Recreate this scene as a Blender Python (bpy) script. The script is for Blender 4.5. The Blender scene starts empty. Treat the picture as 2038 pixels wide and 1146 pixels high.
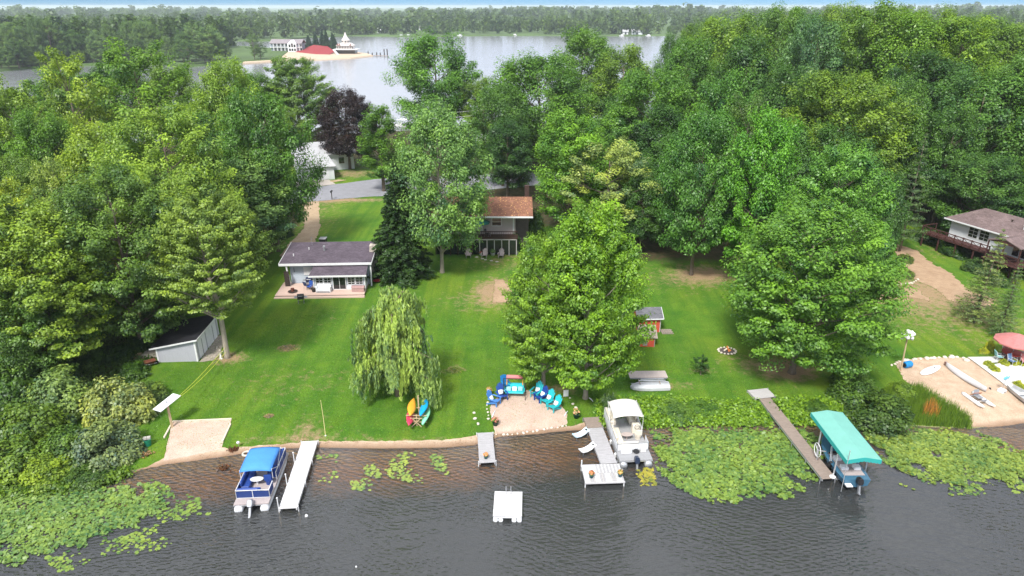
import bpy, bmesh, math, random
import numpy as np
from mathutils import Vector, Matrix
from mathutils.geometry import delaunay_2d_cdt
R = math.radians
scene = bpy.context.scene
col = scene.collection
random.seed(7)
RNG = np.random.default_rng(11)

# ---------------------------------------------------------------- camera
EYE = 32.0
FOC = 1358.0 / 2038.0            # focal length in picture widths
PITCH = math.atan((573 - 12) / 1358.0)
cd = bpy.data.cameras.new('camera'); cam = bpy.data.objects.new('camera', cd); col.objects.link(cam)
cam.location = (0, 0, EYE); cam.rotation_euler = (math.pi / 2 - PITCH, 0, 0)
cd.sensor_fit = 'HORIZONTAL'; cd.sensor_width = 36.0; cd.lens = 36.0 * FOC
cd.clip_start = 0.5; cd.clip_end = 30000
scene.camera = cam

# ---------------------------------------------------------------- world, sun, exposure
SUN = Vector((-0.32, -0.80, 1.10)).normalized()
w = bpy.data.worlds.new('World'); scene.world = w; w.use_nodes = True
nt = w.node_tree; nt.nodes.clear()
sky = nt.nodes.new('ShaderNodeTexSky'); sky.sky_type = 'NISHITA'; sky.sun_disc = False
sky.sun_elevation = math.asin(SUN.z); sky.sun_rotation = math.atan2(SUN.x, SUN.y)
sky.air_density = 1.0; sky.dust_density = 0.0; sky.ozone_density = 3.0; sky.altitude = 600
# thin broken cloud over the blue, the same all round the dome
tc = nt.nodes.new('ShaderNodeTexCoord')
nz = nt.nodes.new('ShaderNodeTexNoise'); nz.inputs['Scale'].default_value = 2.2; nz.inputs['Detail'].default_value = 6
mp = nt.nodes.new('ShaderNodeMapping'); mp.inputs['Scale'].default_value = (1, 1, 3.0)
rp = nt.nodes.new('ShaderNodeMapRange'); rp.inputs[1].default_value = 0.40; rp.inputs[2].default_value = 0.66
rp.inputs[3].default_value = 0.55; rp.inputs[4].default_value = 1.0
mx = nt.nodes.new('ShaderNodeMix'); mx.data_type = 'RGBA'
mx.inputs[7].default_value = (11.5, 11.9, 12.6, 1)
bg = nt.nodes.new('ShaderNodeBackground'); bg.inputs['Strength'].default_value = 0.066
wo = nt.nodes.new('ShaderNodeOutputWorld')
L = nt.links.new
L(tc.outputs['Generated'], mp.inputs[0]); L(mp.outputs[0], nz.inputs['Vector']); L(nz.outputs[0], rp.inputs[0])
sz = nt.nodes.new('ShaderNodeSeparateXYZ'); el = nt.nodes.new('ShaderNodeMapRange'); el.interpolation_type = 'SMOOTHSTEP'; el.inputs[1].default_value = 0.010; el.inputs[2].default_value = 0.06   # the cloud deck ends above a clear strip at the horizon
ml = nt.nodes.new('ShaderNodeMath'); ml.operation = 'MULTIPLY'
L(tc.outputs['Generated'], sz.inputs[0]); L(sz.outputs[2], el.inputs[0]); L(el.outputs[0], ml.inputs[0]); L(rp.outputs[0], ml.inputs[1])
L(ml.outputs[0], mx.inputs[0]); tn = nt.nodes.new('ShaderNodeVectorMath'); tn.operation = 'MULTIPLY'; tn.inputs[1].default_value = (.20, .44, .90)
L(sky.outputs[0], tn.inputs[0]); L(tn.outputs[0], mx.inputs[6]); L(mx.outputs[2], bg.inputs[0]); L(bg.outputs[0], wo.inputs[0])
sd = bpy.data.lights.new('sun', 'SUN'); sd.energy = 2.6; sd.angle = R(12.0); sd.color = (1.0, 0.97, 0.91)
so = bpy.data.objects.new('sun', sd); col.objects.link(so); so.rotation_euler = SUN.to_track_quat('Z', 'Y').to_euler()
so.location = (0, 0, 80)
vs = scene.view_settings; vs.view_transform = 'Standard'; vs.look = 'None'; vs.exposure = 1.08; vs.gamma = 1.0
scene.display_settings.display_device = 'sRGB'
cy = scene.cycles
cy.max_bounces = 5; cy.diffuse_bounces = 3; cy.glossy_bounces = 2; cy.transmission_bounces = 4; cy.transparent_max_bounces = 10; cy.volume_bounces = 1
cy.use_denoising = True; cy.use_adaptive_sampling = True; cy.adaptive_threshold = 0.02
cy.caustics_reflective = False; cy.caustics_refractive = False; cy.sample_clamp_indirect = 6

# ---------------------------------------------------------------- survey: measured bearings turned into places on the ground
cp, sp = math.cos(PITCH), math.sin(PITCH)
def _ray(px, py):
    v = (py - 573) / 1358.0
    return ((px - 1019) / 1358.0, cp - v * sp, -sp - v * cp)
def P(px, py, z=0.0):
    d = _ray(px, py); t = (z - EYE) / d[2]
    return Vector((d[0] * t, d[1] * t, z))
def atY(px, py, y):
    d = _ray(px, py); t = y / d[1]
    return Vector((d[0] * t, y, EYE + d[2] * t))
def pix(x, y, z):
    z -= EYE; f = y * cp - z * sp
    return (1019 + 1358 * x / f, 573 + 1358 * (-y * sp - z * cp) / f)
SH = [P(a, b, 0) for a, b in [(-900, 1010), (-300, 985), (0, 968), (150, 950), (262, 938), (330, 922), (440, 906), (500, 897), (560, 889), (640, 886), (760, 889), (880, 886),
      (945, 882), (990, 866), (1060, 860), (1150, 852), (1230, 850), (1300, 842), (1400, 838), (1500, 842), (1600, 838), (1700, 842), (1800, 846), (1880, 850),
      (1935, 852), (1975, 846), (2038, 838), (2300, 815), (3000, 790)]]
SHX = np.array([p.x for p in SH]); SHY = np.array([p.y for p in SH])
o_ = np.argsort(SHX); SHX = SHX[o_]; SHY = SHY[o_]
BKX = np.array([-600, -160, -70, -30, 10, 60, 130, 220, 600.]); BKY = np.array([150, 165, 178, 192, 205, 225, 300, 420, 500.])
def sm(t): t = np.clip(t, 0, 1); return t * t * (3 - 2 * t)
def hgt(x, y):
    x = np.asarray(x, float); y = np.asarray(y, float)
    s = y - np.interp(x, SHX, SHY)
    land = 0.06 * np.clip(s, 0, 1) + 0.36 * (1 - np.exp(-np.clip(s, 0, None) / 2.2)) + 0.7 * sm(s / 45)
    land = land + 5.5 * sm((x - 42) / 55) * sm((y - 80) / 55) + 0.04 * np.sin(x * .9 + np.sin(y * .7)) * np.cos(y * .8) * sm(s / 6)
    bed = np.maximum(np.where(s > -3.5, .085 * s, -.2975 + .22 * (s + 3.5)), -1.7)
    z = np.where(s > 0, land, bed)
    b = np.interp(x, BKX, BKY) - y
    return np.where(b < 12, np.minimum(z, 0.12 * b), z)
def G(px, py, dz=0.0):
    z = 0.6
    for _ in range(6):
        p = P(px, py, z); z = float(hgt(p.x, p.y))
    return Vector((p.x, p.y, z + dz))
def gz(x, y): return float(hgt(x, y))

# ---------------------------------------------------------------- materials
_M = {}
def nodes(name):
    m = bpy.data.materials.new(name); m.use_nodes = True
    t = m.node_tree; t.nodes.clear()
    return m, t, t.nodes.new, t.links.new
def mat(name, c, rough=0.7, var=0.18, scale=3.0, metal=0.0, spec=0.35, bump=0.0, bscale=20.0, grain=None, emit=None):
    """plain coloured surface with uneven tone (and, where asked, a directional grain)"""
    if name in _M: return _M[name]
    m, t, N, K = nodes(name)
    o = N('ShaderNodeOutputMaterial'); b = N('ShaderNodeBsdfPrincipled')
    b.inputs['Roughness'].default_value = rough; b.inputs['Metallic'].default_value = metal; b.inputs['Specular IOR Level'].default_value = spec
    tc = N('ShaderNodeTexCoord'); mp = N('ShaderNodeMapping'); nz = N('ShaderNodeTexNoise')
    if grain: mp.inputs['Scale'].default_value = grain
    nz.inputs['Scale'].default_value = scale; nz.inputs['Detail'].default_value = 5; nz.inputs['Roughness'].default_value = 0.65
    r = N('ShaderNodeMapRange'); r.inputs[1].default_value = .25; r.inputs[2].default_value = .75; r.inputs[3].default_value = 1 - var; r.inputs[4].default_value = 1 + var
    v = N('ShaderNodeVectorMath'); v.operation = 'SCALE'; v.inputs[0].default_value = c[:3]
    K(tc.outputs['Object'], mp.inputs[0]); K(mp.outputs[0], nz.inputs['Vector']); K(nz.outputs[0], r.inputs[0]); K(r.outputs[0], v.inputs['Scale'])
    K(v.outputs[0], b.inputs['Base Color']); K(b.outputs[0], o.inputs[0])
    if bump:
        n2 = N('ShaderNodeTexNoise'); n2.inputs['Scale'].default_value = bscale; n2.inputs['Detail'].default_value = 4
        bp = N('ShaderNodeBump'); bp.inputs['Strength'].default_value = bump; bp.inputs['Distance'].default_value = 0.05
        K(mp.outputs[0], n2.inputs['Vector']); K(n2.outputs[0], bp.inputs['Height']); K(bp.outputs[0], b.inputs['Normal'])
    if emit: b.inputs['Emission Color'].default_value = (*emit[:3], 1); b.inputs['Emission Strength'].default_value = emit[3]
    _M[name] = m; return m

def leaf_mat(name, trans=0.34, yel=(2.7, 2.35, 0.9), dark=(0.60, 0.80, 0.90)):
    """leaves: each tree's own colour (object colour), leaf to leaf variation from the 'tone' attribute"""
    m, t, N, K = nodes(name)
    o = N('ShaderNodeOutputMaterial'); oi = N('ShaderNodeObjectInfo'); at = N('ShaderNodeAttribute'); at.attribute_name = 'tone'
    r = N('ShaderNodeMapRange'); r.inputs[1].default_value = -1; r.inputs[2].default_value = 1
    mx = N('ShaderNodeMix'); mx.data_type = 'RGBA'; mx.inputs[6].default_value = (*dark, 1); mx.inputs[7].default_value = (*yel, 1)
    ml = N('ShaderNodeVectorMath'); ml.operation = 'MULTIPLY'
    d = N('ShaderNodeBsdfDiffuse'); tr = N('ShaderNodeBsdfTranslucent'); g = N('ShaderNodeBsdfGlossy'); g.inputs['Roughness'].default_value = 0.45
    m1 = N('ShaderNodeMixShader'); m1.inputs[0].default_value = trans; m2 = N('ShaderNodeMixShader'); m2.inputs[0].default_value = 0.035
    K(at.outputs['Fac'], r.inputs[0]); K(r.outputs[0], mx.inputs[0]); K(oi.outputs['Color'], ml.inputs[0]); K(mx.outputs[2], ml.inputs[1])
    K(ml.outputs[0], d.inputs[0]); K(ml.outputs[0], tr.inputs[0]); K(d.outputs[0], m1.inputs[1]); K(tr.outputs[0], m1.inputs[2])
    K(m1.outputs[0], m2.inputs[1]); K(g.outputs[0], m2.inputs[2]); K(m2.outputs[0], o.inputs[0])
    return m
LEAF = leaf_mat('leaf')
BARK = mat('bark', (0.16, 0.125, 0.095), .9, .4, 2.5, bump=.6, bscale=9, grain=(6, 6, .8))
BARKP = mat('pale_bark', (0.34, 0.29, 0.23), .9, .35, 2.5, bump=.6, bscale=9, grain=(6, 6, .8))
WHITE = mat('white_paint', (.68, .68, .68), .45, .1, 1.5)
WHITEV = mat('white_vinyl', (.72, .73, .75), .5, .08, 2.0)
ALU = mat('aluminium', (.55, .56, .58), .35, .1, 3, metal=.6)
GREYM = mat('grey_metal', (.35, .36, .38), .4, .15, 3, metal=.5)
BLACK = mat('black_plastic', (.016, .016, .018), .45, .25, 4)
GLASS = mat('dark_glass', (.012, .015, .018), .06, .3, 1, spec=.8)
WOOD = mat('weathered_wood', (.30, .25, .21), .85, .35, 2.2, grain=(1, 9, 9), bump=.3)
WOODG = mat('grey_board', (.42, .40, .39), .85, .2, 2.5, grain=(1, 7, 7), bump=.2)
TAN = mat('tan_lumber', (.48, .36, .22), .8, .25, 2.5, grain=(8, 8, 1))

# ---------------------------------------------------------------- mesh helpers
class MB:
    def __init__(s): s.v = []; s.f = []
    def add(s, vs, fs):
        o = len(s.v); s.v += [tuple(p) for p in vs]; s.f += [tuple(i + o for i in f) for f in fs]; return s
    def box(s, x0, x1, y0, y1, z0, z1, M=None):
        vs = [Vector(p) for p in [(x0, y0, z0), (x1, y0, z0), (x1, y1, z0), (x0, y1, z0), (x0, y0, z1), (x1, y0, z1), (x1, y1, z1), (x0, y1, z1)]]
        if M: vs = [M @ p for p in vs]
        return s.add(vs, [(3, 2, 1, 0), (4, 5, 6, 7), (0, 1, 5, 4), (1, 2, 6, 5), (2, 3, 7, 6), (3, 0, 4, 7)])
    def bar(s, a, b, w, h=None):
        """square bar from a to b"""
        a, b = Vector(a), Vector(b); h = h or w; d = (b - a); l = d.length; q = d.to_track_quat('X', 'Z').to_matrix().to_4x4()
        return s.box(0, l, -w / 2, w / 2, -h / 2, h / 2, Matrix.Translation(a) @ q)
    def tube(s, pts, r, n=8, cap=True):
        pts = [Vector(p) for p in pts]; k = len(pts); rs = r if isinstance(r, (list, tuple)) else [r] * k
        vs = []; fs = []
        for i, p in enumerate(pts):
            d = (pts[min(i + 1, k - 1)] - pts[max(i - 1, 0)])
            if d.length < 1e-9: d = Vector((0, 0, 1))
            d.normalize(); u = d.cross(Vector((0, 0, 1)) if abs(d.z) < .95 else Vector((1, 0, 0))).normalized(); w_ = d.cross(u)
            for j in range(n):
                a = 2 * math.pi * j / n; vs.append(p + (u * math.cos(a) + w_ * math.sin(a)) * rs[i])
        for i in range(k - 1):
            for j in range(n):
                fs.append((i * n + j, i * n + (j + 1) % n, (i + 1) * n + (j + 1) % n, (i + 1) * n + j))
        if cap: fs += [tuple(reversed(range(n))), tuple(range((k - 1) * n, k * n))]
        return s.add(vs, fs)
    def lathe(s, prof, n=16, c=(0, 0, 0), sx=1, sy=1):
        vs = []; fs = []; k = len(prof)
        for r, z in prof:
            for j in range(n):
                a = 2 * math.pi * j / n; vs.append((c[0] + r * sx * math.cos(a), c[1] + r * sy * math.sin(a), c[2] + z))
        for i in range(k - 1):
            for j in range(n): fs.append((i * n + j, i * n + (j + 1) % n, (i + 1) * n + (j + 1) % n, (i + 1) * n + j))
        fs += [tuple(reversed(range(n))), tuple(range((k - 1) * n, k * n))]
        return s.add(vs, fs)
    def prism(s, poly, z0, z1):
        n = len(poly); vs = [(p[0], p[1], z0) for p in poly] + [(p[0], p[1], z1) for p in poly]
        return s.add(vs, [tuple(reversed(range(n))), tuple(range(n, 2 * n))] + [(i, (i + 1) % n, n + (i + 1) % n, n + i) for i in range(n)])
    def slab(s, quad, t):
        """thick sheet through four corner points, thickness t downwards"""
        a = [Vector(p) for p in quad]; nn = (a[1] - a[0]).cross(a[3] - a[0]).normalized()
        if nn.z < 0: nn = -nn; a = a[::-1]
        b = [p - nn * t for p in a]
        return s.add(b + a, [(3, 2, 1, 0), (4, 5, 6, 7), (0, 1, 5, 4), (1, 2, 6, 5), (2, 3, 7, 6), (3, 0, 4, 7)])
    def loft(s, rings, close=True, cap=True):
        n = len(rings[0]); vs = [p for r_ in rings for p in r_]; fs = []
        for i in range(len(rings) - 1):
            for j in range(n if close else n - 1): fs.append((i * n + j, i * n + (j + 1) % n, (i + 1) * n + (j + 1) % n, (i + 1) * n + j))
        if cap and close: fs += [tuple(reversed(range(n))), tuple(range((len(rings) - 1) * n, len(rings) * n))]
        return s.add(vs, fs)
    def mesh(s, name, m=None, smooth=False):
        me = bpy.data.meshes.new(name); me.from_pydata(s.v, [], s.f); me.update()
        if m: me.materials.append(m)
        if smooth: me.polygons.foreach_set('use_smooth', [True] * len(me.polygons))
        return me
    def build(s, name, m, parent=None, smooth=False, bevel=0, kind=None):
        ob = bpy.data.objects.new(name, s.mesh(name, m, smooth)); col.objects.link(ob); ob.parent = parent
        if bevel: bv = ob.modifiers.new('edge', 'BEVEL'); bv.width = bevel; bv.segments = 1; bv.limit_method = 'ANGLE'
        if kind: ob['kind'] = kind
        return ob
def np_mesh(name, V, F, m, tone=None, smooth=False):
    """mesh from numpy arrays; F is (n,k)"""
    me = bpy.data.meshes.new(name); n, k = F.shape
    me.vertices.add(len(V)); me.vertices.foreach_set('co', np.ascontiguousarray(V, np.float32).ravel())
    me.loops.add(n * k); me.loops.foreach_set('vertex_index', np.ascontiguousarray(F, np.int32).ravel())
    me.polygons.add(n); me.polygons.foreach_set('loop_start', np.arange(0, n * k, k, dtype=np.int32))
    me.polygons.foreach_set('loop_total', np.full(n, k, np.int32))
    me.update(calc_edges=True)
    if tone is not None:
        a = me.attributes.new('tone', 'FLOAT', 'FACE'); a.data.foreach_set('value', np.ascontiguousarray(tone, np.float32))
    if m: me.materials.append(m)
    if smooth: me.polygons.foreach_set('use_smooth', [True] * n)
    return me
def link(name, me, parent=None, loc=(0, 0, 0), rz=0, sc=(1, 1, 1)):
    o = bpy.data.objects.new(name, me); col.objects.link(o); o.parent = parent
    o.location = loc; o.rotation_euler = (0, 0, rz); o.scale = sc if not isinstance(sc, (int, float)) else (sc,) * 3
    return o
def tag(o, label, cat, group=None, kind=None):
    o['label'] = label
    if cat: o['category'] = cat
    if group: o['group'] = group
    if kind: o['kind'] = kind
    return o
def thing(name, label, cat, loc=(0, 0, 0), rz=0, group=None, sc=1):
    o = bpy.data.objects.new(name, None); col.objects.link(o); o.empty_display_size = .3
    o.location = loc; o.rotation_euler = (0, 0, rz); o.scale = (sc,) * 3
    return tag(o, label, cat, group)
def struct(o): o['kind'] = 'structure'; return o
def dup(root, loc, rz, label, group=None, sc=None):
    r = root.copy(); col.objects.link(r); r.location = loc; r.rotation_euler = (0, 0, rz)
    if sc: r.scale = (sc,) * 3
    r['label'] = label
    if group: r['group'] = group
    for ch in list(root.children):
        c = ch.copy(); col.objects.link(c); c.parent = r
        for g_ in ch.children:
            d = g_.copy(); col.objects.link(d); d.parent = c
    return r
# ================================================================ THE SETTING
# ---- ground: one sheet, finer towards the shore; attributes say where the turf is dry or gives way to woodland floor
def blob(X, Y_, px, py, rx, ry, s=1.0):
    c = G(px, py); return s * np.exp(-(((X - c.x) / rx) ** 2 + ((Y_ - c.y) / ry) ** 2))
xs = np.concatenate([np.arange(-330, -52, 6), np.arange(-52, 66, .4), np.arange(66, 330, 6)])
ys = np.concatenate([np.arange(-60, 33, 6), np.arange(33, 62, .3), np.arange(62, 140, .8), np.arange(140, 520, 6)])
X, Yg = np.meshgrid(xs, ys); Z = hgt(X, Yg)
nx, ny = len(xs), len(ys)
V = np.stack([X.ravel(), Yg.ravel(), Z.ravel()], 1)
ii, jj = np.meshgrid(np.arange(nx - 1), np.arange(ny - 1)); q = (jj * nx + ii).ravel()
F = np.stack([q, q + 1, q + nx + 1, q + nx], 1)
dry = sum(blob(X, Yg, *a) for a in [(990, 575, 2.5, 3.2, 1.3), (960, 600, 6, 4, .45), (1010, 520, 7, 4, .5), (905, 735, 1.1, .8, .8), (573, 693, 1.2, .8, .9), (457, 712, 1.6, 1.2, 1.3), (520, 765, 5, 4, .3), (650, 640, 3, 5, .25), (690, 760, 5, 3, .25),
    (1570, 740, 2.4, 1.7, 1.2), (1400, 545, 4, 3, 1.1), (1530, 720, 6, 2.6, .55), (1340, 770, 3, 1.2, .5), (1115, 775, 2.0, 1.3, .8), (1395, 738, 1.1, .6, .7),
    (1800, 575, 6, 5, .8), (1760, 620, 6, 3, .4), (1880, 590, 7, 5, .55), (1960, 640, 6, 3, .45), (1860, 500, 4, 4, .4), (1990, 690, 4, 2, .3), (1830, 660, 8, 3, .3), (1870, 420, 8, 6, .8),
    (700, 345, 5, 4, .9), (612, 440, 6, 16, .5), (620, 395, 6, 3, .7), (670, 398, 14, 1.2, .9), (800, 880, 8, .7, .5), (560, 870, 6, .8, .4), (615, 850, 1.5, 2, .6), (1320, 560, 10, 5, .35)])
sA = Yg - np.interp(X, SHX, SHY)
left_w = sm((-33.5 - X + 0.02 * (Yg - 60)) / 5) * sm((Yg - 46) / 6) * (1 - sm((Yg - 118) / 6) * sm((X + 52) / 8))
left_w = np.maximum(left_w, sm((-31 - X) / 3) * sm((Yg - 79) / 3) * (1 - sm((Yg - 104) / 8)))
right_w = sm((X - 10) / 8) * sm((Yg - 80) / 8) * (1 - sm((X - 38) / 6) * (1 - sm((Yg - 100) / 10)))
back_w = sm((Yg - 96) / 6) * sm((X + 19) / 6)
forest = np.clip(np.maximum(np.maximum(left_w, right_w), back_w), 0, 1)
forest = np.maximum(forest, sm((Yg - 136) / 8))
me = np_mesh('ground', V, F, None, smooth=True)
for nm, A in (('dry', dry), ('forest', forest)):
    a = me.attributes.new(nm, 'FLOAT', 'POINT'); a.data.foreach_set('value', np.ascontiguousarray(A, np.float32).ravel())
def ground_mat():
    m, t, N, K = nodes('turf')
    o = N('ShaderNodeOutputMaterial'); b = N('ShaderNodeBsdfPrincipled'); b.inputs['Roughness'].default_value = .95; b.inputs['Specular IOR Level'].default_value = .1
    tc = N('ShaderNodeTexCoord')
    def noise(sc, det=4, rough=.6, map_=None):
        n = N('ShaderNodeTexNoise'); n.inputs['Scale'].default_value = sc; n.inputs['Detail'].default_value = det; n.inputs['Roughness'].default_value = rough
        if map_:
            mp = N('ShaderNodeMapping'); mp.inputs['Scale'].default_value = map_[0]; mp.inputs['Rotation'].default_value = (0, 0, map_[1]); K(tc.outputs['Object'], mp.inputs[0]); K(mp.outputs[0], n.inputs['Vector'])
        else: K(tc.outputs['Object'], n.inputs['Vector'])
        return n.outputs[0]
    def rng(v, a, b_, c=0., d=1.):
        r = N('ShaderNodeMapRange'); r.inputs[1].default_value = a; r.inputs[2].default_value = b_; r.inputs[3].default_value = c; r.inputs[4].default_value = d; K(v, r.inputs[0]); return r.outputs[0]
    def mixc(f, c0, c1):
        x = N('ShaderNodeMix'); x.data_type = 'RGBA'; K(f, x.inputs[0])
        for i, c in ((6, c0), (7, c1)):
            if isinstance(c, tuple): x.inputs[i].default_value = (*c, 1)
            else: K(c, x.inputs[i])
        return x.outputs[2]
    def math_(op, a, b_):
        x = N('ShaderNodeMath'); x.operation = op
        for i, c in enumerate((a, b_)):
            if isinstance(c, (int, float)): x.inputs[i].default_value = c
            else: K(c, x.inputs[i])
        return x.outputs[0]
    fine = noise(9, 6, .8); mid = noise(.55, 5, .65); big = noise(.09, 3); strip = noise(1.0, 2, .5, ((.9, .05, 1), R(6))); weed = noise(2.2, 3, .7)
    g = mixc(rng(mid, .3, .7), (.052, .142, .014), (.120, .225, .022))
    g = mixc(rng(big, .42, .66, 0, .75), g, (.155, .225, .020))
    g = mixc(rng(strip, .42, .58, 0, .5), g, (.042, .130, .014))
    g = mixc(rng(weed, .58, .70, 0, .45), g, (.036, .115, .024)); g = mixc(rng(weed, .40, .30, 0, .4), g, (.19, .22, .035))
    fn = rng(fine, .28, .72, .45, 1.5)
    v = N('ShaderNodeVectorMath'); v.operation = 'SCALE'; K(g, v.inputs[0]); K(fn, v.inputs['Scale']); g = v.outputs[0]
    ad = N('ShaderNodeAttribute'); ad.attribute_name = 'dry'; af = N('ShaderNodeAttribute'); af.attribute_name = 'forest'
    dn = noise(1.5, 5, .75)
    dd = rng(math_('ADD', ad.outputs['Fac'], math_('MULTIPLY', math_('SUBTRACT', dn, .5), 2.6)), .35, 1.05)
    tanc = mixc(rng(fine, .3, .7), (.22, .15, .08), (.42, .30, .18))
    g = mixc(dd, g, tanc)
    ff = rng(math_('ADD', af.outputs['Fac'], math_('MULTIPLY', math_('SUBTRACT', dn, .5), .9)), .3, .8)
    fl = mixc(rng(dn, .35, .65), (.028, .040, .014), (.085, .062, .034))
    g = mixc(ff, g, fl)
    # under water: sand by the bank, then amber weed and dark muck with depth
    sx = N('ShaderNodeSeparateXYZ'); K(tc.outputs['Object'], sx.inputs[0]); z = sx.outputs[2]
    zz = math_('ADD', z, math_('MULTIPLY', math_('SUBTRACT', mid, .5), .55))
    bed = mixc(rng(zz, -.04, -.26), (.56, .44, .30), (.50, .25, .055))
    bed = mixc(rng(zz, -.24, -.75), bed, (.025, .028, .022))
    g = mixc(rng(z, .03, -.03), g, bed)
    K(g, b.inputs['Base Color'])
    bp = N('ShaderNodeBump'); bp.inputs['Strength'].default_value = .7; bp.inputs['Distance'].default_value = .12; K(fine, bp.inputs['Height']); K(bp.outputs[0], b.inputs['Normal'])
    K(b.outputs[0], o.inputs[0]); return m
me.materials.append(ground_mat())
struct(link('ground', me))

# ---- sheets laid over the ground
def inside(poly, X, Y_):
    r = np.zeros(X.shape, bool); n = len(poly)
    for i in range(n):
        x0, y0 = poly[i]; x1, y1 = poly[(i + 1) % n]
        c = ((y0 > Y_) != (y1 > Y_)) & (X < (x1 - x0) * (Y_ - y0) / ((y1 - y0) or 1e-9) + x0); r ^= c
    return r
EDGES = []
def sheet(name, pts, m, lift=.02, jit=.06, step=.3, grid=.6, tufts=True, px=True):
    w_ = [G(*p) for p in pts] if px else [Vector((p[0], p[1], 0)) for p in pts]
    rnd = random.Random(len(name) * 7 + len(pts)); B = []
    for i in range(len(w_)):
        a, b = w_[i], w_[(i + 1) % len(w_)]; n = max(1, int((b - a).length / step))
        for k in range(n):
            p = a.lerp(b, k / n); B.append(Vector((p.x + rnd.uniform(-jit, jit), p.y + rnd.uniform(-jit, jit))))
    poly = [(p.x, p.y) for p in B]; A = np.array(poly); x0, y0 = A.min(0); x1, y1 = A.max(0)
    gx, gy = np.meshgrid(np.arange(x0, x1, grid), np.arange(y0, y1, grid)); ok = inside(poly, gx, gy)
    pts_ = B + [Vector((float(a), float(b))) for a, b in zip(gx[ok], gy[ok])]
    n = len(B)
    vs_, es_, fs_, *_ = delaunay_2d_cdt(pts_, [(i, (i + 1) % n) for i in range(n)], [], 1, 1e-4)
    zs = hgt(np.array([v.x for v in vs_]), np.array([v.y for v in vs_])) + lift
    mb = MB(); mb.add([(v.x, v.y, float(z)) for v, z in zip(vs_, zs)], [tuple(f) if Vector(( (vs_[f[1]]-vs_[f[0]]).x*(vs_[f[2]]-vs_[f[0]]).y-(vs_[f[1]]-vs_[f[0]]).y*(vs_[f[2]]-vs_[f[0]]).x,0)).x > 0 else tuple(reversed(f)) for f in fs_])
    o = struct(mb.build(name, m, smooth=True))
    if tufts: EDGES.append(B)
    return o
def sand_mat(name, c0, c1, wet=True):
    m, t, N, K = nodes(name)
    o = N('ShaderNodeOutputMaterial'); b = N('ShaderNodeBsdfPrincipled'); b.inputs['Roughness'].default_value = .9; b.inputs['Specular IOR Level'].default_value = .2
    tc = N('ShaderNodeTexCoord'); n1 = N('ShaderNodeTexNoise'); n1.inputs['Scale'].default_value = .9; n1.inputs['Detail'].default_value = 8; n1.inputs['Roughness'].default_value = .7
    n2 = N('ShaderNodeTexNoise'); n2.inputs['Scale'].default_value = 14; n2.inputs['Detail'].default_value = 4
    for n in (n1, n2): K(tc.outputs['Object'], n.inputs['Vector'])
    r1 = N('ShaderNodeMapRange'); r1.inputs[1].default_value = .32; r1.inputs[2].default_value = .68; K(n1.outputs[0], r1.inputs[0])
    mx = N('ShaderNodeMix'); mx.data_type = 'RGBA'; mx.inputs[6].default_value = (*c0, 1); mx.inputs[7].default_value = (*c1, 1); K(r1.outputs[0], mx.inputs[0])
    r2 = N('ShaderNodeMapRange'); r2.inputs[1].default_value = .3; r2.inputs[2].default_value = .7; r2.inputs[3].default_value = .78; r2.inputs[4].default_value = 1.18; K(n2.outputs[0], r2.inputs[0])
    v = N('ShaderNodeVectorMath'); v.operation = 'SCALE'; K(mx.outputs[2], v.inputs[0]); K(r2.outputs[0], v.inputs['Scale'])
    src = v.outputs[0]
    if wet:
        sx = N('ShaderNodeSeparateXYZ'); K(tc.outputs['Object'], sx.inputs[0]); r3 = N('ShaderNodeMapRange'); r3.inputs[1].default_value = .12; r3.inputs[2].default_value = -.02; K(sx.outputs[2], r3.inputs[0])
        m3 = N('ShaderNodeMix'); m3.data_type = 'RGBA'; m3.inputs[7].default_value = (c0[0] * .5, c0[1] * .42, c0[2] * .36, 1); K(r3.outputs[0], m3.inputs[0]); K(src, m3.inputs[6]); src = m3.outputs[2]
    bp = N('ShaderNodeBump'); bp.inputs['Strength'].default_value = .5; bp.inputs['Distance'].default_value = .05; K(n2.outputs[0], bp.inputs['Height']); K(bp.outputs[0], b.inputs['Normal'])
    K(src, b.inputs['Base Color']); K(b.outputs[0], o.inputs[0]); return m
SAND = sand_mat('sand', (.40, .28, .19), (.54, .41, .30)); SANDP = sand_mat('pink_sand', (.46, .33, .26), (.56, .43, .35))
GRAVEL = sand_mat('gravel_track', (.34, .24, .15), (.46, .35, .23), False); DIRT = sand_mat('dirt_path', (.30, .195, .12), (.44, .31, .20), False)
sheet('beach', [(262, 940), (330, 925), (440, 910), (500, 903), (560, 897), (640, 896), (760, 899), (880, 895), (950, 889), (990, 873), (1060, 868), (1150, 860), (1175, 856), (1168, 838), (1140, 848),
    (1090, 851), (985, 862), (940, 868), (880, 876), (760, 878), (640, 878), (560, 884), (500, 888), (455, 893), (440, 890), (325, 912), (290, 930)], SAND)
sheet('sand_pad', [(326, 918), (344, 840), (461, 835), (440, 895)], SANDP, .03, .03)
sheet('sand_circle', [(985, 864), (975, 815), (980, 798), (1000, 785), (1050, 777), (1085, 785), (1110, 797), (1130, 825), (1128, 846), (1090, 856)], SANDP, .035, .05)
sheet('beach', [(1780, 720), (1830, 712), (1900, 711), (1950, 712), (2040, 785), (2120, 860), (1975, 850), (1935, 850), (1905, 828), (1875, 800), (1800, 758)], SAND)
sheet('gravel_drive', [(556, 510), (575, 485), (605, 455), (602, 402), (635, 401), (637, 455), (622, 492), (600, 520)], GRAVEL, .03, .15, .6)
sheet('gravel_strip', [(396, 721), (434, 668), (447, 668), (440, 705), (425, 718)], mat('rubble', (.30, .26, .21), .95, .5, 6, bump=.9, bscale=6), .03, .06)
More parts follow.
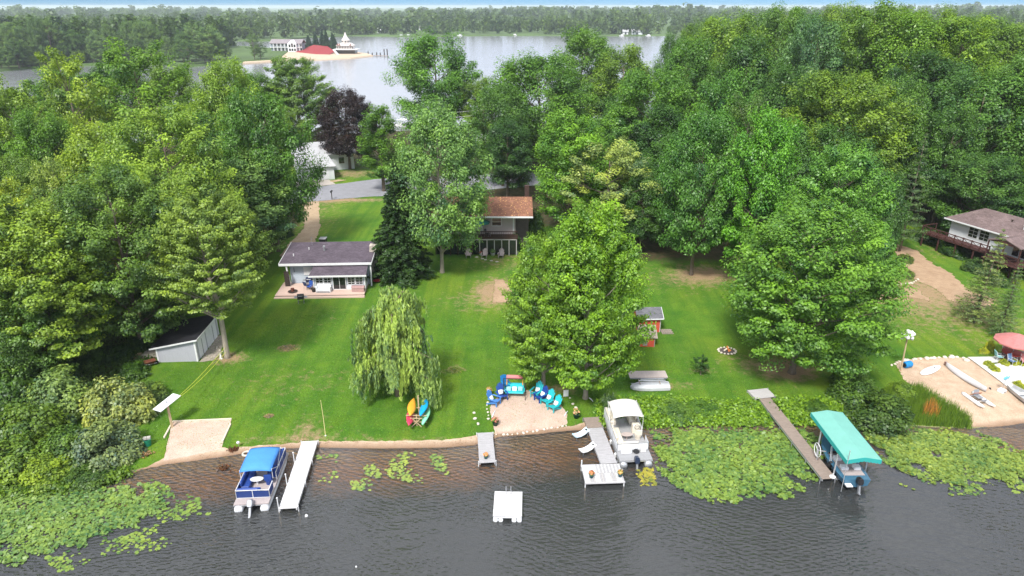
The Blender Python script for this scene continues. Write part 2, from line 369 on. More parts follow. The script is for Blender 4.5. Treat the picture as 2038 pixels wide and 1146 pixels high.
sheet('dirt_path', [(1785, 485), (1822, 498), (1850, 520), (1893, 545), (1930, 578), (1985, 598), (1955, 618), (1925, 603), (1890, 600), (1860, 572), (1822, 560), (1800, 530), (1782, 505)], DIRT, .03, .32, .5)
sheet('dirt_patch', [(985, 555), (1012, 560), (1030, 600), (980, 602)], DIRT, .03, .12, .4)
sheet('dirt_patch', [(1735, 572), (1775, 577), (1800, 570), (1832, 578), (1850, 597), (1812, 592), (1795, 608), (1770, 594), (1745, 602)], DIRT, .03, .35, .5)
ASPH = mat('asphalt', (.24, .24, .26), .95, .14, .8, bump=.3, bscale=30)
sheet('road', [(470, 428), (604, 402), (745, 391), (900, 384), (1100, 366), (1250, 352), (1250, 335), (1100, 342), (900, 350), (745, 357), (604, 376), (470, 395)], ASPH, .04, .06, .8, 1.5)
sheet('concrete_apron', [(588, 376), (668, 367), (655, 358), (590, 362)], mat('concrete', (.44, .39, .34), .9, .12, .8), .08, .0, 1, tufts=False)
sheet('concrete_walk', [(1925, 712), (1985, 711), (1997, 722), (1962, 724), (2040, 782), (2040, 800)], mat('pale_concrete', (.55, .54, .51), .9, .1, .8), .10, .0, 1, tufts=False)

# ---- water
def water_mat(name, tint, rough, sc, strength, far=False):
    m, t, N, K = nodes(name)
    o = N('ShaderNodeOutputMaterial'); tc = N('ShaderNodeTexCoord')
    hs = []
    if far: lay = ((.12, (.3, 2.6, 1), 0, 4, 1.0), (.02, (.3, 2.0, 1), 0, 2, 1.0))
    else: lay = ((.60, (1, 2.2, 1), R(-24), 2, .9), (2.4, (1, 2.2, 1), R(14), 2, .14))
    for (s_, sx_, rot, det, amp) in lay:
        mp = N('ShaderNodeMapping'); mp.inputs['Scale'].default_value = sx_; mp.inputs['Rotation'].default_value = (0, 0, rot); K(tc.outputs['Object'], mp.inputs[0])
        n = N('ShaderNodeTexNoise'); n.inputs['Scale'].default_value = s_; n.inputs['Detail'].default_value = det; n.inputs['Roughness'].default_value = .5; K(mp.outputs[0], n.inputs['Vector'])
        k = N('ShaderNodeMath'); k.operation = 'MULTIPLY'; k.inputs[1].default_value = amp; K(n.outputs[0], k.inputs[0]); hs.append(k.outputs[0])
    if not far:      # trains of wind ripples, stronger in some patches than in others
        pn = N('ShaderNodeTexNoise'); pn.inputs['Scale'].default_value = .09; pn.inputs['Detail'].default_value = 2; K(tc.outputs['Object'], pn.inputs['Vector'])
        pr = N('ShaderNodeMapRange'); pr.inputs[1].default_value = .36; pr.inputs[2].default_value = .62; pr.inputs[3].default_value = .12; pr.inputs[4].default_value = 1.0; K(pn.outputs[0], pr.inputs[0])
        for rot, sc_, amp in ((R(64), .80, .30), (R(104), .98, .24), (R(84), 1.7, .12)):
            mp = N('ShaderNodeMapping'); mp.inputs['Rotation'].default_value = (0, 0, -rot); K(tc.outputs['Object'], mp.inputs[0])
            wv = N('ShaderNodeTexWave'); wv.inputs['Scale'].default_value = sc_; wv.inputs['Distortion'].default_value = 7.5; wv.inputs['Detail'].default_value = 2; wv.inputs['Detail Scale'].default_value = .8; K(mp.outputs[0], wv.inputs['Vector'])
            k = N('ShaderNodeMath'); k.operation = 'MULTIPLY'; k.inputs[1].default_value = amp; K(wv.outputs['Fac'], k.inputs[0]); k2 = N('ShaderNodeMath'); k2.operation = 'MULTIPLY'; K(k.outputs[0], k2.inputs[0]); K(pr.outputs[0], k2.inputs[1]); hs.append(k2.outputs[0])
    acc = hs[0]
    for h in hs[1:]:
        a = N('ShaderNodeMath'); K(acc, a.inputs[0]); K(h, a.inputs[1]); acc = a.outputs[0]
    bp = N('ShaderNodeBump'); bp.inputs['Strength'].default_value = 1.0; bp.inputs['Distance'].default_value = strength; K(acc, bp.inputs['Height'])
    fr = N('ShaderNodeFresnel'); fr.inputs['IOR'].default_value = 1.72; K(bp.outputs[0], fr.inputs['Normal'])
    tr = N('ShaderNodeBsdfTransparent'); tr.inputs[0].default_value = (*tint, 1)
    gl = N('ShaderNodeBsdfGlossy'); gl.inputs['Roughness'].default_value = rough; K(bp.outputs[0], gl.inputs['Normal'])
    df = N('ShaderNodeBsdfDiffuse'); df.inputs[0].default_value = (.155, .165, .17, 1) if not far else (.52, .54, .57, 1)   # silt, and pale sky reflection painted into the colour, palest far out
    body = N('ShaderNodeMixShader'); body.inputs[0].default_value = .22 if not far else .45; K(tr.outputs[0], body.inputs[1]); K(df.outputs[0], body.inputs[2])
    mx = N('ShaderNodeMixShader'); K(fr.outputs[0], mx.inputs[0]); K(body.outputs[0], mx.inputs[1]); K(gl.outputs[0], mx.inputs[2]); K(mx.outputs[0], o.inputs[0])
    return m
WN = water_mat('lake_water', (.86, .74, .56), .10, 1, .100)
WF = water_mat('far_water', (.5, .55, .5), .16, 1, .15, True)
struct(MB().add([(-700, -300, 0), (700, -300, 0), (700, 95, 0), (-700, 95, 0)], [(0, 1, 2, 3)]).build('lake_water', WN))
struct(MB().add([(-9000, 140, 0), (9000, 140, 0), (9000, 16000, 0), (-9000, 16000, 0)], [(0, 1, 2, 3)]).build('far_lake_water', WF))
struct(MB().add([(-9000, -2000, -1.8), (9000, -2000, -1.8), (9000, 16000, -1.8), (-9000, 16000, -1.8)], [(0, 1, 2, 3)]).build('lake_bed', mat('muck', (.03, .032, .024), .9, .3, .05)))

# ---- far land: the wooded shores across the water
FARG = mat('far_turf', (.07, .12, .03), .95, .35, .02)
def land(name, pts, top, m, slope=4.0):
    c = Vector((sum(p[0] for p in pts) / len(pts), sum(p[1] for p in pts) / len(pts)))
    lo = [(p[0], p[1], -1.0) for p in pts]; hi = []
    for p in pts:
        d = Vector(p) - c; l = d.length; d = d * ((l - slope) / l) + c; hi.append((d.x, d.y, top))
    n = len(pts); return struct(MB().add(lo + hi, [tuple(range(n, 2 * n))] + [(i, (i + 1) % n, n + (i + 1) % n, n + i) for i in range(n)]).build(name, m))
def W2(px, py): p = P(px, py, 0); return (p.x, p.y)
FARSHORE = [(-9000, 640), (-700, 700)] + [W2(a, b) for a, b in [(540, 82), (620, 75), (700, 72), (790, 73), (900, 72), (1060, 71), (1250, 72), (1340, 71)]] + [(420, 760), (900, 700), (9000, 640)]
land('far_shore', FARSHORE + [(9000, 15000), (-9000, 15000)], 1.2, FARG, 3)
PENIN = [(-900, 330), (-420, 338)] + [W2(a, b) for a, b in [(0, 143), (60, 137), (130, 132), (300, 128), (380, 134), (470, 126), (540, 122), (580, 120)]] + [(-150, 470), (-170, 560), (-260, 640), (-500, 690), (-900, 690)]
land('wooded_point', PENIN, 1.2, FARG, 2)
SPIT = [W2(a, b) for a, b in [(480, 128), (560, 123), (640, 120), (700, 117), (745, 112), (735, 108), (720, 106), (690, 100), (640, 95), (560, 96), (500, 100)]]
land('sand_spit', SPIT, .75, sand_mat('spit_sand', (.46, .35, .24), (.54, .43, .32), False), 1.5)

# ---- the air
hz = MB().box(-9600, 9600, -2100, 16500, -3.0, 41.0).build('haze', None); hz['kind'] = 'stuff'; hz['label'] = 'thin bluish summer haze over the lake'
m, t, N, K = nodes('haze'); o = N('ShaderNodeOutputMaterial'); v = N('ShaderNodeVolumePrincipled'); v.inputs['Density'].default_value = .00014
v.inputs['Color'].default_value = (.86, .93, 1.0, 1); v.inputs['Anisotropy'].default_value = .25; K(v.outputs[0], o.inputs['Volume']); hz.data.materials.append(m)
# ================================================================ TREES
def leaves(pos, nrm, size, rng, asp=.62):
    """diamond leaf sprays at pos facing nrm; returns V (4n,3), F (n,4)"""
    n = len(pos); nrm = nrm / (np.linalg.norm(nrm, axis=1, keepdims=True) + 1e-9)
    a = rng.normal(size=(n, 3)); u = a - (a * nrm).sum(1, keepdims=True) * nrm; u /= np.linalg.norm(u, axis=1, keepdims=True) + 1e-9
    w_ = np.cross(nrm, u); s = size[:, None]
    V = np.empty((n, 4, 3)); V[:, 0] = pos + u * s; V[:, 1] = pos + w_ * s * asp; V[:, 2] = pos - u * s; V[:, 3] = pos - w_ * s * asp
    V[:, 0] -= nrm * s * .25; V[:, 2] -= nrm * s * .25
    return V.reshape(-1, 3), np.arange(4 * n).reshape(n, 4)
def unit(v): return v / (np.linalg.norm(v, axis=1, keepdims=True) + 1e-9)
HT = 18.0
def broad(name, seed, R_=5.5, low=.22, tm=.38, nc=230, per=110, cr=.17, flat=.6, stretch=1.0, up=.7, size=.16, inner=.35, lobes=.28, topw=.9):
    """a deciduous tree HT tall: clumps of leaf sprays carried on limbs inside an uneven crown outline"""
    rng = np.random.default_rng(seed)
    ph = rng.uniform(0, 6.28, (4, 3)); am = rng.uniform(.4, 1, 4)
    t = rng.beta(1.35, 1.25, nc * 2); prof = lambda t: np.where(t < tm, .58 + .42 * np.sin(np.clip(t / tm, 0, 1) * math.pi / 2) ** .8, np.clip(1 - ((t - tm) / (1 - tm)) ** 2 * topw, 0, 1) ** .62)
    keep = rng.random(nc * 2) < prof(t) * .9 + .15; t = t[keep][:nc]; nc = len(t)
    ang = rng.uniform(0, 6.2832, nc)
    lob = 1 + lobes * sum(am[i] * np.cos((i + 1) * ang + ph[i, 0] + t * ph[i, 1]) for i in range(4)) / 2.2
    rho = inner + (1 - inner) * np.sqrt(rng.random(nc)); rr = R_ * prof(t) * lob * rho
    zc = HT * (low + (1 - low) * t * .97)
    C = np.stack([rr * np.cos(ang), rr * np.sin(ang), zc], 1)
    out = unit(C - np.array([0, 0, HT * (low + .12)])); clr = R_ * cr * rng.uniform(.65, 1.35, nc)
    ax = unit(out * np.array([1, 1, .5]) + np.array([0, 0, up - .5]) + rng.normal(0, .15, (nc, 3)))
    # leaf sprays in each clump
    m = per; d = unit(rng.normal(size=(nc, m, 3)).reshape(-1, 3)).reshape(nc, m, 3); rad = rng.random((nc, m, 1)) ** .45
    off = d * rad; off[:, :, 2] *= flat
    along = (off * ax[:, None, :]).sum(2, keepdims=True); off = off + along * ax[:, None, :] * stretch
    pos = C[:, None, :] + off * clr[:, None, None]
    nrm = d * .75 + np.array([0, 0, .75]) + out[:, None, :] * .35 + rng.normal(0, .45, (nc, m, 3))
    tone = np.clip(rng.normal(0, .34, nc)[:, None] + rng.normal(0, .28, (nc, m)) + .38 * along[..., 0], -1, 1)   # sunlit yellow painted into the tone towards the tip of each spray
    sz = size * rng.uniform(.6, 1.4, (nc, m)) * rng.uniform(.8, 1.3, nc)[:, None]
    V, F = leaves(pos.reshape(-1, 3), nrm.reshape(-1, 3), sz.ravel(), rng)
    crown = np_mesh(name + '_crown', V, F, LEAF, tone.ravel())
    mb = MB(); ln = rng.normal(0, .25, 2); top = Vector((ln[0], ln[1], HT * .80))
    tp = [Vector((0, 0, -.4)), Vector((0, 0, .35)), Vector((.05, 0, HT * low)), Vector((ln[0] * .5, ln[1] * .5, HT * .5)), top]
    mb.tube(tp, [.48, .30, .24, .16, .04], 8)
    for k in rng.permutation(nc)[:46]:
        c = Vector(C[k]); zb = max(HT * low * .75, c.z - (c.xy.length) * rng.uniform(.5, 1.0)); zb = min(zb, HT * .74); f = zb / (HT * .8)
        b = Vector((ln[0] * f, ln[1] * f, zb)); mid = b.lerp(c, .5) + Vector((0, 0, -.25)); r = .11 * (1 - .6 * f)
        mb.tube([b, mid, c], [r, r * .65, .02], 5, False)
    return mb.mesh(name + '_trunk', BARK, True), crown, R_
def conifer(name, seed, R_=3.0, low=.04, tiers=24, droop=.25, size=.15, dens=1.0, gap=0.0):
    rng = np.random.default_rng(seed); PP = []; NN = []; TT = []; mb = MB()
    mb.tube([(0, 0, -.4), (0, 0, HT * .5), (0, 0, HT * .99)], [.26, .14, .02], 7)
    for i in range(tiers):
        t = i / (tiers - 1); z = HT * (low + (1 - low) * t * .97); r = R_ * (1 - t) ** .85 + .22
        nb = int(6 + 6 * (1 - t)); a0 = rng.uniform(0, 6.28)
        for b in range(nb):
            if rng.random() < gap: continue
            a = a0 + b * 6.283 / nb + rng.normal(0, .15); l = r * rng.uniform(.7, 1.12); n = int(26 * dens * (.4 + l))
            s = rng.random(n) ** .7; wid = .30 * l * (1.05 - s) + .08
            q = np.stack([s * l, rng.normal(0, 1, n) * wid * .6, -droop * l * s ** 1.4 + .10 * l * s + rng.normal(0, .10, n)], 1)
            ca, sa = math.cos(a), math.sin(a)
            PP.append(np.stack([q[:, 0] * ca - q[:, 1] * sa, q[:, 0] * sa + q[:, 1] * ca, q[:, 2] + z], 1))
            NN.append(np.stack([np.full(n, ca * .4), np.full(n, sa * .4), np.ones(n)], 1) + rng.normal(0, .5, (n, 3)))
            TT.append(np.clip(rng.normal(0, .25) + rng.normal(0, .3, n) + (s - .6) * .5, -1, 1))
            mb.tube([(0, 0, z), (ca * l * .9, sa * l * .9, z - droop * l * .7)], [.04, .01], 4, False)
    P_ = np.concatenate(PP); V, F = leaves(P_, np.concatenate(NN), size * rng.uniform(.6, 1.3, len(P_)), rng, .38)
    return mb.mesh(name + '_trunk', BARK, True), np_mesh(name + '_crown', V, F, LEAF, np.concatenate(TT)), R_
def willow(name, seed, R_=3.6):
    rng = np.random.default_rng(seed); H_ = 10.0; PP = []; NN = []; TT = []; mb = MB()
    mb.tube([(0, 0, -.3), (0, 0, 1.5), (.2, 0, 5), (.1, 0, 8.8)], [.32, .24, .17, .04], 8)
    for i in range(46):                       # boughs, each with its own curtain of strands
        t = (i + .5) / 46; t = t ** .8; z0 = 2.3 + 7.4 * t; a = i * 2.399 + rng.normal(0, .3)
        rb = R_ * (1.0 - .62 * t ** 1.3) * rng.uniform(.55, 1.08); ca, sa = math.cos(a), math.sin(a); tip = Vector((ca * rb, sa * rb, z0))
        mb.tube([(0, 0, max(1.4, z0 - rb * .8)), (ca * rb * .55, sa * rb * .55, z0 + .35), tip], [.07, .045, .012], 5, False); bt = rng.normal(0, .3)
        for k in range(int(38 * (1.25 - .5 * t))):
            f = rng.uniform(.35, 1.12); x0, y0_ = ca * rb * f + rng.normal(0, .28), sa * rb * f + rng.normal(0, .28); zt = z0 + .35 * math.sin(min(f, 1) * 3.1) - .25 * max(0, f - .8)
            ln = min(rng.uniform(.5, 2.6) * (1.15 - .35 * t), zt - .3); n = int(24 * ln) + 2; s = rng.random(n); dr = rng.normal(0, .10, 2) + np.array([ca, sa]) * .12
            PP.append(np.stack([x0 + dr[0] * s + rng.normal(0, .045, n), y0_ + dr[1] * s + rng.normal(0, .045, n), zt - ln * s], 1))
            NN.append(np.stack([np.full(n, ca), np.full(n, sa), np.full(n, .6)], 1) + rng.normal(0, .5, (n, 3)))
            TT.append(np.clip(bt + rng.normal(0, .2) + rng.normal(0, .25, n) + .25 * (.5 - s), -1, 1))
    P_ = np.concatenate(PP); n = len(P_); nr = unit(np.concatenate(NN)); s = .17 * rng.uniform(.6, 1.4, n)
    dn = np.tile([0, 0, -1.], (n, 1)) + rng.normal(0, .22, (n, 3)); dn = unit(dn); sd_ = unit(np.cross(nr, dn))
    V = np.empty((n, 4, 3)); V[:, 0] = P_ + dn * s[:, None]; V[:, 1] = P_ + sd_ * s[:, None] * .26; V[:, 2] = P_ - dn * s[:, None]; V[:, 3] = P_ - sd_ * s[:, None] * .26
    return mb.mesh(name + '_trunk', BARK, True), np_mesh(name + '_crown', V.reshape(-1, 3), np.arange(4 * n).reshape(n, 4), LEAF, np.concatenate(TT)), R_
K_ = {
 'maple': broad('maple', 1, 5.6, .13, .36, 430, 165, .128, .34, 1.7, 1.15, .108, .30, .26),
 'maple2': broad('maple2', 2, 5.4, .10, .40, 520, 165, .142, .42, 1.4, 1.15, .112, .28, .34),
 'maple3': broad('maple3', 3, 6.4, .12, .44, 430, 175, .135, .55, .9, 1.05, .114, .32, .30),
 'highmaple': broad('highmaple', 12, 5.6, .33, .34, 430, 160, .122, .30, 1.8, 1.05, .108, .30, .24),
 'round': broad('round', 4, 6.2, .16, .46, 200, 260, .20, .80, .3, .8, .130, .40, .22),
 'round2': broad('round2', 5, 6.6, .15, .50, 150, 330, .23, .78, .3, .8, .132, .42, .32),
 'tall': broad('tall', 6, 4.6, .18, .48, 170, 250, .23, .75, .5, 1.0, .130, .30, .36),
 'tall2': broad('tall2', 7, 5.0, .14, .44, 230, 200, .19, .50, 1.2, 1.2, .125, .30, .38),
 'loose': broad('loose', 8, 5.2, .16, .52, 100, 190, .18, .50, 1.0, 1.0, .125, .25, .50),
 'loose2': broad('loose2', 9, 4.8, .20, .50, 90, 200, .20, .42, 1.0, 1.1, .125, .20, .55),
 'slim': broad('slim', 10, 3.4, .15, .40, 140, 170, .24, .70, .9, 1.3, .125, .20, .40),
 'spruce': conifer('spruce', 21, 4.2, .02, 30, .30, .20, 1.6),
 'fir': conifer('fir', 22, 3.4, .06, 22, .05, .15, .7, .12),
 'pine': conifer('pine', 23, 4.4, .14, 16, .02, .17, .8, .25),
 'bluespruce': conifer('bluespruce', 24, 4.0, .02, 18, .2, .62, 2.2),
 'willow': willow('willow', 31),
}
HTK = {k: HT for k in K_}; HTK['willow'] = 10.0
def tree(kind, x, y, h, wid, color, label, cat='tree', group=None, name='tree', rz=None, z=None, lean=(0, 0), bark=None):
    tk, ck, r_ = K_[kind]; s = h / HTK[kind]; sw = (wid / 2) / (r_ * 1.08)
    t = thing(name, label, cat, (x, y, gz(x, y) if z is None else z), random.uniform(0, 6.28) if rz is None else rz, group)
    t.scale = (sw, sw, s)
    if lean != (0, 0): t.rotation_mode = 'XYZ'; t.rotation_euler = (lean[0], lean[1], t.rotation_euler.z)
    a = link('trunk', tk, t); b = link('crown', ck, t); b.color = (color[0] * 1.06, color[1] * 1.15, color[2] * 1.15, 1)
    if bark: 
        a.material_slots[0].link = 'OBJECT'; a.material_slots[0].material = bark
    return t
C = dict(mid=(.062, .130, .022), yel=(.125, .190, .022), lime=(.105, .195, .022), dark=(.036, .085, .022), deep=(.026, .066, .020), pale=(.190, .235, .100), silver=(.115, .185, .085), blue=(.055, .125, .065),
         olive=(.090, .150, .030), purple=(.016, .0085, .014), spruce=(.024, .052, .022), rust=(.16, .15, .03), bluesp=(.035, .075, .07))
def ptree(kind, cx, top, basepx, wpx, color, label, group=None, **kw):
    """a tree measured by crown centre, crown top, foot and crown width"""
    b = G(1019 + (cx - 1019) * .9, basepx); y = b.y
    for _ in range(3):
        x = b.x; h = atY(cx, top, y).z - gz(x, y); m = pix(x, y, gz(x, y) + .6 * h)[1]; x = atY(cx, m, y).x; b = Vector((x, y, 0))
    wid = wpx / 1358 * (y * cp - (.6 * h - EYE) * sp)
    return tree(kind, x, y, h, wid, C[color] if isinstance(color, str) else color, label, group=group, **kw)
LG = 'trees of the woods on the left of the lawn'; RG = 'trees of the woods behind the lawn on the right'
# the lone trees of the lawn and the shore
ptree('highmaple', 418, 372, 712, 225, (.120, .175, .045), 'broad yellow-green maple with a bare pale trunk beside the grey shed', bark=BARKP, rz=.4)
ptree('maple2', 62, 388, 742, 270, (.130, .192, .036), 'tall yellowish maple at the far left with a vine-wrapped trunk')
ptree('maple3', 235, 325, 690, 270, (.070, .125, .034), 'dark green maple with whitish leaf edges just behind the grey storage shed')
ptree('willow', 785, 577, 786, 222, (.185, .255, .115), 'weeping willow with trailing pale green strands in the middle of the lawn', name='willow_tree', rz=1.0)
ptree('maple', 1085, 455, 770, 190, (.105, .185, .024), 'bright green maple on the shore lawn beside the ring of beach chairs', rz=2.0, bark=BARKP)
ptree('maple2', 1176, 388, 792, 212, 'lime', 'large bright yellow-green maple on the shore in front of the small red sheds', rz=4.0, bark=BARKP)
ptree('maple3', 1612, 392, 742, 340, (.078, .160, .030), 'very wide green maple on the shore between the wooden dock and the fire ring', rz=.8)
ptree('maple', 1668, 276, 640, 215, (.080, .175, .040), 'fresh green pointed maple rising directly behind the very wide shore maple')
ptree('round', 872, 203, 542, 200, (.090, .165, .065), 'silvery green tree with a forked pale trunk left of the two-storey house', bark=BARKP)
ptree('spruce', 790, 318, 548, 160, 'spruce', 'dark conifer standing against the right end of the small blue-grey cottage', name='spruce_tree')
ptree('slim', 757, 208, 380, 95, 'mid', 'slim green tree beside the road, right of the purple tree')
ptree('round', 688, 174, 336, 122, 'purple', 'dark purple-leaved tree beside the white garage', name='purple_tree')
ptree('round2', 868, 58, 282, 178, (.060, .140, .024), 'big round-headed green tree standing alone against the far lake', rz=2.2)
ptree('loose', 1212, 272, 492, 180, 'pale', 'pale silver-leaved tree right of the two-storey house')
ptree('tall2', 1138, 212, 470, 165, (.085, .175, .026), 'bright green tree close to the right end of the two-storey house')
ptree('round', 1396, 212, 547, 165, (.050, .125, .030), 'rich green tree with a straight bare trunk at the edge of the shady lawn')
ptree('tall', 1515, 203, 572, 135, (.070, .180, .024), 'bright green upright tree next to the straight-trunked tree at the shady lawn')
ptree('fir', 1968, 455, 640, 100, (.13, .17, .085), 'small pale leaning conifer in front of the white house on the right', name='fir_tree', lean=(0, .10))
ptree('fir', 2016, 515, 668, 70, (.085, .135, .07), 'small grey-green conifer behind the red patio umbrella', name='fir_tree')
ptree('pine', 1822, 262, 500, 95, (.055, .095, .050), 'tall thin grey-green pine left of the white house on the right', name='pine_tree')
# woods on the left
for a in [('maple3', 335, 195, 575, 270, (.130, .200, .042), 'large light green tree with an uneven top in the middle of the left woods'), ('round2', 528, 168, 500, 180, (.050, .115, .024), 'dense dark green tree overhanging the gravel drive beside the cottage'),
          ('tall2', 480, 300, 520, 200, (.095, .160, .070), 'mid green tree with pale leaf tips left of the gravel drive'),
          ('maple', 590, 106, 300, 165, (.085, .145, .045), 'wide tree with rusty tips behind the purple tree'), ('round', 462, 112, 405, 140, (.115, .185, .030), 'round yellow-topped tree against the water at the back of the left woods'),
          ('loose', 285, 72, 395, 215, (.080, .150, .028), 'tall open tree rising highest from the left woods against the far water'), ('loose2', 148, 92, 425, 150, (.135, .195, .032), 'sparse yellowish tree with water showing through at the back of the left woods'),
          ('loose', 35, 150, 470, 160, (.10, .16, .028), 'thin yellow-green tree at the left edge with water behind it'), ('tall', 200, 240, 520, 150, (.140, .200, .032), 'yellow-green tree in the middle of the left woods'),
          ('round', 95, 215, 500, 150, 'mid', 'round green tree at the upper left of the woods'), ('tall2', 20, 335, 640, 150, (.160, .208, .030), 'golden-topped tree at the left picture edge'),
          ('loose2', 130, 310, 600, 130, (.14, .19, .06), 'thin tree with a bare white stem in the left woods'), ('maple2', 330, 335, 640, 180, (.135, .205, .042), 'lime green maple behind the maple that shades the grey shed'),
          ('tall', 410, 300, 560, 150, (.115, .185, .045), 'narrow green tree between the light tree and the gravel drive'), ('round2', 40, 560, 770, 190, (.052, .105, .024), 'dark leafy tree low at the left edge above the shore thicket'),
          ('slim', 165, 480, 700, 120, (.05, .10, .022), 'slim dark tree between the two big maples at the left')]:
    ptree(*a, group=LG)
for (cx, top, by, wp) in [(-60, 250, 520, 230), (-40, 420, 660, 220), (250, 300, 560, 150), (60, 300, 540, 140), (400, 220, 470, 150), (-110, 180, 430, 260), (-160, 330, 600, 260)]:
    ptree(random.choice(['round', 'tall', 'maple3']), cx, top, by, wp, random.choice(['mid', 'dark', 'olive']), 'green tree merged in the dense mass of the left woods', group=LG)
# woods on the right
for a in [('round', 1158, 52, 275, 150, (.060, .125, .022), 'dark round treetop standing highest behind the two-storey house against the far lake'), ('round2', 1075, 98, 335, 220, (.060, .130, .024), 'very broad green tree behind the right half of the house'),
          ('maple3', 1290, 125, 420, 215, (.062, .135, .026), 'broad green tree right behind the pale silver-leaved tree'), ('tall', 1240, 82, 300, 130, (.09, .15, .03), 'yellow-tipped tree at the back of the woods beside the far lake'),
          ('round2', 1440, 18, 300, 190, (.085, .145, .024), 'tall yellow-green tree reaching the skyline'), ('round', 1375, 70, 330, 140, (.05, .115, .024), 'dark green tree left of the tall yellow-green tree at the skyline'),
          ('round2', 1618, 22, 330, 150, (.060, .125, .060), 'bluish green dense round tree near the skyline'), ('tall2', 1722, -4, 320, 170, (.070, .130, .024), 'tallest tree on the right, its top above the skyline'),
          ('round', 1545, 8, 290, 120, (.062, .125, .026), 'dark treetop between the yellow-green and the bluish trees at the skyline'), ('maple3', 1672, 130, 445, 270, (.092, .150, .026), 'huge olive green tree in front of the bluish round tree'),
          ('tall', 1805, 15, 330, 150, (.085, .16, .026), 'fresh green treetop right of the tallest tree'), ('maple', 1900, 20, 330, 190, (.105, .175, .026), 'yellow-green feathery tree at the upper right'),
          ('round2', 1945, 130, 420, 230, (.058, .125, .034), 'broad dark green tree above the white house on the right'), ('maple3', 2030, 95, 400, 190, (.07, .14, .03), 'green tree at the right edge under the skyline'),
          ('tall', 1445, 130, 440, 130, (.055, .13, .028), 'green tree between the straight-trunked tree and the skyline trees'), ('loose', 1480, 180, 470, 120, (.055, .10, .030), 'open tree with bare twigs in the middle of the right woods'),
          ('round', 1000, 165, 370, 120, (.045, .10, .024), 'dark tree right of the big round-headed tree'), ('round2', 1950, 300, 470, 180, (.045, .10, .032), 'low dark tree just behind the roof of the white house'),
          ('tall', 1890, 200, 450, 110, (.05, .11, .028), 'dark green tree beside the tall thin pine'), ('round', 1340, 260, 480, 140, (.040, .095, .024), 'shaded tree left behind the straight-trunked tree'),
          ('round', 1780, 150, 430, 120, (.06, .125, .03), 'green tree in the gap right of the huge olive tree'), ('round2', 1560, 230, 520, 130, (.045, .105, .024), 'shaded tree behind the bright green upright tree'), ('spruce', 1985, 215, 430, 70, (.045, .085, .05), 'dark pointed spruce showing among the trees above the white house')]:
    ptree(*a, group=RG)
for (cx, top, by, wp) in [(2120, 60, 400, 260), (2200, 200, 480, 260), (2100, 330, 500, 150), (1830, 90, 380, 150), (1310, 200, 450, 130), (1230, 190, 400, 140), (1480, 60, 360, 140), (1650, 240, 520, 150), (1900, 260, 420, 130), (1190, 290, 430, 120), (1010, 230, 400, 100), (1560, 120, 400, 130), (2060, 180, 430, 160), (1280, 330, 500, 110), (1750, 330, 560, 110)]:
    ptree(random.choice(['round', 'tall', 'round2']), cx, top, by, wp, random.choice(['mid', 'dark', 'deep', 'dark']), 'green tree merged in the dense mass of the right woods', group=RG)
for (cx, top, by, wp) in [(1385, 40, 245, 110), (1500, 14, 240, 130), (1590, 10, 240, 120), (1670, 4, 235, 130), (1770, 2, 240, 130), (1850, 12, 240, 130), (1950, 28, 235, 150), (2030, 40, 240, 150), (1340, 60, 260, 80), (1420, 30, 215, 100), (1560, 18, 215, 120), (1740, 16, 210, 140), (1890, 30, 205, 150), (2010, 48, 200, 150), (2110, 50, 220, 170)]:
    ptree(random.choice(['round', 'tall', 'round2', 'maple3']), cx, top, by, wp, random.choice([(.07, .13, .026), (.09, .15, .028), (.055, .115, .03)]), 'green treetop in the row at the very back of the right woods', group=RG)
# trees along the back shore, across the road
for (cx, top, by, wp) in [(240, 118, 300, 130), (130, 128, 310, 130), (340, 128, 300, 120), (420, 180, 330, 110), (505, 140, 310, 100), (20, 170, 330, 120), (560, 205, 330, 90), (60, 200, 330, 150), (960, 150, 290, 80)]:
    ptree(random.choice(['tall', 'round']), cx, top, by, wp, random.choice(['mid', 'dark', 'olive']), 'green tree on the back shore between the road and the far lake', group='trees along the back shore')
# the sapling on the lawn
ptree('loose2', 1397, 707, 745, 34, 'deep', 'small dark sapling with a bent top standing alone near the fire ring', name='sapling')

# ---- shrubs
def shrub_mesh(name, seed, nc=75, per=170, size=.10):
    rng = np.random.default_rng(seed); d = unit(rng.normal(size=(nc, 3))); d[:, 2] = np.abs(d[:, 2]) * 1.05 - .05
    Cc = d * (rng.uniform(.45, 1.0, nc)[:, None]) * np.array([2, 2, 2.2]); e = unit(rng.normal(size=(nc, per, 3)).reshape(-1, 3)).reshape(nc, per, 3)
    pos = Cc[:, None] + e * (rng.random((nc, per, 1)) ** .5) * rng.uniform(.35, .75, nc)[:, None, None]
    pos[..., 2] = np.maximum(pos[..., 2], .03)
    nr = e * .6 + d[:, None] * .5 + np.array([0, 0, .6]) + rng.normal(0, .4, e.shape); tone = np.clip(rng.normal(0, .4, nc)[:, None] + rng.normal(0, .3, (nc, per)), -1, 1)
    V, F = leaves(pos.reshape(-1, 3), nr.reshape(-1, 3), size * rng.uniform(.6, 1.4, nc * per), rng)
    mb = MB()
    for k in range(9): c = Cc[k]; mb.tube([(0, 0, -.2), (c[0] * .5, c[1] * .5, c[2] * .6), tuple(c)], [.05, .03, .01], 5, False)
    return mb.mesh(name + '_stem', BARK), np_mesh(name + '_foliage', V, F, LEAF, tone.ravel())
SHR = [shrub_mesh('shrub%d' % i, 50 + i) for i in range(3)]
def shrub(px, py, w_, h, color, label, group=None, k=None):
    p = G(px, py); st, fo = SHR[random.randrange(3) if k is None else k]
    t = thing('shrub', label, 'shrub', p, random.uniform(0, 6.28), group); t.scale = (w_ / 4.6, w_ / 4.6, h / 2.6)
    link('stem', st, t); link('foliage', fo, t).color = (*(C[color] if isinstance(color, str) else color), 1); return t
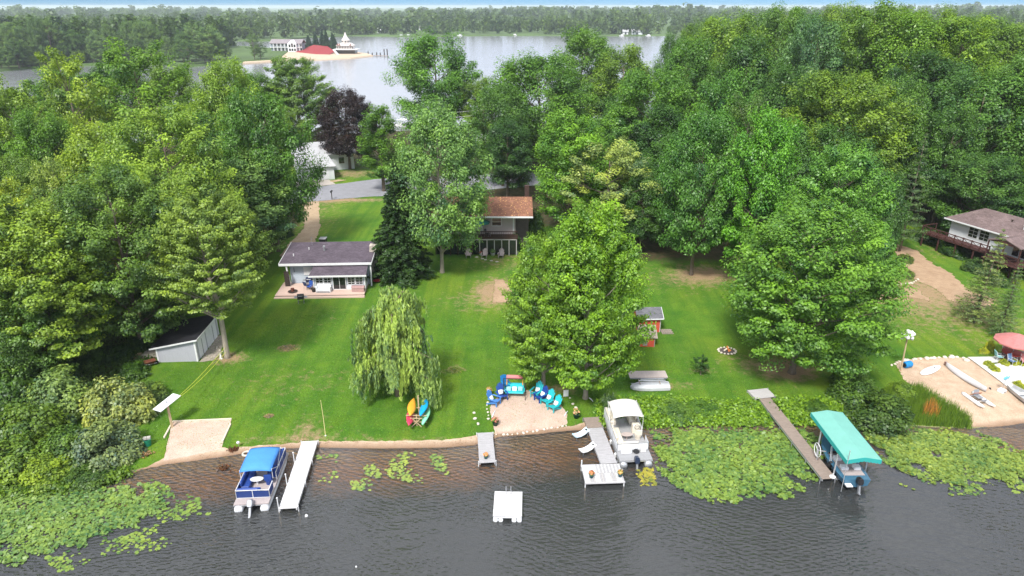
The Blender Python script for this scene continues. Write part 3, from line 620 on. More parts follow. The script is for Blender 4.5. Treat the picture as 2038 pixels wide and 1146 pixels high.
TH = 'shrubs of the shore thicket on the left'
for (px, py, w_, h, c, l) in [(215, 905, 5.5, 3.0, (.11, .16, .105), 'grey-green rounded shrub at the water beside the green bucket'), (245, 830, 6.0, 4.2, 'pale', 'large whitish-leaved shrub in front of the white panel on a post'),
      (130, 820, 6.5, 4.4, 'silver', 'large pale green shrub below the vine-wrapped trunk'), (60, 870, 6.0, 3.8, (.085, .15, .03), 'yellow-green shrub in the left shore thicket'), (140, 905, 5.0, 2.6, (.06, .12, .03), 'dark green shrub above the lily pads'),
      (20, 930, 6.0, 2.8, (.10, .17, .03), 'bright green shrub at the left edge over the lily pads'), (95, 945, 4.5, 1.6, (.12, .19, .03), 'low lime shrub leaning over the lily pads'), (180, 955, 3.6, 1.2, (.05, .10, .025), 'low dark shrub at the waterline'),
      (300, 790, 3.4, 1.6, (.09, .15, .05), 'small shrub under the white panel'), (20, 800, 6, 4.0, (.045, .10, .025), 'dark shrub at the left edge of the thicket'), (-70, 900, 7, 4, (.06, .12, .03), 'shrub at the left end of the thicket')]:
    shrub(px, py, w_, h, c, l, TH)
for (px, py, w_, h, c, l) in [(175, 725, 4, 2.2, 'dark', 0), (230, 715, 3.5, 1.7, 'deep', 0), (265, 745, 3.2, 1.3, 'dark', 0), (120, 765, 4, 2.4, 'deep', 0), (280, 690, 3, 1.4, 'deep', 0), (60, 760, 5, 3.0, 'dark', 0), (320, 640, 4, 2.5, 'deep', 0), (210, 655, 4, 2.4, 'deep', 0)]:
    shrub(px, py, w_, h, c, 'dark leafy shrub of the undergrowth beneath the left woods', 'undergrowth shrubs beneath the left woods')
for (px, py, w_, h, c, l) in [(1745, 838, 6.0, 2.7, (.042, .085, .026), 'big dark green shrub on the shore right of the teal canopy'), (1700, 800, 5.0, 2.6, (.05, .105, .03), 'dark shrub under the edge of the very wide shore maple'), (1690, 770, 4.0, 2.2, (.065, .13, .035), 'green shrub between the wide maple and the birdhouse pole'),
      (1790, 790, 3.0, 1.6, (.09, .16, .03), 'fresh green shrub beside the sand of the right beach'), (1212, 812, 1.8, 1.9, (.05, .10, .04), 'leafy dark shrub at the foot of the large yellow-green maple'), (1345, 822, 3.6, 1.0, (.07, .14, .04), 'rounded dark shrub in the shore weeds right of the cream pontoon boat'),
      (1400, 815, 3.2, .8, (.07, .15, .03), 'green shrub in the shore weeds below the fire ring'), (1625, 818, 2.6, 1.0, (.065, .135, .03), 'green shrub beside the wooden dock'),
      (1850, 480, 4.5, 2.2, 'dark', 'dark shrub under the deck of the white house'), (1900, 505, 5, 2.0, 'deep', 'dense dark shrub in front of the white house deck'), (1950, 540, 4.5, 1.8, (.05, .10, .04), 'shrub below the deck rail of the white house'), (1800, 520, 2.4, 1.1, (.08, .12, .04), 'low shrub at the top of the dirt path'),
      (1800, 548, 2.6, .9, (.09, .14, .05), 'low shrub in the stone-edged bed beside the dirt path'), (1985, 565, 3, 1.6, 'dark', 'shrub beside the small pale leaning conifer'),
      (1025, 498, 2.2, 3.2, 'deep', 'dark shrub at the right corner of the two-storey house'), (1060, 470, 4.0, 4.5, 'dark', 'large shrub on the right end of the two-storey house'), (505, 500, 5, 3.5, 'deep', 'dark shrub at the edge of the gravel drive'), (560, 470, 4, 3, 'deep', 'shaded shrub beside the gravel drive under the dense tree')]:
    shrub(px, py, w_, h, c, l)

# ---- ground cover that nobody could count
def off_docks(pts, r=.85):
    for pa, pb in (((1650, 952), (1500, 770)), ((1212, 921), (1178, 832))):
        a, b = np.array(P(*pa, .5).xy), np.array(P(*pb, .5).xy); d = b - a; u = np.clip(((pts[:, :2] - a) @ d) / (d @ d), 0, 1.02); pts = pts[np.linalg.norm(pts[:, :2] - (a + u[:, None] * d), axis=1) > r]
    return pts
def scatter(name, pts, h, wid, color, label, seed, spread=.35, cat=None, leafy=0):
    """upright blades (and leaf sprays) at the given ground points, one mass"""
    rng = np.random.default_rng(seed); n = len(pts); a = rng.uniform(0, 6.283, n); hh = h * rng.uniform(.5, 1.25, n)
    dx = np.stack([np.cos(a), np.sin(a), np.zeros(n)], 1) * wid; tip = np.stack([rng.normal(0, spread, n) * hh, rng.normal(0, spread, n) * hh, hh], 1)
    V = np.empty((n, 4, 3)); V[:, 0] = pts - dx; V[:, 1] = pts + dx; V[:, 2] = pts + tip + dx * .15; V[:, 3] = pts + tip - dx * .15
    Fq = np.arange(4 * n).reshape(n, 4); Vs = V.reshape(-1, 3); tone = np.clip(rng.normal(0, .4, n), -1, 1)
    if leafy:
        k = int(n * leafy); idx = rng.integers(0, n, k); pp = pts[idx] + np.stack([rng.normal(0, .25, k), rng.normal(0, .25, k), rng.uniform(.1, 1, k) * h * rng.uniform(.6, 1.3, k)], 1)
        v2, f2 = leaves(pp, rng.normal(0, .5, (k, 3)) + np.array([0, -.2, .9]), .13 * rng.uniform(.6, 1.4, k), rng)
        Fq = np.concatenate([Fq, f2 + len(Vs)]); Vs = np.concatenate([Vs, v2]); tone = np.concatenate([tone, np.clip(rng.normal(0, .45, k), -1, 1)])
    o = link(name, np_mesh(name, Vs, Fq, LEAF, tone)); o.color = (*color, 1); return tag(o, label, cat, kind='stuff')
def fill(pts, n, seed, z=None):
    w_ = [(P(*p, 0) if z is not None else G(*p)) for p in pts]; poly = [(p.x, p.y) for p in w_]; A = np.array(poly); rng = np.random.default_rng(seed)
    x = rng.uniform(A[:, 0].min(), A[:, 0].max(), n * 4); y = rng.uniform(A[:, 1].min(), A[:, 1].max(), n * 4); ok = inside(poly, x, y); x, y = x[ok][:n], y[ok][:n]
    return np.stack([x, y, hgt(x, y) if z is None else np.full(len(x), z)], 1)
scatter('shore_weeds', off_docks(fill([(1185, 850), (1195, 800), (1290, 795), (1400, 800), (1480, 805), (1540, 800), (1620, 795), (1690, 800), (1720, 850), (1620, 848), (1500, 850), (1400, 848), (1300, 852)], 11000, 1)), .42, .03, (.115, .215, .026), 'bright green weeds along the bank behind the lily pads', 2, leafy=1.2)
scatter('reeds', fill([(1745, 815), (1770, 775), (1830, 775), (1880, 805), (1925, 835), (1935, 855), (1870, 850), (1780, 845)], 7500, 3), .85, .025, (.095, .170, .034), 'tall green reeds between the right beach and the lily pads', 4, .12)
scatter('reeds', fill([(1830, 835), (1850, 812), (1866, 838)], 260, 5), 1.3, .03, (.34, .17, .07), 'patch of dead rusty reeds in front of the green reeds', 6, .12)
scatter('undergrowth', fill([(0, 770), (0, 640), (170, 640), (300, 640), (310, 700), (290, 760), (180, 780)], 4200, 7), .5, .05, (.040, .085, .022), 'dark undergrowth on the floor of the left woods', 8, leafy=2.0)
scatter('bank_weeds', fill([(-100, 1000), (-100, 940), (110, 935), (235, 935), (270, 945), (230, 965), (120, 985)], 3200, 9), .5, .05, (.085, .155, .026), 'leafy weeds at the waterline in front of the shore thicket', 10, leafy=2.0)
tp = []
for B in EDGES:
    rnd = np.random.default_rng(len(B)); A = np.array([(p.x, p.y) for p in B]); k = 3; q = np.repeat(A, k, 0) + rnd.normal(0, .07, (len(A) * k, 2)); z = hgt(q[:, 0], q[:, 1]); ok = z > .16; tp.append(np.concatenate([q, z[:, None]], 1)[ok])
scatter('grass', np.concatenate(tp), .13, .03, (.085, .175, .02), 'short grass growing over the edges of the sand', 12, .5)
lp = fill([(300, 900), (320, 745), (470, 640), (700, 620), (1000, 620), (1250, 680), (1500, 760), (1700, 790), (1180, 840), (960, 870), (640, 876), (450, 888)], 42000, 13)
scatter('grass', lp, .07, .03, (.072, .170, .014), 'mown grass of the lawn', 14, .6)

# ---- lily pads
def pads(name, poly, n, label, seed, size=.17, rise=(.0, .11), tilt=.32, color=(.16, .25, .035), thin=None, individual=0):
    pts = fill(poly, n, seed, z=0.0); n0 = n; rng = np.random.default_rng(seed + 1)
    if thin is not None:   # bare water between the clumps
        f = sum(np.sin(pts[:, 0] * a + b) * np.cos(pts[:, 1] * c + d) for a, b, c, d in rng.uniform(.6, 2.2, (4, 4))); pts = pts[f + rng.normal(0, .55, len(pts)) > thin + .25]
    A = np.array([tuple(P(*p, 0).xy) for p in poly]); dm = np.full(len(pts), 1e9)   # ragged rim
    for i in range(len(A)):
        a, b = A[i], A[(i + 1) % len(A)]; u_ = np.clip(((pts[:, :2] - a) @ (b - a)) / ((b - a) @ (b - a)), 0, 1); dm = np.minimum(dm, np.linalg.norm(pts[:, :2] - (a + u_[:, None] * (b - a)), axis=1))
    rim = .9 + .55 * np.sin(pts[:, 0] * 1.3 + 1) * np.cos(pts[:, 1] * 1.7) + .5 * np.sin(pts[:, 0] * 3.1 + pts[:, 1] * 2.3) + .35 * rng.normal(size=len(pts))
    if thin is None and n0 > 1000:
        lf = sum(np.sin(pts[:, 0] * a + b) * np.cos(pts[:, 1] * c + d) for a, b, c, d in rng.uniform(.5, 2.6, (5, 4))); pts = pts[(dm > rim * .75) & (lf + rng.normal(0, .5, len(pts)) > -1.9)]
    n = len(pts); s = size * np.clip(rng.lognormal(0, .36, n), .4, 2.0); z = rng.uniform(*rise, n); k = 7
    nr = unit(np.stack([rng.normal(0, tilt, n), rng.normal(0, tilt, n) - tilt * .35, np.ones(n)], 1)); a0 = rng.uniform(0, 6.283, n)
    u = unit(np.cross(nr, np.tile([0., 1, .01], (n, 1)))); w_ = np.cross(nr, u); V = np.empty((n, k, 3)); c = pts + np.stack([np.zeros(n), np.zeros(n), z + .012], 1)
    for j in range(k):
        a = a0 + .35 + j * (6.283 - .7) / (k - 2) if j < k - 1 else a0; r = s if j < k - 1 else s * .15
        V[:, j] = c + (u * np.cos(a)[:, None] + w_ * np.sin(a)[:, None] * .85) * r[:, None]
    V[:, :, 2] = np.maximum(V[:, :, 2], .008)
    tn = np.clip(rng.normal(0, .42, n) + .4 * np.sin(pts[:, 0] * .9 + 1.0) * np.cos(pts[:, 1] * .8), -1, 1)
    if individual:      # the nearest pads one by one, the rest as one mass
        root = thing('lily_bed', label, 'lily pads', (float(pts[:, 0].mean()), float(pts[:, 1].mean()), 0)); order = np.argsort(pts[:, 1]); near, rest = order[:individual], order[individual:]; rl_ = np.array(root.location)
        for i in near:
            ctr_ = V[i].mean(0); me_ = np_mesh('leaf', V[i] - ctr_, np.arange(k).reshape(1, k), PAD, tn[i:i + 1]); link('leaf', me_, root, tuple(ctr_ - rl_)).color = (*color, 1)
        V = V[rest] - rl_; tn = tn[rest]; n = len(rest)
        o = link('leaves', np_mesh('leaves', V.reshape(-1, 3), np.arange(n * k).reshape(n, k), PAD, tn), root); o.color = (*color, 1); o['kind'] = 'stuff'; return root
    o = link(name, np_mesh(name, V.reshape(-1, 3), np.arange(n * k).reshape(n, k), PAD, tn)); o.color = (*color, 1)
    return tag(o, label, None, kind='stuff')
PAD = leaf_mat('lily_leaf', .12, (1.75, 1.42, .85), (.42, .62, .68))
pads('lily_pads', [(-150, 1000), (0, 968), (130, 958), (240, 955), (330, 965), (350, 1000), (330, 1030), (250, 1065), (150, 1100), (60, 1120), (-60, 1160)], 9000, 'dense bed of upright lily pads at the lower left', 61, .105, color=(.125, .220, .060), individual=300)
pads('lily_pads', [(290, 950), (350, 975), (400, 995), (420, 1020), (385, 1065), (330, 1090), (220, 1115), (120, 1140), (90, 1110), (300, 1050)], 900, 'loose lily pads on the outer edge of the left bed', 62, .115, rise=(0, .03), tilt=.14, thin=-.1, color=(.14, .23, .06))
pads('lily_pads', [(1290, 862), (1330, 848), (1400, 845), (1500, 850), (1600, 850), (1640, 880), (1655, 905), (1640, 945), (1600, 985), (1540, 1000), (1450, 1008), (1360, 995), (1320, 960), (1295, 910)], 11500, 'dense bed of lily pads between the cream pontoon boat and the wooden dock', 63, .105, individual=300, color=(.130, .225, .052))
pads('lily_pads', [(1700, 850), (1760, 848), (1860, 850), (1940, 858), (2000, 880), (2060, 900), (2100, 930), (2050, 962), (1930, 972), (1830, 962), (1760, 925)], 11500, 'dense bed of lily pads right of the teal boat canopy', 64, .105, individual=300, color=(.145, .225, .052))
pads('lily_pads', [(1775, 930), (1850, 960), (1990, 965), (2060, 950), (2060, 985), (1950, 985), (1850, 985), (1790, 965)], 420, 'loose lily pads on the outer edge of the right bed', 65, .115, rise=(0, .04), tilt=.15, thin=.1, color=(.15, .23, .055))
pads('lily_pads', [(1265, 935), (1300, 930), (1305, 965), (1275, 968)], 90, 'small patch of yellowing lily pads behind the cream pontoon boat', 66, .12, (0, .02), .1, color=(.26, .26, .05))
FLO = (.21, .30, .09)
pads('lily_pads', [(625, 905), (672, 905), (672, 960), (625, 960)], 170, 'pale floating lily pads right of the white dock', 67, .11, (0, .012), .05, FLO, .1)
pads('lily_pads', [(695, 940), (745, 920), (760, 950), (735, 980), (700, 975)], 240, 'pale floating lily pads in open water left of centre', 68, .11, (0, .012), .05, FLO, -.2)
pads('lily_pads', [(745, 905), (800, 900), (880, 905), (895, 940), (860, 965), (780, 955)], 620, 'largest patch of pale floating lily pads off the beach', 69, .11, (0, .012), .05, FLO, .0)

# ---- far woods
def far_crowns(name, places, label, seed, n_leaf=170, base=(.048, .090, .030), cone=.06):
    rng = np.random.default_rng(seed); VV = []; FF = []; TT = []; o = 0
    protos = []
    for k in range(6):
        nc = 14; d = unit(rng.normal(size=(nc, 3))); cc = d * np.array([.8, .8, .62]) * rng.uniform(.5, .95, (nc, 1)) + np.array([0, 0, .62]); m = n_leaf // nc
        e = unit(rng.normal(size=(nc * m, 3))); pos = np.repeat(cc, m, 0) + e * .30 * np.array([1, 1, .8]); nr = e + np.array([0, 0, .6]); pos[:, 2] = np.clip(pos[:, 2], 0.0, 1.3)
        protos.append((pos, nr, np.repeat(rng.normal(0, .25, nc), m)))
    for (x, y, z, h, r) in places:
        pos, nr, tn = protos[rng.integers(6)]; a = rng.uniform(0, 6.28); ca, sa = math.cos(a), math.sin(a); px_ = pos[:, 0] * ca - pos[:, 1] * sa; py_ = pos[:, 0] * sa + pos[:, 1] * ca
        q = np.stack([x + px_ * r, y + py_ * r, z + pos[:, 2] * h / 1.3], 1); v, f = leaves(q, nr, np.full(len(q), r * .22) * rng.uniform(.7, 1.3, len(q)), rng, .75)
        VV.append(v); FF.append(f + o); o += len(v); TT.append(np.clip(tn + rng.normal(0, .45) + rng.normal(0, .2, len(q)), -1, 1))
    ob = link(name, np_mesh(name, np.concatenate(VV), np.concatenate(FF), LEAF, np.concatenate(TT))); ob.color = (*base, 1); return tag(ob, label, None, kind='stuff')
rng = np.random.default_rng(77)
pp = []
fx = np.array([p[0] for p in FARSHORE]); fy = np.array([p[1] for p in FARSHORE])
def hill(x, y): return 7 * sm((x - 150) / 500) * sm((y - 760) / 400) + 5 * np.sin(x * .004 + 1) * sm((y - 900) / 600)
for d0, d1, n in ((6, 60, 330), (60, 250, 520), (250, 900, 850), (900, 2600, 900)):
    for _ in range(n):
        ymid = 800 + (d0 + d1) / 2; x = rng.uniform(-.88, .88) * ymid; y = np.interp(x, fx, fy) + rng.uniform(d0, d1) + (8 if -380 < x < 40 and d0 < 20 else 0)
        if d0 < 20 and -150 < x < -20 and rng.random() < .45: continue
        if y < 780 and x < -330 and rng.random() < .5: continue
        h = rng.choice([rng.uniform(9, 15), rng.uniform(15, 22), rng.uniform(20, 27)], p=[.25, .5, .25]) if d0 < 900 else rng.uniform(16, 30); k = 1 + (d0 > 200) * .5 + (d0 > 800) * 1.0
        h *= 1 + .22 * math.sin(x * .021 + 1.3) * math.sin(x * .0073 + y * .004); pp.append((x, y, 1 + float(hill(x, y)), h, rng.uniform(4, 9.5) * k))
far_crowns('far_forest', pp, 'hazy wooded shore across the far lake, seen as one mass', 5, 112)
pp = []; qx = np.array([p[0] for p in PENIN[:12]]); qy = np.array([p[1] for p in PENIN[:12]]); oq = np.argsort(qx); qx = qx[oq]; qy = qy[oq]
for lo, hi, n in ((4, 14, 70), (14, 60, 150), (60, 280, 330)):
    for _ in range(n):
        x = rng.uniform(-560, -158); y = float(np.interp(x, qx, qy)) + rng.uniform(lo, hi)
        if not inside(PENIN, np.array([x]), np.array([y]))[0] or (x > -222 and y > 455): continue
        pp.append((x, y, 1, (rng.uniform(7, 17) if lo < 10 else rng.uniform(17, 26)), rng.uniform(4.5, 8.5) * (.7 if lo < 10 else 1)))
front = sorted([p for p in pp if pix(p[0], p[1], 10)[0] > -40], key=lambda p: p[1] - float(np.interp(p[0], qx, qy))); big = front[:60]; rest = [p for p in pp if p not in big]
far_crowns('peninsula_woods', rest, 'wooded point across the water on the left, seen as one mass', 6, 320, (.042, .085, .026))
for p in big:
    tree(random.choice(['round', 'tall', 'round2', 'slim', 'loose']), p[0], p[1], p[3] * random.uniform(.75, 1.1), p[4] * 2 * random.uniform(.8, 1.1), [(.06, .11, .04), (.075, .125, .05), (.045, .09, .035), (.09, .14, .05), (.10, .16, .08)][random.randrange(5)], 'hazy green tree at the front of the wooded point across the water', group='trees at the front of the wooded point', z=1.0)
# ================================================================ BUILDINGS
def window(root, x0, x1, z0, z1, y, name='window', nx=1, nz=1, label=None, fm=WHITE, side=-1):
    """window in a wall whose outer face is at local y, looking along side*y"""
    f = MB(); w_ = .07; a, b = sorted((y, y + side * .05))
    f.box(x0, x0 + w_, a, b, z0, z1).box(x1 - w_, x1, a, b, z0, z1).box(x0 + w_, x1 - w_, a, b, z0, z0 + w_).box(x0 + w_, x1 - w_, a, b, z1 - w_, z1)
    c0, c1 = sorted((y + side * .008, y + side * .03))
    for i in range(1, nx): xm = x0 + (x1 - x0) * i / nx; f.box(xm - .02, xm + .02, c0, c1, z0 + w_, z1 - w_)
    for i in range(1, nz): zm = z0 + (z1 - z0) * i / nz; f.box(x0 + w_, x1 - w_, c0, c1 - .004, zm - .02, zm + .02)
    o = f.build(name, fm, root)
    p0, p1 = sorted((y + side * .004, y + side * .016)); MB().box(x0 + w_ * .9, x1 - w_ * .9, p0, p1, z0 + w_ * .9, z1 - w_ * .9).build('pane', GLASS, o)
    return o
def siding(mb, x0, x1, y0, y1, z0, z1, step=.2, out=.02):
    """lapped boards on the front (low y) face of a wall block"""
    mb.box(x0, x1, y0, y1, z0, z1); n = max(1, int((z1 - z0) / step)); h = (z1 - z0) / n
    for i in range(n): mb.slab([(x0, y0 - out, z0 + i * h), (x1, y0 - out, z0 + i * h), (x1, y0 - .003, z0 + (i + 1) * h - .004), (x0, y0 - .003, z0 + (i + 1) * h - .004)], .012)
    return mb
def shingle(name, c, sc=1.2):
    """roof covering: courses of shingle tabs in mixed tones"""
    m, t, N, K = nodes(name); o = N('ShaderNodeOutputMaterial'); b = N('ShaderNodeBsdfPrincipled'); b.inputs['Roughness'].default_value = .95; b.inputs['Specular IOR Level'].default_value = .15
    tc = N('ShaderNodeTexCoord'); br = N('ShaderNodeTexBrick'); br.inputs['Scale'].default_value = sc; br.inputs['Mortar Size'].default_value = .012; br.inputs['Brick Width'].default_value = .35; br.inputs['Row Height'].default_value = .17
    br.inputs['Color1'].default_value = (*[v * .8 for v in c], 1); br.inputs['Color2'].default_value = (*[min(1, v * 1.2) for v in c], 1); br.inputs['Mortar'].default_value = (*[v * .6 for v in c], 1)
    nz = N('ShaderNodeTexNoise'); nz.inputs['Scale'].default_value = .7; nz.inputs['Detail'].default_value = 6; r = N('ShaderNodeMapRange'); r.inputs[1].default_value = .3; r.inputs[2].default_value = .7; r.inputs[3].default_value = .8; r.inputs[4].default_value = 1.2
    v = N('ShaderNodeVectorMath'); v.operation = 'SCALE'; K(tc.outputs['Object'], br.inputs['Vector']); K(tc.outputs['Object'], nz.inputs['Vector']); K(nz.outputs[0], r.inputs[0]); K(br.outputs[0], v.inputs[0]); K(r.outputs[0], v.inputs['Scale'])
    K(v.outputs[0], b.inputs['Base Color']); K(b.outputs[0], o.inputs[0]); _M[name] = m; return m
BLUEW = mat('blue_grey_siding', (.40, .46, .52), .7, .06, 1.5); ROOFP = shingle('plum_shingle', (.105, .085, .105)); DECKM = mat('pink_deck_board', (.56, .41, .34), .85, .12, 2, grain=(1, 8, 8), bump=.2)
# ---- blue-grey cottage
c0 = G(546, 596); t = thing('cottage', 'small blue-grey cottage with a plum shingle roof and a glazed porch', 'house', (c0.x, c0.y + .15, c0.z), R(2.8))
siding(MB(), .95, 10.25, 4.1, 9.1, -.3, 3.02, .22).build('wall', BLUEW, t)
siding(MB(), 4.15, 10.05, 1.85, 4.05, -.3, .75, .22).build('porch_wall', WHITEV, t)
MB().box(4.15, 10.05, 1.9, 4.05, .76, 2.2).build('porch_core', BLUEW, t)
MB().slab([(.0, 3.25, 3.05), (10.75, 3.25, 3.05), (10.75, 9.6, 3.62), (.0, 9.6, 3.62)], .12).build('roof', ROOFP, t)
MB().box(-.03, 10.78, 3.16, 3.245, 2.82, 3.09).build('fascia', WHITE, t); 
MB().bar((-.045, 3.25, 2.98), (-.045, 9.6, 3.55), .05, .22).bar((10.795, 3.25, 2.98), (10.795, 9.6, 3.55), .05, .22).build('barge_board', WHITE, t)
MB().slab([(3.75, 1.35, 2.22), (10.35, 1.35, 2.22), (10.35, 4.09, 2.86), (4.05, 4.09, 2.86)], .1).build('porch_roof', ROOFP, t)
MB().box(3.72, 10.38, 1.28, 1.345, 2.05, 2.24).build('porch_fascia', WHITE, t)
for x in (4.08, 10.0): MB().box(x, x + .12, 1.80, 1.92, .3, 2.12).build('corner_post', WHITE, t)
MB().bar((1.0, 3.4, .3), (.75, 3.4, 2.85), .16).build('corner_post', WHITE, t); MB().bar((10.55, 3.5, -.2), (10.6, 3.5, 2.85), .16).build('corner_post', WHITE, t)
for x0 in (4.35, 5.3): window(t, x0, x0 + .92, .85, 2.02, 1.89, nx=2, nz=4)
for x0 in (8.05, 8.98): window(t, x0, x0 + .90, .85, 2.02, 1.89, nx=2, nz=4)
d_ = window(t, 6.35, 7.9, .3, 2.08, 1.80, 'sliding_door', 2, 1)
for y0 in (2.2, 3.1): 
    o = MB().box(10.06, 10.10, y0, y0 + .75, .85, 1.95).build('side_window', WHITE, t); MB().box(10.095, 10.115, y0 + .07, y0 + .68, .92, 1.88).build('pane', GLASS, o)
MB().box(2.55, 3.65, 4.02, 4.07, 1.35, 2.35).build('wall_hatch', WHITE, t)
MB().box(1.42, 1.47, 4.03, 4.06, 1.7, 2.3).build('wall_lamp', BLACK, t)
MB().lathe([(.11, 0), (.11, .45), (.17, .5), (.17, .62), (.12, .74)], 12, (4.6, 6.9, 3.3)).build('flue_pipe', GREYM, t)
MB().lathe([(.06, 0), (.06, .4)], 10, (2.65, 7.3, 3.3)).build('vent_pipe', WHITE, t); MB().lathe([(.07, 0), (.07, .32)], 10, (1.2, 5.5, 3.2)).build('vent_pipe', WHITE, t)
MB().tube([(2.75, 8.6, 3.5), (2.75, 8.6, 4.6)], .02, 6).bar((2.5, 8.6, 4.5), (3.0, 8.6, 4.5), .02).bar((2.6, 8.6, 4.3), (2.9, 8.6, 4.3), .02).build('antenna', GREYM, t)
ch = MB()
rnd = random.Random(3)
for i in range(8):
    for s_ in (0, 1): ch.box(10.15 + s_ * .42 + rnd.uniform(-.03, .03), 10.55 + s_ * .42, 6.3 + rnd.uniform(-.04, .04), 7.2, -.2 + i * .54, .33 + i * .54)
ch.build('stone_chimney', mat('field_stone', (.48, .43, .37), .9, .4, 4, bump=.5), t)
# ---- deck of the cottage
dk = thing('deck', 'pinkish wooden deck with two steps in front of the blue-grey cottage', 'deck', t.location, R(2.8)); mb = MB()
for i in range(29): mb.box(-.05, 10.15, .36 + i * .142, .36 + i * .142 + .128, .19, .29) if i < 10 else mb.box(-.05, 4.05 if i < 26 else .9, .36 + i * .142, .36 + i * .142 + .128, .19, .29)
mb.build('boards', DECKM, dk, kind='stuff'); MB().box(-.1, 10.2, .02, .34, -.3, .12).build('step', DECKM, dk); MB().box(0, 10.1, .4, 4.5, -.3, .17).build('frame', WOOD, dk)
def onc(x, y, z=.29): return t.matrix_basis @ Vector((x, y, z))
CT = R(2.8)
BLUEC = mat('royal_blue_fabric', (.02, .07, .30), .8, .2, 5); STEEL = mat('steel', (.5, .5, .52), .3, .1, 3, metal=.8)
o = thing('fire_bowl', 'dark metal fire bowl with a rusty drum on the pink deck', 'fire pit', onc(1.75, 1.35), 0)
MB().lathe([(.15, .0), (.2, .04), (.52, .09), (.55, .11), (.5, .12), (.1, .10)], 20).build('bowl', mat('dark_iron', (.05, .035, .03), .7, .4, 4), o); MB().lathe([(.2, .11), (.2, .42), (.22, .44), (.17, .44), (.16, .3)], 16).build('drum', mat('rust', (.15, .05, .03), .8, .4, 5), o)
def gas_grill(loc, rz, label, cover=BLACK):
    o = thing('grill', label, 'grill', loc, rz); b = MB().box(-.35, .35, -.28, .28, .55, .8)
    b.build('fire_box', cover, o); MB().loft([[(x, .3 * math.cos(a) * .95, .81 + .32 * math.sin(a)) for a in [math.pi * k / 8 for k in range(9)]] for x in (-.36, .36)], True).build('lid', cover, o, bevel=.02)
    for sx in (-.3, .3):
        for sy in (-.22, .22): MB().bar((sx, sy, 0), (sx, sy, .56), .04).build('leg', GREYM, o)
    for sx in (-1, 1): MB().box(sx * .38 if sx > 0 else -.72, .72 if sx > 0 else -.38, -.24, .24, .74, .78).build('side_shelf', GREYM, o)
    MB().tube([(-.25, -.32, .95), (.25, -.32, .95)], .018, 6).build('handle', STEEL, o)
    for sx in (-.3, .3): MB().tube([(sx - .02, .25, .08), (sx + .02, .25, .08)], .08, 10).build('wheel', BLACK, o)
    return o
gas_grill(G(600, 603), R(10), 'black gas grill on the lawn just off the edge of the pink deck')
gas_grill(onc(3.35, 3.1), 0, 'large covered grill with a blue-black cover by the cottage wall', mat('navy_cover', (.018, .024, .06), .7, .3, 4))
def patio_chair(loc, rz, label, fab, group=None, frame=GREYM):
    o = thing('patio_chair', label, 'chair', loc, rz, group)
    MB().box(-.25, .25, -.25, .25, .40, .46).build('seat', fab, o, bevel=.02); MB().slab([(-.25, .24, .46), (.25, .24, .46), (.25, .42, 1.0), (-.25, .42, 1.0)], .05).build('backrest', fab, o)
    for sx in (-.27, .27):
        MB().tube([(sx, -.25, 0), (sx, -.25, .62), (sx, .3, .62)], .018, 6).build('arm', frame, o); MB().tube([(sx, .35, 0), (sx, .22, .42), (sx, .42, 1.0)], .018, 6).build('leg', frame, o)
    return o
patio_chair(onc(3.6, 1.9), R(-20), 'royal blue patio chair on the pink deck', BLUEC)
patio_chair(onc(3.25, 2.25), R(150), 'dark blue patio chair in front of the large covered grill', mat('slate_blue', (.03, .05, .13), .8, .2, 5))
o = thing('bench', 'white outdoor loveseat against the porch windows', 'bench', onc(5.35, 1.25), 0)
MB().box(-.75, .75, -.3, .3, .12, .42).build('seat', WHITEV, o, bevel=.03); MB().box(-.8, .8, .31, .45, .1, .85).build('backrest', WHITEV, o, bevel=.03)
for sx in (-.79, .79): MB().box(sx - .06 if sx > 0 else sx - .06, sx + .06, -.3, .3, .0, .62).build('arm', WHITEV, o, bevel=.02)
MB().box(-.78, .78, -.36, -.305, 0, .1).build('base', GREYM, o)
o = thing('storage_box', 'pinkish brown covered storage box at the right end of the porch', 'storage box', onc(9.35, 1.25), 0); MB().box(-.72, .72, -.3, .3, 0, .5).build('body', mat('pink_cover', (.40, .25, .23), .8, .15, 3), o, bevel=.03); MB().loft([[(-.75, -.33, .5), (-.75, .33, .5), (-.75, .15, .66), (-.75, -.15, .66)], [(.75, -.33, .5), (.75, .33, .5), (.75, .15, .66), (.75, -.15, .66)]]).build('lid', mat('pink_cover2', (.36, .22, .21), .8, .15, 3), o)
o = thing('planter', 'round black pot beside the white loveseat', 'plant pot', onc(4.2, 1.3), 0); MB().lathe([(.2, 0), (.28, .38), (.3, .4), (.25, .4), (.22, .2)], 14).build('pot', BLACK, o); MB().lathe([(.24, .36), (.1, .44)], 12).build('soil', mat('soil', (.06, .045, .03), .95), o)
o = thing('wall_screen', 'tall dark brown louvred screen standing at the left corner of the cottage', 'screen', onc(.75, 3.1), R(5)); mb = MB().box(-.28, -.23, -.03, .03, 0, 1.9).box(.23, .28, -.03, .03, 0, 1.9).box(-.23, .23, -.02, .02, 0, .1).box(-.23, .23, -.02, .02, 1.8, 1.9); DB = mat('dark_brown', (.035, .022, .018), .7, .3, 3)
mb.build('frame', DB, o)
for i in range(9): MB().slab([(-.23, -.03, .12 + i * .187), (.23, -.03, .12 + i * .187), (.23, .03, .28 + i * .187), (-.23, .03, .28 + i * .187)], .015).build('slat', DB, o)
o = thing('fire_bowl', 'small round red bowl lying on the grass right of the cottage', 'bowl', G(750, 561), 0); MB().lathe([(.2, .05), (.42, .2), (.46, .2), (.4, .16), (.15, .08)], 20).build('dish', mat('red_plastic', (.42, .05, .05), .5, .2, 4), o)
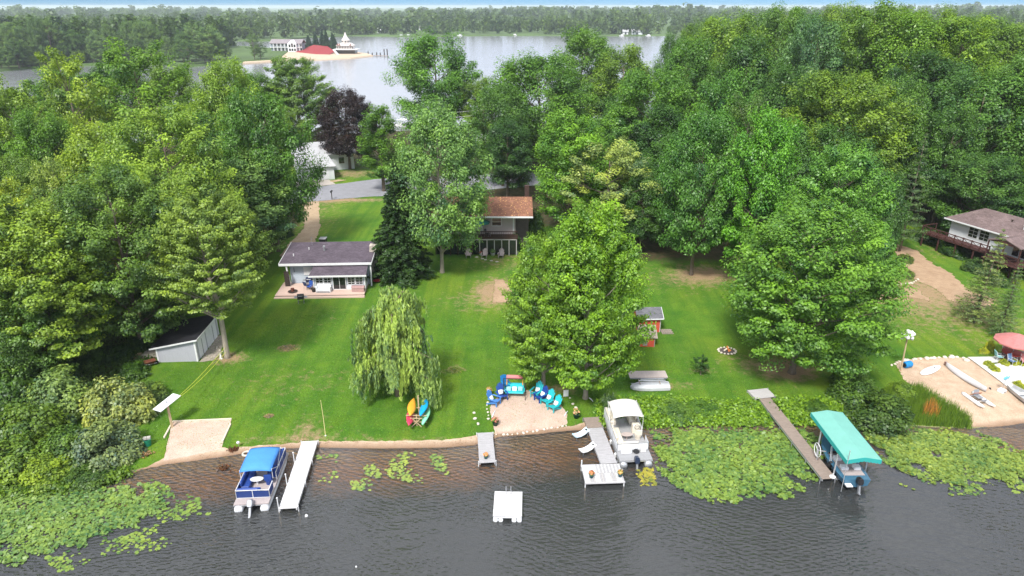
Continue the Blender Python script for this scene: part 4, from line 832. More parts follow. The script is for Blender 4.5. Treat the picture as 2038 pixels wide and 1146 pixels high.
o = thing('trash_can', 'black wheeled trash can behind the cottage roof', 'trash can', G(638, 500) + Vector((0, 1.8, 0)), 0, sc=1.25); MB().loft([[(-.28, -.3, .05), (.28, -.3, .05), (.28, .3, .05), (-.28, .3, .05)], [(-.35, -.38, 1.0), (.35, -.38, 1.0), (.35, .38, 1.0), (-.35, .38, 1.0)]]).build('body', BLACK, o); MB().box(-.38, .38, -.42, .42, 1.005, 1.07).build('lid', mat('grey_lid', (.25, .25, .26), .5), o, bevel=.02)
for sx in (-.3, .3): MB().tube([(sx - .03, .33, .12), (sx + .03, .33, .12)], .12, 10).build('wheel', BLACK, o)
# ---- grey storage shed
a_, b_ = G(315, 721), G(394, 719); rz = math.atan2(b_.y - a_.y, b_.x - a_.x); t = thing('storage_shed', 'grey storage shed with a black sloping roof and white double doors', 'shed', a_, rz)
GS = mat('grey_lilac_siding', (.40, .40, .44), .75, .08, 2, grain=(7, 7, .4)); W_ = 3.75; D_ = 5.7
MB().add([(0, 0, -.2), (W_, 0, -.2), (W_, D_, -.2), (0, D_, -.2), (0, 0, 1.55), (W_, 0, 2.25), (W_, D_, 2.25), (0, D_, 1.55)], [(3, 2, 1, 0), (4, 5, 6, 7), (0, 1, 5, 4), (1, 2, 6, 5), (2, 3, 7, 6), (3, 0, 4, 7)]).build('wall', GS, t)
for i in range(24): MB().box(.14 + i * .148, .145 + i * .148 + .012, -.012, 0, -.1, 1.5 + i * .028).build('batten', GS, t)
MB().slab([(-.45, -.22, 1.56), (W_ + .3, -.22, 2.42), (W_ + .3, D_ + .25, 2.42), (-.45, D_ + .25, 1.56)], .09).build('roof', shingle('black_shingle', (.022, .022, .026)), t)
MB().bar((-.46, -.255, 1.50), (W_ + .31, -.255, 2.36), .05, .14).build('barge_board', WHITE, t); MB().box(W_ + .305, W_ + .345, -.25, D_ + .28, 2.27, 2.43).build('fascia', WHITE, t)
for x in (-.015, W_ - .13): MB().box(x, x + .145, -.03, .06, -.2, 1.52 + (x > 1) * .66).build('corner_trim', WHITE, t)
MB().box(W_ + .001, W_ + .03, -.03, .13, -.2, 2.2).build('corner_trim', WHITE, t); MB().box(W_ + .001, W_ + .03, D_ - .15, D_, -.2, 2.2).build('corner_trim', WHITE, t)
for k, y0 in enumerate((.55, 1.45, 2.6, 3.35, 4.25)): 
    o = MB().box(W_ + .002, W_ + .05, y0, y0 + (.86 if k != 2 else .7), -.1, 1.95).build('door', WHITEV, t); 
    if k in (0, 3): MB().box(W_ + .052, W_ + .075, y0 + .80, y0 + .83, .1, 1.8).build('handle', BLACK, o)
# old boards and a boat bow beside the shed
o = thing('board_stack', 'stack of old tan boards and a broken blue-white boat bow left of the grey shed', 'board stack', G(302, 708), R(14)); 
for i in range(5): MB().box(-1.7 + i * .1, 1.0 - i * .15, -.5 + i * .17, -.36 + i * .17, .02 + i * .06, .07 + i * .06).build('board', TAN, o)
MB().loft([[(-1.4 + .0 * k, 0, .05) for k in range(4)], [(-.5, -.45, .05), (-.5, .45, .05), (-.5, .4, .42), (-.5, -.4, .42)], [(.7, -.55, .05), (.7, .55, .05), (.7, .5, .45), (.7, -.5, .45)]]).build('boat_bow', mat('old_fibreglass', (.5, .44, .36), .6, .3, 2), o)
o = thing('wheelbarrow', 'rusty wheelbarrow tipped in the weeds in front of the grey shed', 'wheelbarrow', G(300, 728), R(40)); MB().loft([[(-.3, -.2, .25), (.3, -.2, .25), (.3, .2, .25), (-.3, .2, .25)], [(-.5, -.35, .55), (.5, -.35, .55), (.5, .35, .55), (-.5, .35, .55)]]).build('tray', mat('rust', (.15, .05, .03)), o); MB().tube([(.55, -.04, .18), (.55, .04, .18)], .18, 14).build('wheel', BLACK, o)
for sy in (-.25, .25): MB().tube([(.55, sy * .3, .18), (-.2, sy, .3), (-1.0, sy, .5)], .025, 6).build('handle', WHITE, o)
# ---- two-storey house
h0 = G(920, 503); t = thing('house', 'two-storey house with an orange-brown leaf-strewn roof and a balcony deck', 'house', (h0.x - 3.4, h0.y, h0.z), 0)
TAUPE = mat('taupe_siding', (.46, .39, .38), .8, .08, 1.5); ROOFO = shingle('orange_shingle', (.22, .105, .068), 1.0); DKW = mat('dark_stained_wood', (.055, .03, .022), .8, .3, 3)
siding(MB(), 0, 10.6, .8, 7.6, -.3, 5.25, .2).build('wall', TAUPE, t)
MB().slab([(-.6, -.85, 5.35), (12.9, -.85, 5.35), (12.9, 3.6, 6.85), (-.6, 3.6, 6.85)], .12).slab([(-.6, 3.6, 6.85), (12.9, 3.6, 6.85), (12.9, 8.4, 5.3), (-.6, 8.4, 5.3)], .12).build('roof', ROOFO, t)
MB().box(-.6, 12.9, -.93, -.855, 5.16, 5.36).build('gutter', WHITEV, t)
MB().box(11.9, 12.5, 4.6, 5.2, 5.5, 8.1).build('chimney', mat('dark_brick', (.06, .035, .03), .9, .3, 5), t)
MB().box(10.6, 12.4, 2.2, 7.6, -.3, 5.0).build('side_wall', mat('dark_taupe', (.09, .07, .07), .8), t)
window(t, 7.4, 8.75, 3.55, 4.75, .78, 'window', 1, 2); window(t, 2.2, 3.6, 3.4, 4.75, .78, 'window', 2, 1); MB().box(5.0, 6.2, .74, .79, 2.7, 4.8).build('balcony_door', WHITE, t)
MB().box(10.25, 10.42, .70, .78, 2.5, 5.0).build('corner_trim', WHITE, t)
MB().box(-.2, 10.9, -1.0, .75, 2.28, 2.42).build('balcony_deck', DKW, t)
ra = MB(); ra.box(-.2, 10.9, -1.05, -.97, 3.28, 3.38).box(-.2, 10.9, -1.04, -.98, 2.5, 2.56); ra.build('balcony_rail', DKW, t)
for i in range(46): MB().box(-.15 + i * .24, -.11 + i * .24, -1.035, -.985, 2.56, 3.28).build('baluster', DKW, t)
for i in range(12):
    x = -.1 + i * .98; MB().box(x, x + .1, -1.0, -.9, -.2, 2.28).build('porch_post', WOODG if i > 5 else DKW, t); 
    if i < 11: MB().box(x + .12, x + .96, -.90, -.87, .1, 2.2).build('screen_panel', GLASS, t)
MB().box(-.1, 10.8, -1.0, -.9, 2.14, 2.26).build('porch_beam', WOODG, t)
rl = np.random.default_rng(5); n = 500; xx = rl.uniform(-.5, 12.8, n); yy = rl.uniform(-.8, 3.5, n); V, F = leaves(np.stack([xx, yy, 5.38 + (yy + .85) / 4.45 * 1.5], 1), np.tile([0, -.4, 1.], (n, 1)) + rl.normal(0, .2, (n, 3)), rl.uniform(.05, .12, n), rl)
o = link('fallen_leaves', np_mesh('fallen_leaves', V, F, mat('dead_leaf', (.5, .28, .12), .9, .5, 8)), t); o['kind'] = 'stuff'
def onh(x, y, z): return t.matrix_basis @ Vector((x, y, z))
def parasol(name, label, loc, r, z, m, n=8, pole=GREYM, rise=.55):
    o = thing(name, label, 'umbrella', loc, .2); MB().tube([(0, 0, 0), (0, 0, z + rise)], .03, 8).build('pole', pole, o)
    rim = [(r * math.cos(2 * math.pi * k / n), r * math.sin(2 * math.pi * k / n), z) for k in range(n)]; mid = [(p[0] * .5, p[1] * .5, z + rise * .62) for p in rim]
    c = MB().loft([[(p[0], p[1], z - .12) for p in rim], rim, mid, [(p[0] * .02, p[1] * .02, z + rise) for p in rim]], True, False).build('canopy', m, o)
    sf = c.modifiers.new('t', 'SOLIDIFY'); sf.thickness = .015
    for k in range(n): MB().tube([(rim[k][0] * .98, rim[k][1] * .98, z - .02), (0, 0, z + rise - .06)], .012, 5).build('rib', pole, o)
    return o
parasol('patio_umbrella', 'green patio umbrella on the balcony of the two-storey house', onh(6.0, -.1, 2.42), 1.25, 1.95, mat('green_canvas', (.02, .16, .13), .8, .12, 3))
DKF = mat('black_mesh', (.03, .03, .035), .7, .2, 4)
patio_chair(onh(6.9, -.3, 2.42), R(60), 'dark chair with a pale cushion on the balcony of the two-storey house', DKF)
def adirondack(loc, rz, label, m, group=None):
    o = thing('adirondack_chair', label, 'chair', loc, rz, group)
    for i in range(5): MB().slab([(-.27, -.38 + i * .13, .40 - i * .035), (.27, -.38 + i * .13, .40 - i * .035), (.27, -.265 + i * .13, .37 - i * .035), (-.27, -.265 + i * .13, .37 - i * .035)], .022).build('seat_slat', m, o)
    hts = (.74, .88, .94, .88, .74)
    for i in range(5):
        x = -.24 + i * .118; h = hts[i]; MB().add([(x * .85, .24, .18), (x * .85 + .1, .24, .18), (x * 1.15 + .112, .24 + h * .38, h + .12), (x * 1.15 + .055, .24 + h * .40, h + .19), (x * 1.15, .24 + h * .38, h + .12),
            (x * .85, .27, .19), (x * .85 + .1, .27, .19), (x * 1.15 + .112, .27 + h * .38, h + .13), (x * 1.15 + .055, .27 + h * .40, h + .20), (x * 1.15, .27 + h * .38, h + .13)],
            [(0, 1, 2, 3, 4), (9, 8, 7, 6, 5), (0, 5, 6, 1), (1, 6, 7, 2), (2, 7, 8, 3), (3, 8, 9, 4), (4, 9, 5, 0)]).build('back_slat', m, o)
    for sx in (-1, 1):
        MB().box(sx * .37 - .07, sx * .37 + .07, -.42, .38, .555, .58).build('arm', m, o, bevel=.02); MB().box(sx * .30 - .02, sx * .30 + .02, -.40, -.30, 0, .55).build('front_leg', m, o); MB().bar((sx * .30, -.36, .36), (sx * .30, .55, .02), .03, .1).build('side_rail', m, o)
    return o
BEIGE = mat('weathered_beige', (.45, .38, .36), .8, .15, 4); HG = 'lawn chairs in front of the two-storey house'
ad0 = adirondack(G(932, 512), R(180 + 10), 'beige adirondack chair on the grass left of the two-storey house', BEIGE, HG); ad0.rotation_euler.z = R(8)
for px_, l in ((964, 'beige adirondack chair with a tan cushion left of the potted fern'), (997, 'beige adirondack chair on the grass right of the potted fern')): dup(ad0, G(px_, 512), R(-5), l, HG)
# ---- flower pots
def flowers(loc, label, pot, bloom, r=.24, ph=.3, fh=.42, group=None, n=150, name='flower_pot'):
    o = thing(name, label, 'flower pot', loc, random.uniform(0, 6), group); MB().lathe([(r * .72, 0), (r, ph), (r * 1.08, ph + .02), (r * .9, ph + .02), (r * .85, ph - .06)], 14).build('pot', pot, o, smooth=True)
    rg = np.random.default_rng(int(abs(loc[0] * 37) + abs(loc[1] * 11))); d = unit(rg.normal(size=(n, 3))); pos = d * np.array([r * 1.35, r * 1.35, fh * .55]) * (rg.random((n, 1)) ** .4) + np.array([0, 0, ph + fh * .5])
    V, F = leaves(pos, d + np.array([0, 0, .5]), rg.uniform(.05, .1, n), rg, .8); k = int(n * .55); 
    link('blooms', np_mesh('blooms', V[:4 * k], F[:k], LEAF, rg.normal(-.3, .25, k)), o).color = (*bloom, 1); link('foliage', np_mesh('foliage', V[4 * k:] - np.array([0, 0, .06]), F[:n - k], LEAF, rg.normal(0, .3, n - k)), o).color = (.09, .16, .05, 1); return o
TEALP = mat('teal_glaze', (.012, .10, .13), .35, .2, 3); CER = mat('white_ceramic', (.7, .7, .7), .4, .1, 3); BLK = BLACK
flowers(G(981, 508), 'potted fern between the lawn chairs of the two-storey house', CER, (.10, .18, .07), .3, .35, .6)
flowers(G(957, 508), 'white pot beside the cushioned lawn chair of the two-storey house', CER, (.3, .1, .08), .18, .3, .25)
for px_, l in ((1006, 'small white pot by the screen porch'), (1013, 'tall white pot by the screen porch'), (1029, 'round white pot at the right corner of the screen porch')): flowers(G(px_, 506), l, CER, (.15, .2, .1), .16, .34, .2)
for i, (a, b) in enumerate(((949, 512), (960, 515), (966, 517), (978, 519), (989, 521))): 
    p = G(a, b, .012); o = MB().prism([(.22 * math.cos(k * .9 + i) * (1 + .15 * math.sin(k * 2 + i)), .16 * math.sin(k * .9 + i)) for k in range(7)], 0, .05).build('stepping_stone', mat('flagstone', (.5, .47, .42), .9, .15, 3)); o.location = p; tag(o, 'flat pale stepping stone in front of the two-storey house', 'stone', 'stepping stones before the two-storey house')
# ---- white house on the right
q0 = P(1893, 430, 6.0); t = thing('house', 'white one-storey house with a brown roof and a cross-braced deck rail', 'house', (59.4, 88.6, gz(60, 88) - .1), R(-69))
WH = mat('white_siding', (.66, .69, .70), .7, .07, 1.5, grain=(1, 1, 8)); ROOFB = shingle('brown_shingle', (.17, .125, .12)); RED = mat('red_brown_stain', (.07, .027, .024), .8, .3, 3)
zf = 2.0
siding(MB(), 0, 13, 0, 7, zf - .3, zf + 2.6, .18).build('wall', WH, t); MB().box(.3, 12.8, .4, 6.8, -.5, zf - .3).build('foundation', DB, t)
MB().slab([(-.6, -.75, zf + 2.55), (13.6, -.75, zf + 2.55), (13.6, 3.6, zf + 4.0), (1.6, 3.6, zf + 4.0)], .12).add([(-.6, -.75, zf + 2.55), (1.6, 3.6, zf + 4.0), (-.6, 7.8, zf + 2.55)], [(0, 1, 2)]).slab([(1.6, 3.6, zf + 4.0), (13.6, 3.6, zf + 4.0), (13.6, 7.8, zf + 2.55), (-.6, 7.8, zf + 2.55)], .12).build('roof', ROOFB, t)
MB().box(-.62, 13.6, -.82, -.755, zf + 2.40, zf + 2.56).build('gutter', WHITEV, t)
for x0 in (2.6, 4.1): window(t, x0, x0 + 1.35, zf + .75, zf + 2.15, -.02, 'window', 2, 3)
window(t, 8.6, 10.4, zf + .1, zf + 2.1, -.02, 'sliding_door', 2, 1)
for k, (x, y) in enumerate(((8.4, 1.4), (8.9, 2.0), (6.2, 2.3))): MB().lathe([(.08, 0), (.08, .5), (.13, .52), (.13, .6)], 10, (x, y, zf + 3.2)).build('roof_vent', WHITE if k < 2 else DB, t)
MB().box(-2.6, 13, -1.9, -.04, zf - .12, zf).build('deck', RED, t)
for x in (-2.4, 0, 2.5, 5, 7.5, 10): MB().box(x, x + .14, -1.8, -1.66, -.5, zf - .12).build('deck_post', RED, t)
MB().box(-2.6, 7.0, -1.92, -1.82, zf + .92, zf + 1.02).box(-2.6, 7.0, -1.90, -1.84, zf + .12, zf + .2).build('deck_rail', RED, t)
for i in range(9):
    x = -2.55 + i * 1.19; MB().box(x, x + .1, -1.93, -1.81, zf, zf + 1.06).build('rail_post', RED, t)
    if i < 8: MB().bar((x + .1, -1.88, zf + .2), (x + 1.19, -1.88, zf + .92), .05).build('cross_brace', RED, t); MB().bar((x + .1, -1.84, zf + .92), (x + 1.19, -1.84, zf + .2), .05).build('cross_brace', RED, t)
MB().box(-2.62, -2.52, -1.9, .8, zf + .92, zf + 1.02).box(-2.62, -2.5, .7, .8, zf, zf + 1.0).build('side_rail', RED, t)
MB().slab([(7.6, -3.6, zf + 2.35), (9.6, -3.6, zf + 3.0), (9.6, .6, zf + 3.0), (7.6, .6, zf + 2.35)], .1).slab([(9.6, -3.6, zf + 3.0), (11.8, -3.6, zf + 2.35), (11.8, .6, zf + 2.35), (9.6, .6, zf + 3.0)], .1).build('porch_roof', ROOFB, t)
MB().add([(7.7, -3.5, zf + 2.28), (11.7, -3.5, zf + 2.28), (9.6, -3.5, zf + 2.9), (7.7, -3.42, zf + 2.28), (11.7, -3.42, zf + 2.28), (9.6, -3.42, zf + 2.9)], [(0, 1, 2), (5, 4, 3), (0, 3, 4, 1), (1, 4, 5, 2), (2, 5, 3, 0)]).build('porch_gable', RED, t)
MB().box(7.4, 12, -3.6, -1.93, zf - .12, zf).build('porch_deck', RED, t)
for x in (7.65, 9.6, 11.6): MB().box(x, x + .12, -3.48, -3.36, -.6, zf + 2.3).build('porch_post', RED, t)
for x in (7.75, 9.7): 
    MB().bar((x, -3.45, zf + .1), (x + 1.9, -3.45, zf + .95), .05).bar((x, -3.40, zf + .95), (x + 1.9, -3.40, zf + .1), .05).bar((x, -3.42, zf + 1.0), (x + 1.9, -3.42, zf + 1.0), .08).build('porch_brace', RED, t)
# ---- garage and the white house beyond the road
a_, b_ = G(596, 362), G(659, 357); rz = math.atan2(b_.y - a_.y, b_.x - a_.x); t = thing('garage', 'white garage with a pale roof beside the road', 'garage', a_, rz)
PALE = mat('pale_roof', (.42, .42, .43), .8, .1, 1)
MB().box(0, 6.6, 0, 6.5, -.3, 2.7).build('wall', WH, t); 
dd_ = MB()
for i in range(4): dd_.box(.5, 5.6, -.04, -.005, .05 + i * .55, .05 + i * .55 + .53)
dd_.build('garage_door', WHITEV, t)
MB().slab([(-.4, -.5, 2.6), (7.0, -.5, 2.6), (6.0, 3.2, 4.2), (.6, 3.2, 4.2)], .1).slab([(.6, 3.2, 4.2), (6.0, 3.2, 4.2), (7.0, 7, 2.6), (-.4, 7, 2.6)], .1).add([(7.0, -.5, 2.6), (7.0, 7, 2.6), (6.0, 3.2, 4.2)], [(0, 1, 2)]).add([(-.4, -.5, 2.6), (-.4, 7, 2.6), (.6, 3.2, 4.2)], [(0, 2, 1)]).build('roof', PALE, t)
t2 = thing('house', 'white house with a pale grey roof behind the garage', 'house', a_ + Vector((1.0, 9.0, 0)), rz); siding(MB(), -4, 7.5, 0, 8, -.3, 3.4, .25).build('wall', WH, t2); MB().slab([(-4.5, -.6, 3.3), (8.0, -.6, 3.3), (8.0, 4, 5.2), (-4.5, 4, 5.2)], .12).slab([(-4.5, 4, 5.2), (8.0, 4, 5.2), (8.0, 8.6, 3.3), (-4.5, 8.6, 3.3)], .12).build('roof', mat('grey_roof', (.42, .42, .44), .85, .1, 1), t2)
window(t2, 4.4, 5.6, 1.2, 2.6, -.03); window(t2, 1.0, 2.2, 1.2, 2.6, -.03)
o = thing('board_stack', 'scattered planks on the dry grass beside the garage', 'planks', G(672, 361), R(40)); 
for i in range(4): MB().bar((-1.6 + i * .2, i * .28, .06 + .02 * i), (1.6 - i * .3, i * .25 - .2, .08 + .02 * i), .22, .06).build('plank', TAN, o)
t3 = thing('house', 'pale house glimpsed through the trees behind the two-storey house', 'house', (-7.5, 152, gz(-7, 152)), 0); MB().box(0, 9, 0, 7, -.3, 3.2).build('wall', WH, t3); MB().slab([(-.5, -.5, 3.1), (9.5, -.5, 3.1), (9.5, 3.5, 5), (-.5, 3.5, 5)], .1).slab([(-.5, 3.5, 5), (9.5, 3.5, 5), (9.5, 7.5, 3.1), (-.5, 7.5, 3.1)], .1).build('roof', PALE, t3); window(t3, 2, 3.4, 1, 2.4, -.02); window(t3, 5, 6.4, 1, 2.4, -.02)
t3 = thing('house', 'low pale building showing between trunks above the white house on the right', 'house', (88, 128, gz(88, 128)), R(-30)); MB().box(0, 9, 0, 6, -.3, 2.8).build('wall', WH, t3); MB().slab([(-.5, -.5, 2.7), (9.5, -.5, 2.7), (9.5, 3, 4.2), (-.5, 3, 4.2)], .1).slab([(-.5, 3, 4.2), (9.5, 3, 4.2), (9.5, 6.5, 2.7), (-.5, 6.5, 2.7)], .1).build('roof', ROOFB, t3)
o = thing('mailbox', 'dark mailbox on a post at the road edge by the gravel drive', 'mailbox', G(661, 397), 0, sc=1.2); MB().box(-.05, .05, -.05, .05, -.2, 1.05).build('post', DB, o); MB().loft([[(.13 * math.cos(a), y, 1.18 + (.16 if math.sin(a) > 0 else .12) * math.sin(a)) for a in [2 * math.pi * k / 10 for k in range(10)]] for y in (-.28, .28)]).build('box', BLACK, o)
# wires over the road
for nm, x, y in (('left', -75, 148), ('right', -6, 146)):
    o = thing('utility_pole', 'wooden utility pole hidden among the %s trees by the road' % nm, 'utility pole', (x, y, gz(x, y)), 0); MB().tube([(0, 0, -.5), (0, 0, 11.5)], [.16, .11], 8).build('pole', BARK, o); MB().box(-.9, .9, -.06, .06, 10.7, 10.85).build('cross_arm', BARK, o)
for k, (dx, zz, l) in enumerate(((-.7, 12.1, 'upper thin white power wire crossing before the purple tree'), (.7, 10.9, 'lower thin white power wire crossing before the purple tree'))):
    n = 16; pts = [(-75 + 69 * i / n, 148 - 10 * math.sin(math.pi * i / n) * .0 - 2 * i / n + dx, zz - 2.2 * math.sin(math.pi * i / n)) for i in range(n + 1)]
    tag(MB().tube(pts, .022, 5).build('power_wire', mat('wire', (.6, .6, .6), .5)), l, 'wire')
# ---- the two red sheds
RB = mat('red_barn_paint', (.55, .085, .045), .8, .15, 2, grain=(6, 6, .5)); ROOFG = shingle('grey_shingle', (.15, .15, .165))
p = G(1262, 668); t = thing('red_shed', 'larger red shed with a grey roof half hidden by the yellow-green maple', 'shed', (p.x + .5, p.y + .6, p.z), R(3))
MB().box(0, 2.3, 0, 2.2, -.1, 1.75).build('wall', RB, t)
for x in (-.01, 2.22): MB().box(x, x + .09, -.02, .05, -.1, 1.75).build('corner_trim', WOODG, t)
MB().slab([(-.25, -.25, 1.72), (2.5, -.25, 1.72), (2.5, 1.1, 2.45), (-.25, 1.1, 2.45)], .07).slab([(-.25, 1.1, 2.45), (2.5, 1.1, 2.45), (2.5, 2.45, 1.72), (-.25, 2.45, 1.72)], .07).build('roof', ROOFG, t)
MB().bar((2.53, -.27, 1.66), (2.53, 1.1, 2.40), .04, .12).build('barge_board', WHITE, t); MB().box(-.27, 2.5, -.30, -.255, 1.62, 1.73).build('fascia', WHITEV, t)
p = G(1272, 692); t = thing('red_shed', 'smaller weathered red coop in front of the larger red shed', 'shed', (p.x + .05, p.y + .3, p.z), R(-4))
MB().box(0, 1.5, 0, 1.5, -.1, 1.1).build('wall', RB, t); MB().slab([(-.2, -.2, 1.1), (1.75, -.2, 1.05), (1.75, 1.75, 1.6), (-.2, 1.75, 1.65)], .06).build('roof', WOOD, t)
for x in (-.03, 1.44): MB().box(x, x + .09, -.03, .04, -.15, 1.08).build('corner_post', WOOD, t)
MB().box(.35, .8, -.03, -.005, .1, .75).build('door', WOOD, t)
o = thing('pallet', 'wooden pallet ramp on the grass at the right end of the larger red shed', 'pallet', G(1326, 661), R(3)); 
for i in range(6): MB().box(-.55 + i * .19, -.42 + i * .19, -.5, .5, .10, .13).build('slat', WOOD, o)
for y in (-.42, 0, .42): MB().box(-.56, .66, y - .04, y + .04, 0, .098).build('runner', WOOD, o)
# ================================================================ THE WATERFRONT
def line(pa, pb, z):
    a, b = P(*pa, z), P(*pb, z); d = b - a; return Vector((a.x, a.y, 0)), math.atan2(-d.x, d.y), d.length
def dock(name, label, a, rz, L, w_, m, top=.42, pitch=.15, posts=4, pm=ALU, edge=None, tall=()):
    o = thing(name, label, 'dock', (a.x, a.y, 0), rz); mb = MB(); n = int(L / pitch); rd = random.Random(int(L * 100))
    for i in range(n): mb.box(-w_ / 2 + rd.uniform(-.008, .008), w_ / 2 + rd.uniform(-.008, .008), i * pitch, (i + 1) * pitch - .014, top - .05, top + rd.uniform(-.004, .004))
    mb.build('deck_boards', m, o, kind='stuff')
    for sx in (-1, 1): MB().box(sx * (w_ / 2 - .05) - .04, sx * (w_ / 2 - .05) + .04, .01, L - .03, top - .22, top - .055).build('side_beam', edge or m, o)
    for i in range(posts):
        y = .12 + (L - .24) * i / max(1, posts - 1)
        for sx in (-1, 1):
            hi = top + (.75 if (i, sx) in tall else .06); MB().tube([(sx * (w_ / 2 + .045), y, -1.5), (sx * (w_ / 2 + .045), y, hi)], .035, 8).build('post', pm, o)
            if (i, sx) in tall: MB().lathe([(.03, 0), (.055, .02), (.055, .07), (.02, .1)], 10, (sx * (w_ / 2 + .045), y, hi)).build('post_cap', WHITE, o)
    return o
WD = mat('white_dock_board', (.56, .55, .55), .65, .16, 1.5, grain=(1, 5, 5)); GD = mat('grey_dock_board', (.38, .37, .38), .8, .2, 2, grain=(1, 6, 6)); BD = mat('brown_dock_board', (.27, .215, .18), .85, .35, 3, grain=(1, 9, 9), bump=.3)
a, rz, Ld = line((573, 1011), (617, 876), .42); dock('dock', 'long white dock beside the blue pontoon boat', a, rz, Ld, 1.22, WD, .42, .3, 4, WHITE, tall={(0, -1), (1, -1), (2, -1)})
a, rz, Ld = line((970, 920), (965, 860), .42); dock('dock', 'short grey dock with one flower pot off the small beach', a, rz, Ld, 1.22, GD, .42, .15, 2, WHITE)
a, rz, Ld = line((1212, 921), (1184, 850), .5); dock('dock', 'straight grey dock running out beside the cream pontoon boat', a, rz, Ld, 1.25, GD, .48, .15, 3, GREYM); dir_ = Vector((-math.sin(rz), math.cos(rz), 0))
a2 = a + dir_ * (Ld + .02); dock('dock_ramp', 'old worn wooden gangway joining the grey dock to the grass', a2, rz, 1.5, 1.25, BD, .47, .15, 2, GREYM)
# slatted head of the dock
ct = P(1196, 938, .5); t = thing('dock_platform', 'slatted white and grey platform with two flower pots at the end of the grey dock', 'dock', (ct.x + .1, ct.y - .15, 0), R(3)); n = 22; HW = WD
for i in range(n):
    x = -1.42 + i * .1295; MB().box(x, x + .115, .02, 1.0, .43, .48).build('slat', WD if i % 2 or i < 8 else GD, t); MB().box(x, x + .115, -1.0, -.01, .43, .48).build('slat', (WD, GD, WD, WOODG)[(i * 7 // 3) % 4], t)
MB().box(-1.46, 1.46, -1.04, -1.003, .34, .47).box(-1.46, 1.46, 1.003, 1.04, .34, .47).build('edge_beam', WD, t); MB().box(-1.44, -1.36, -.98, .98, .33, .425).box(1.36, 1.44, -.98, .98, .33, .425).build('side_beam', GREYM, t)
for sx in (-1.4, 1.4):
    for sy in (-.95, .95): MB().tube([(sx, sy, -1.6), (sx, sy, .42 if sy < 0 or sx > 0 else .95)], .045, 8).build('post', WHITE, t)
a, rz, Ld = line((1650, 952), (1518, 787), .5); dock('dock', 'long weathered brown dock through the lily pads beside the teal canopy', a, rz, Ld, 1.05, BD, .5, .15, 6, GREYM, ALU)
a, rz, Ld = line((1524, 791), (1511, 775), .6); dock('dock_landing', 'wide grey plank landing where the brown dock meets the grass', a, rz + .1, 1.5, 1.9, WOODG, .60, .16, 2, GREYM)
# flower pots on the docks and round the sand
PK = (.55, .20, .13); SAL = (.60, .28, .18); PG = 'teal flower pots on the docks'
flowers(P(967, 912, .425), 'teal pot of salmon flowers at the end of the short grey dock', TEALP, SAL, .16, .24, .3, PG)
flowers(P(1177, 950, .485), 'teal pot of pink-orange flowers on the left of the slatted dock platform', TEALP, PK, .17, .26, .34, PG); flowers(P(1234, 948, .485), 'teal pot of peach flowers on the right of the slatted dock platform', TEALP, (.60, .33, .16), .17, .26, .34, PG)
flowers(G(974, 786), 'dark pot of peach flowers at the upper left edge of the sand circle', BLK, (.62, .38, .20), .24, .4, .42); flowers(G(1073, 777), 'tall white urn of orange-brown flowers above the sand circle', CER, (.35, .13, .06), .22, .6, .5)
flowers(G(986, 846), 'dark green pot of pink flowers at the lower left edge of the sand circle', mat('dark_green', (.01, .05, .04), .5), (.60, .25, .25), .26, .35, .5); flowers(G(1147, 831), 'dark green pot of pink and white flowers right of the sand circle', mat('dark_green', (.01, .05, .04)), (.65, .38, .32), .28, .36, .55)
# ---- swim raft
ct = P(1011, 1001, .5); t = thing('swim_raft', 'square white swim raft with a ladder and four float drums', 'raft', (ct.x, ct.y, 0), R(-1.5)); mb = MB()
for i in range(14): mb.box(-.97, .97, -1.25 + i * .179, -1.25 + i * .179 + .172, .40, .47)
mb.build('deck_boards', WD, t, kind='stuff'); MB().box(-.95, .95, -1.22, 1.22, .26, .395).build('frame', WHITEV, t)
for x in (-.8, -.45, .45, .8): MB().tube([(x, -1.3, .10), (x, -1.27, .10), (x, 1.25, .10)], [.13, .165, .165], 14).build('float_drum', WHITEV, t, smooth=False)
for x in (-.17, .17): MB().tube([(x, .95, .47), (x, .98, .85), (x, 1.2, .95), (x, 1.32, .8), (x, 1.34, -.6)], .022, 8).build('ladder_rail', STEEL, t)
for z in (-.3, 0, .25): MB().tube([(-.17, 1.34, z), (.17, 1.34, z)], .018, 6).build('ladder_rung', STEEL, t)
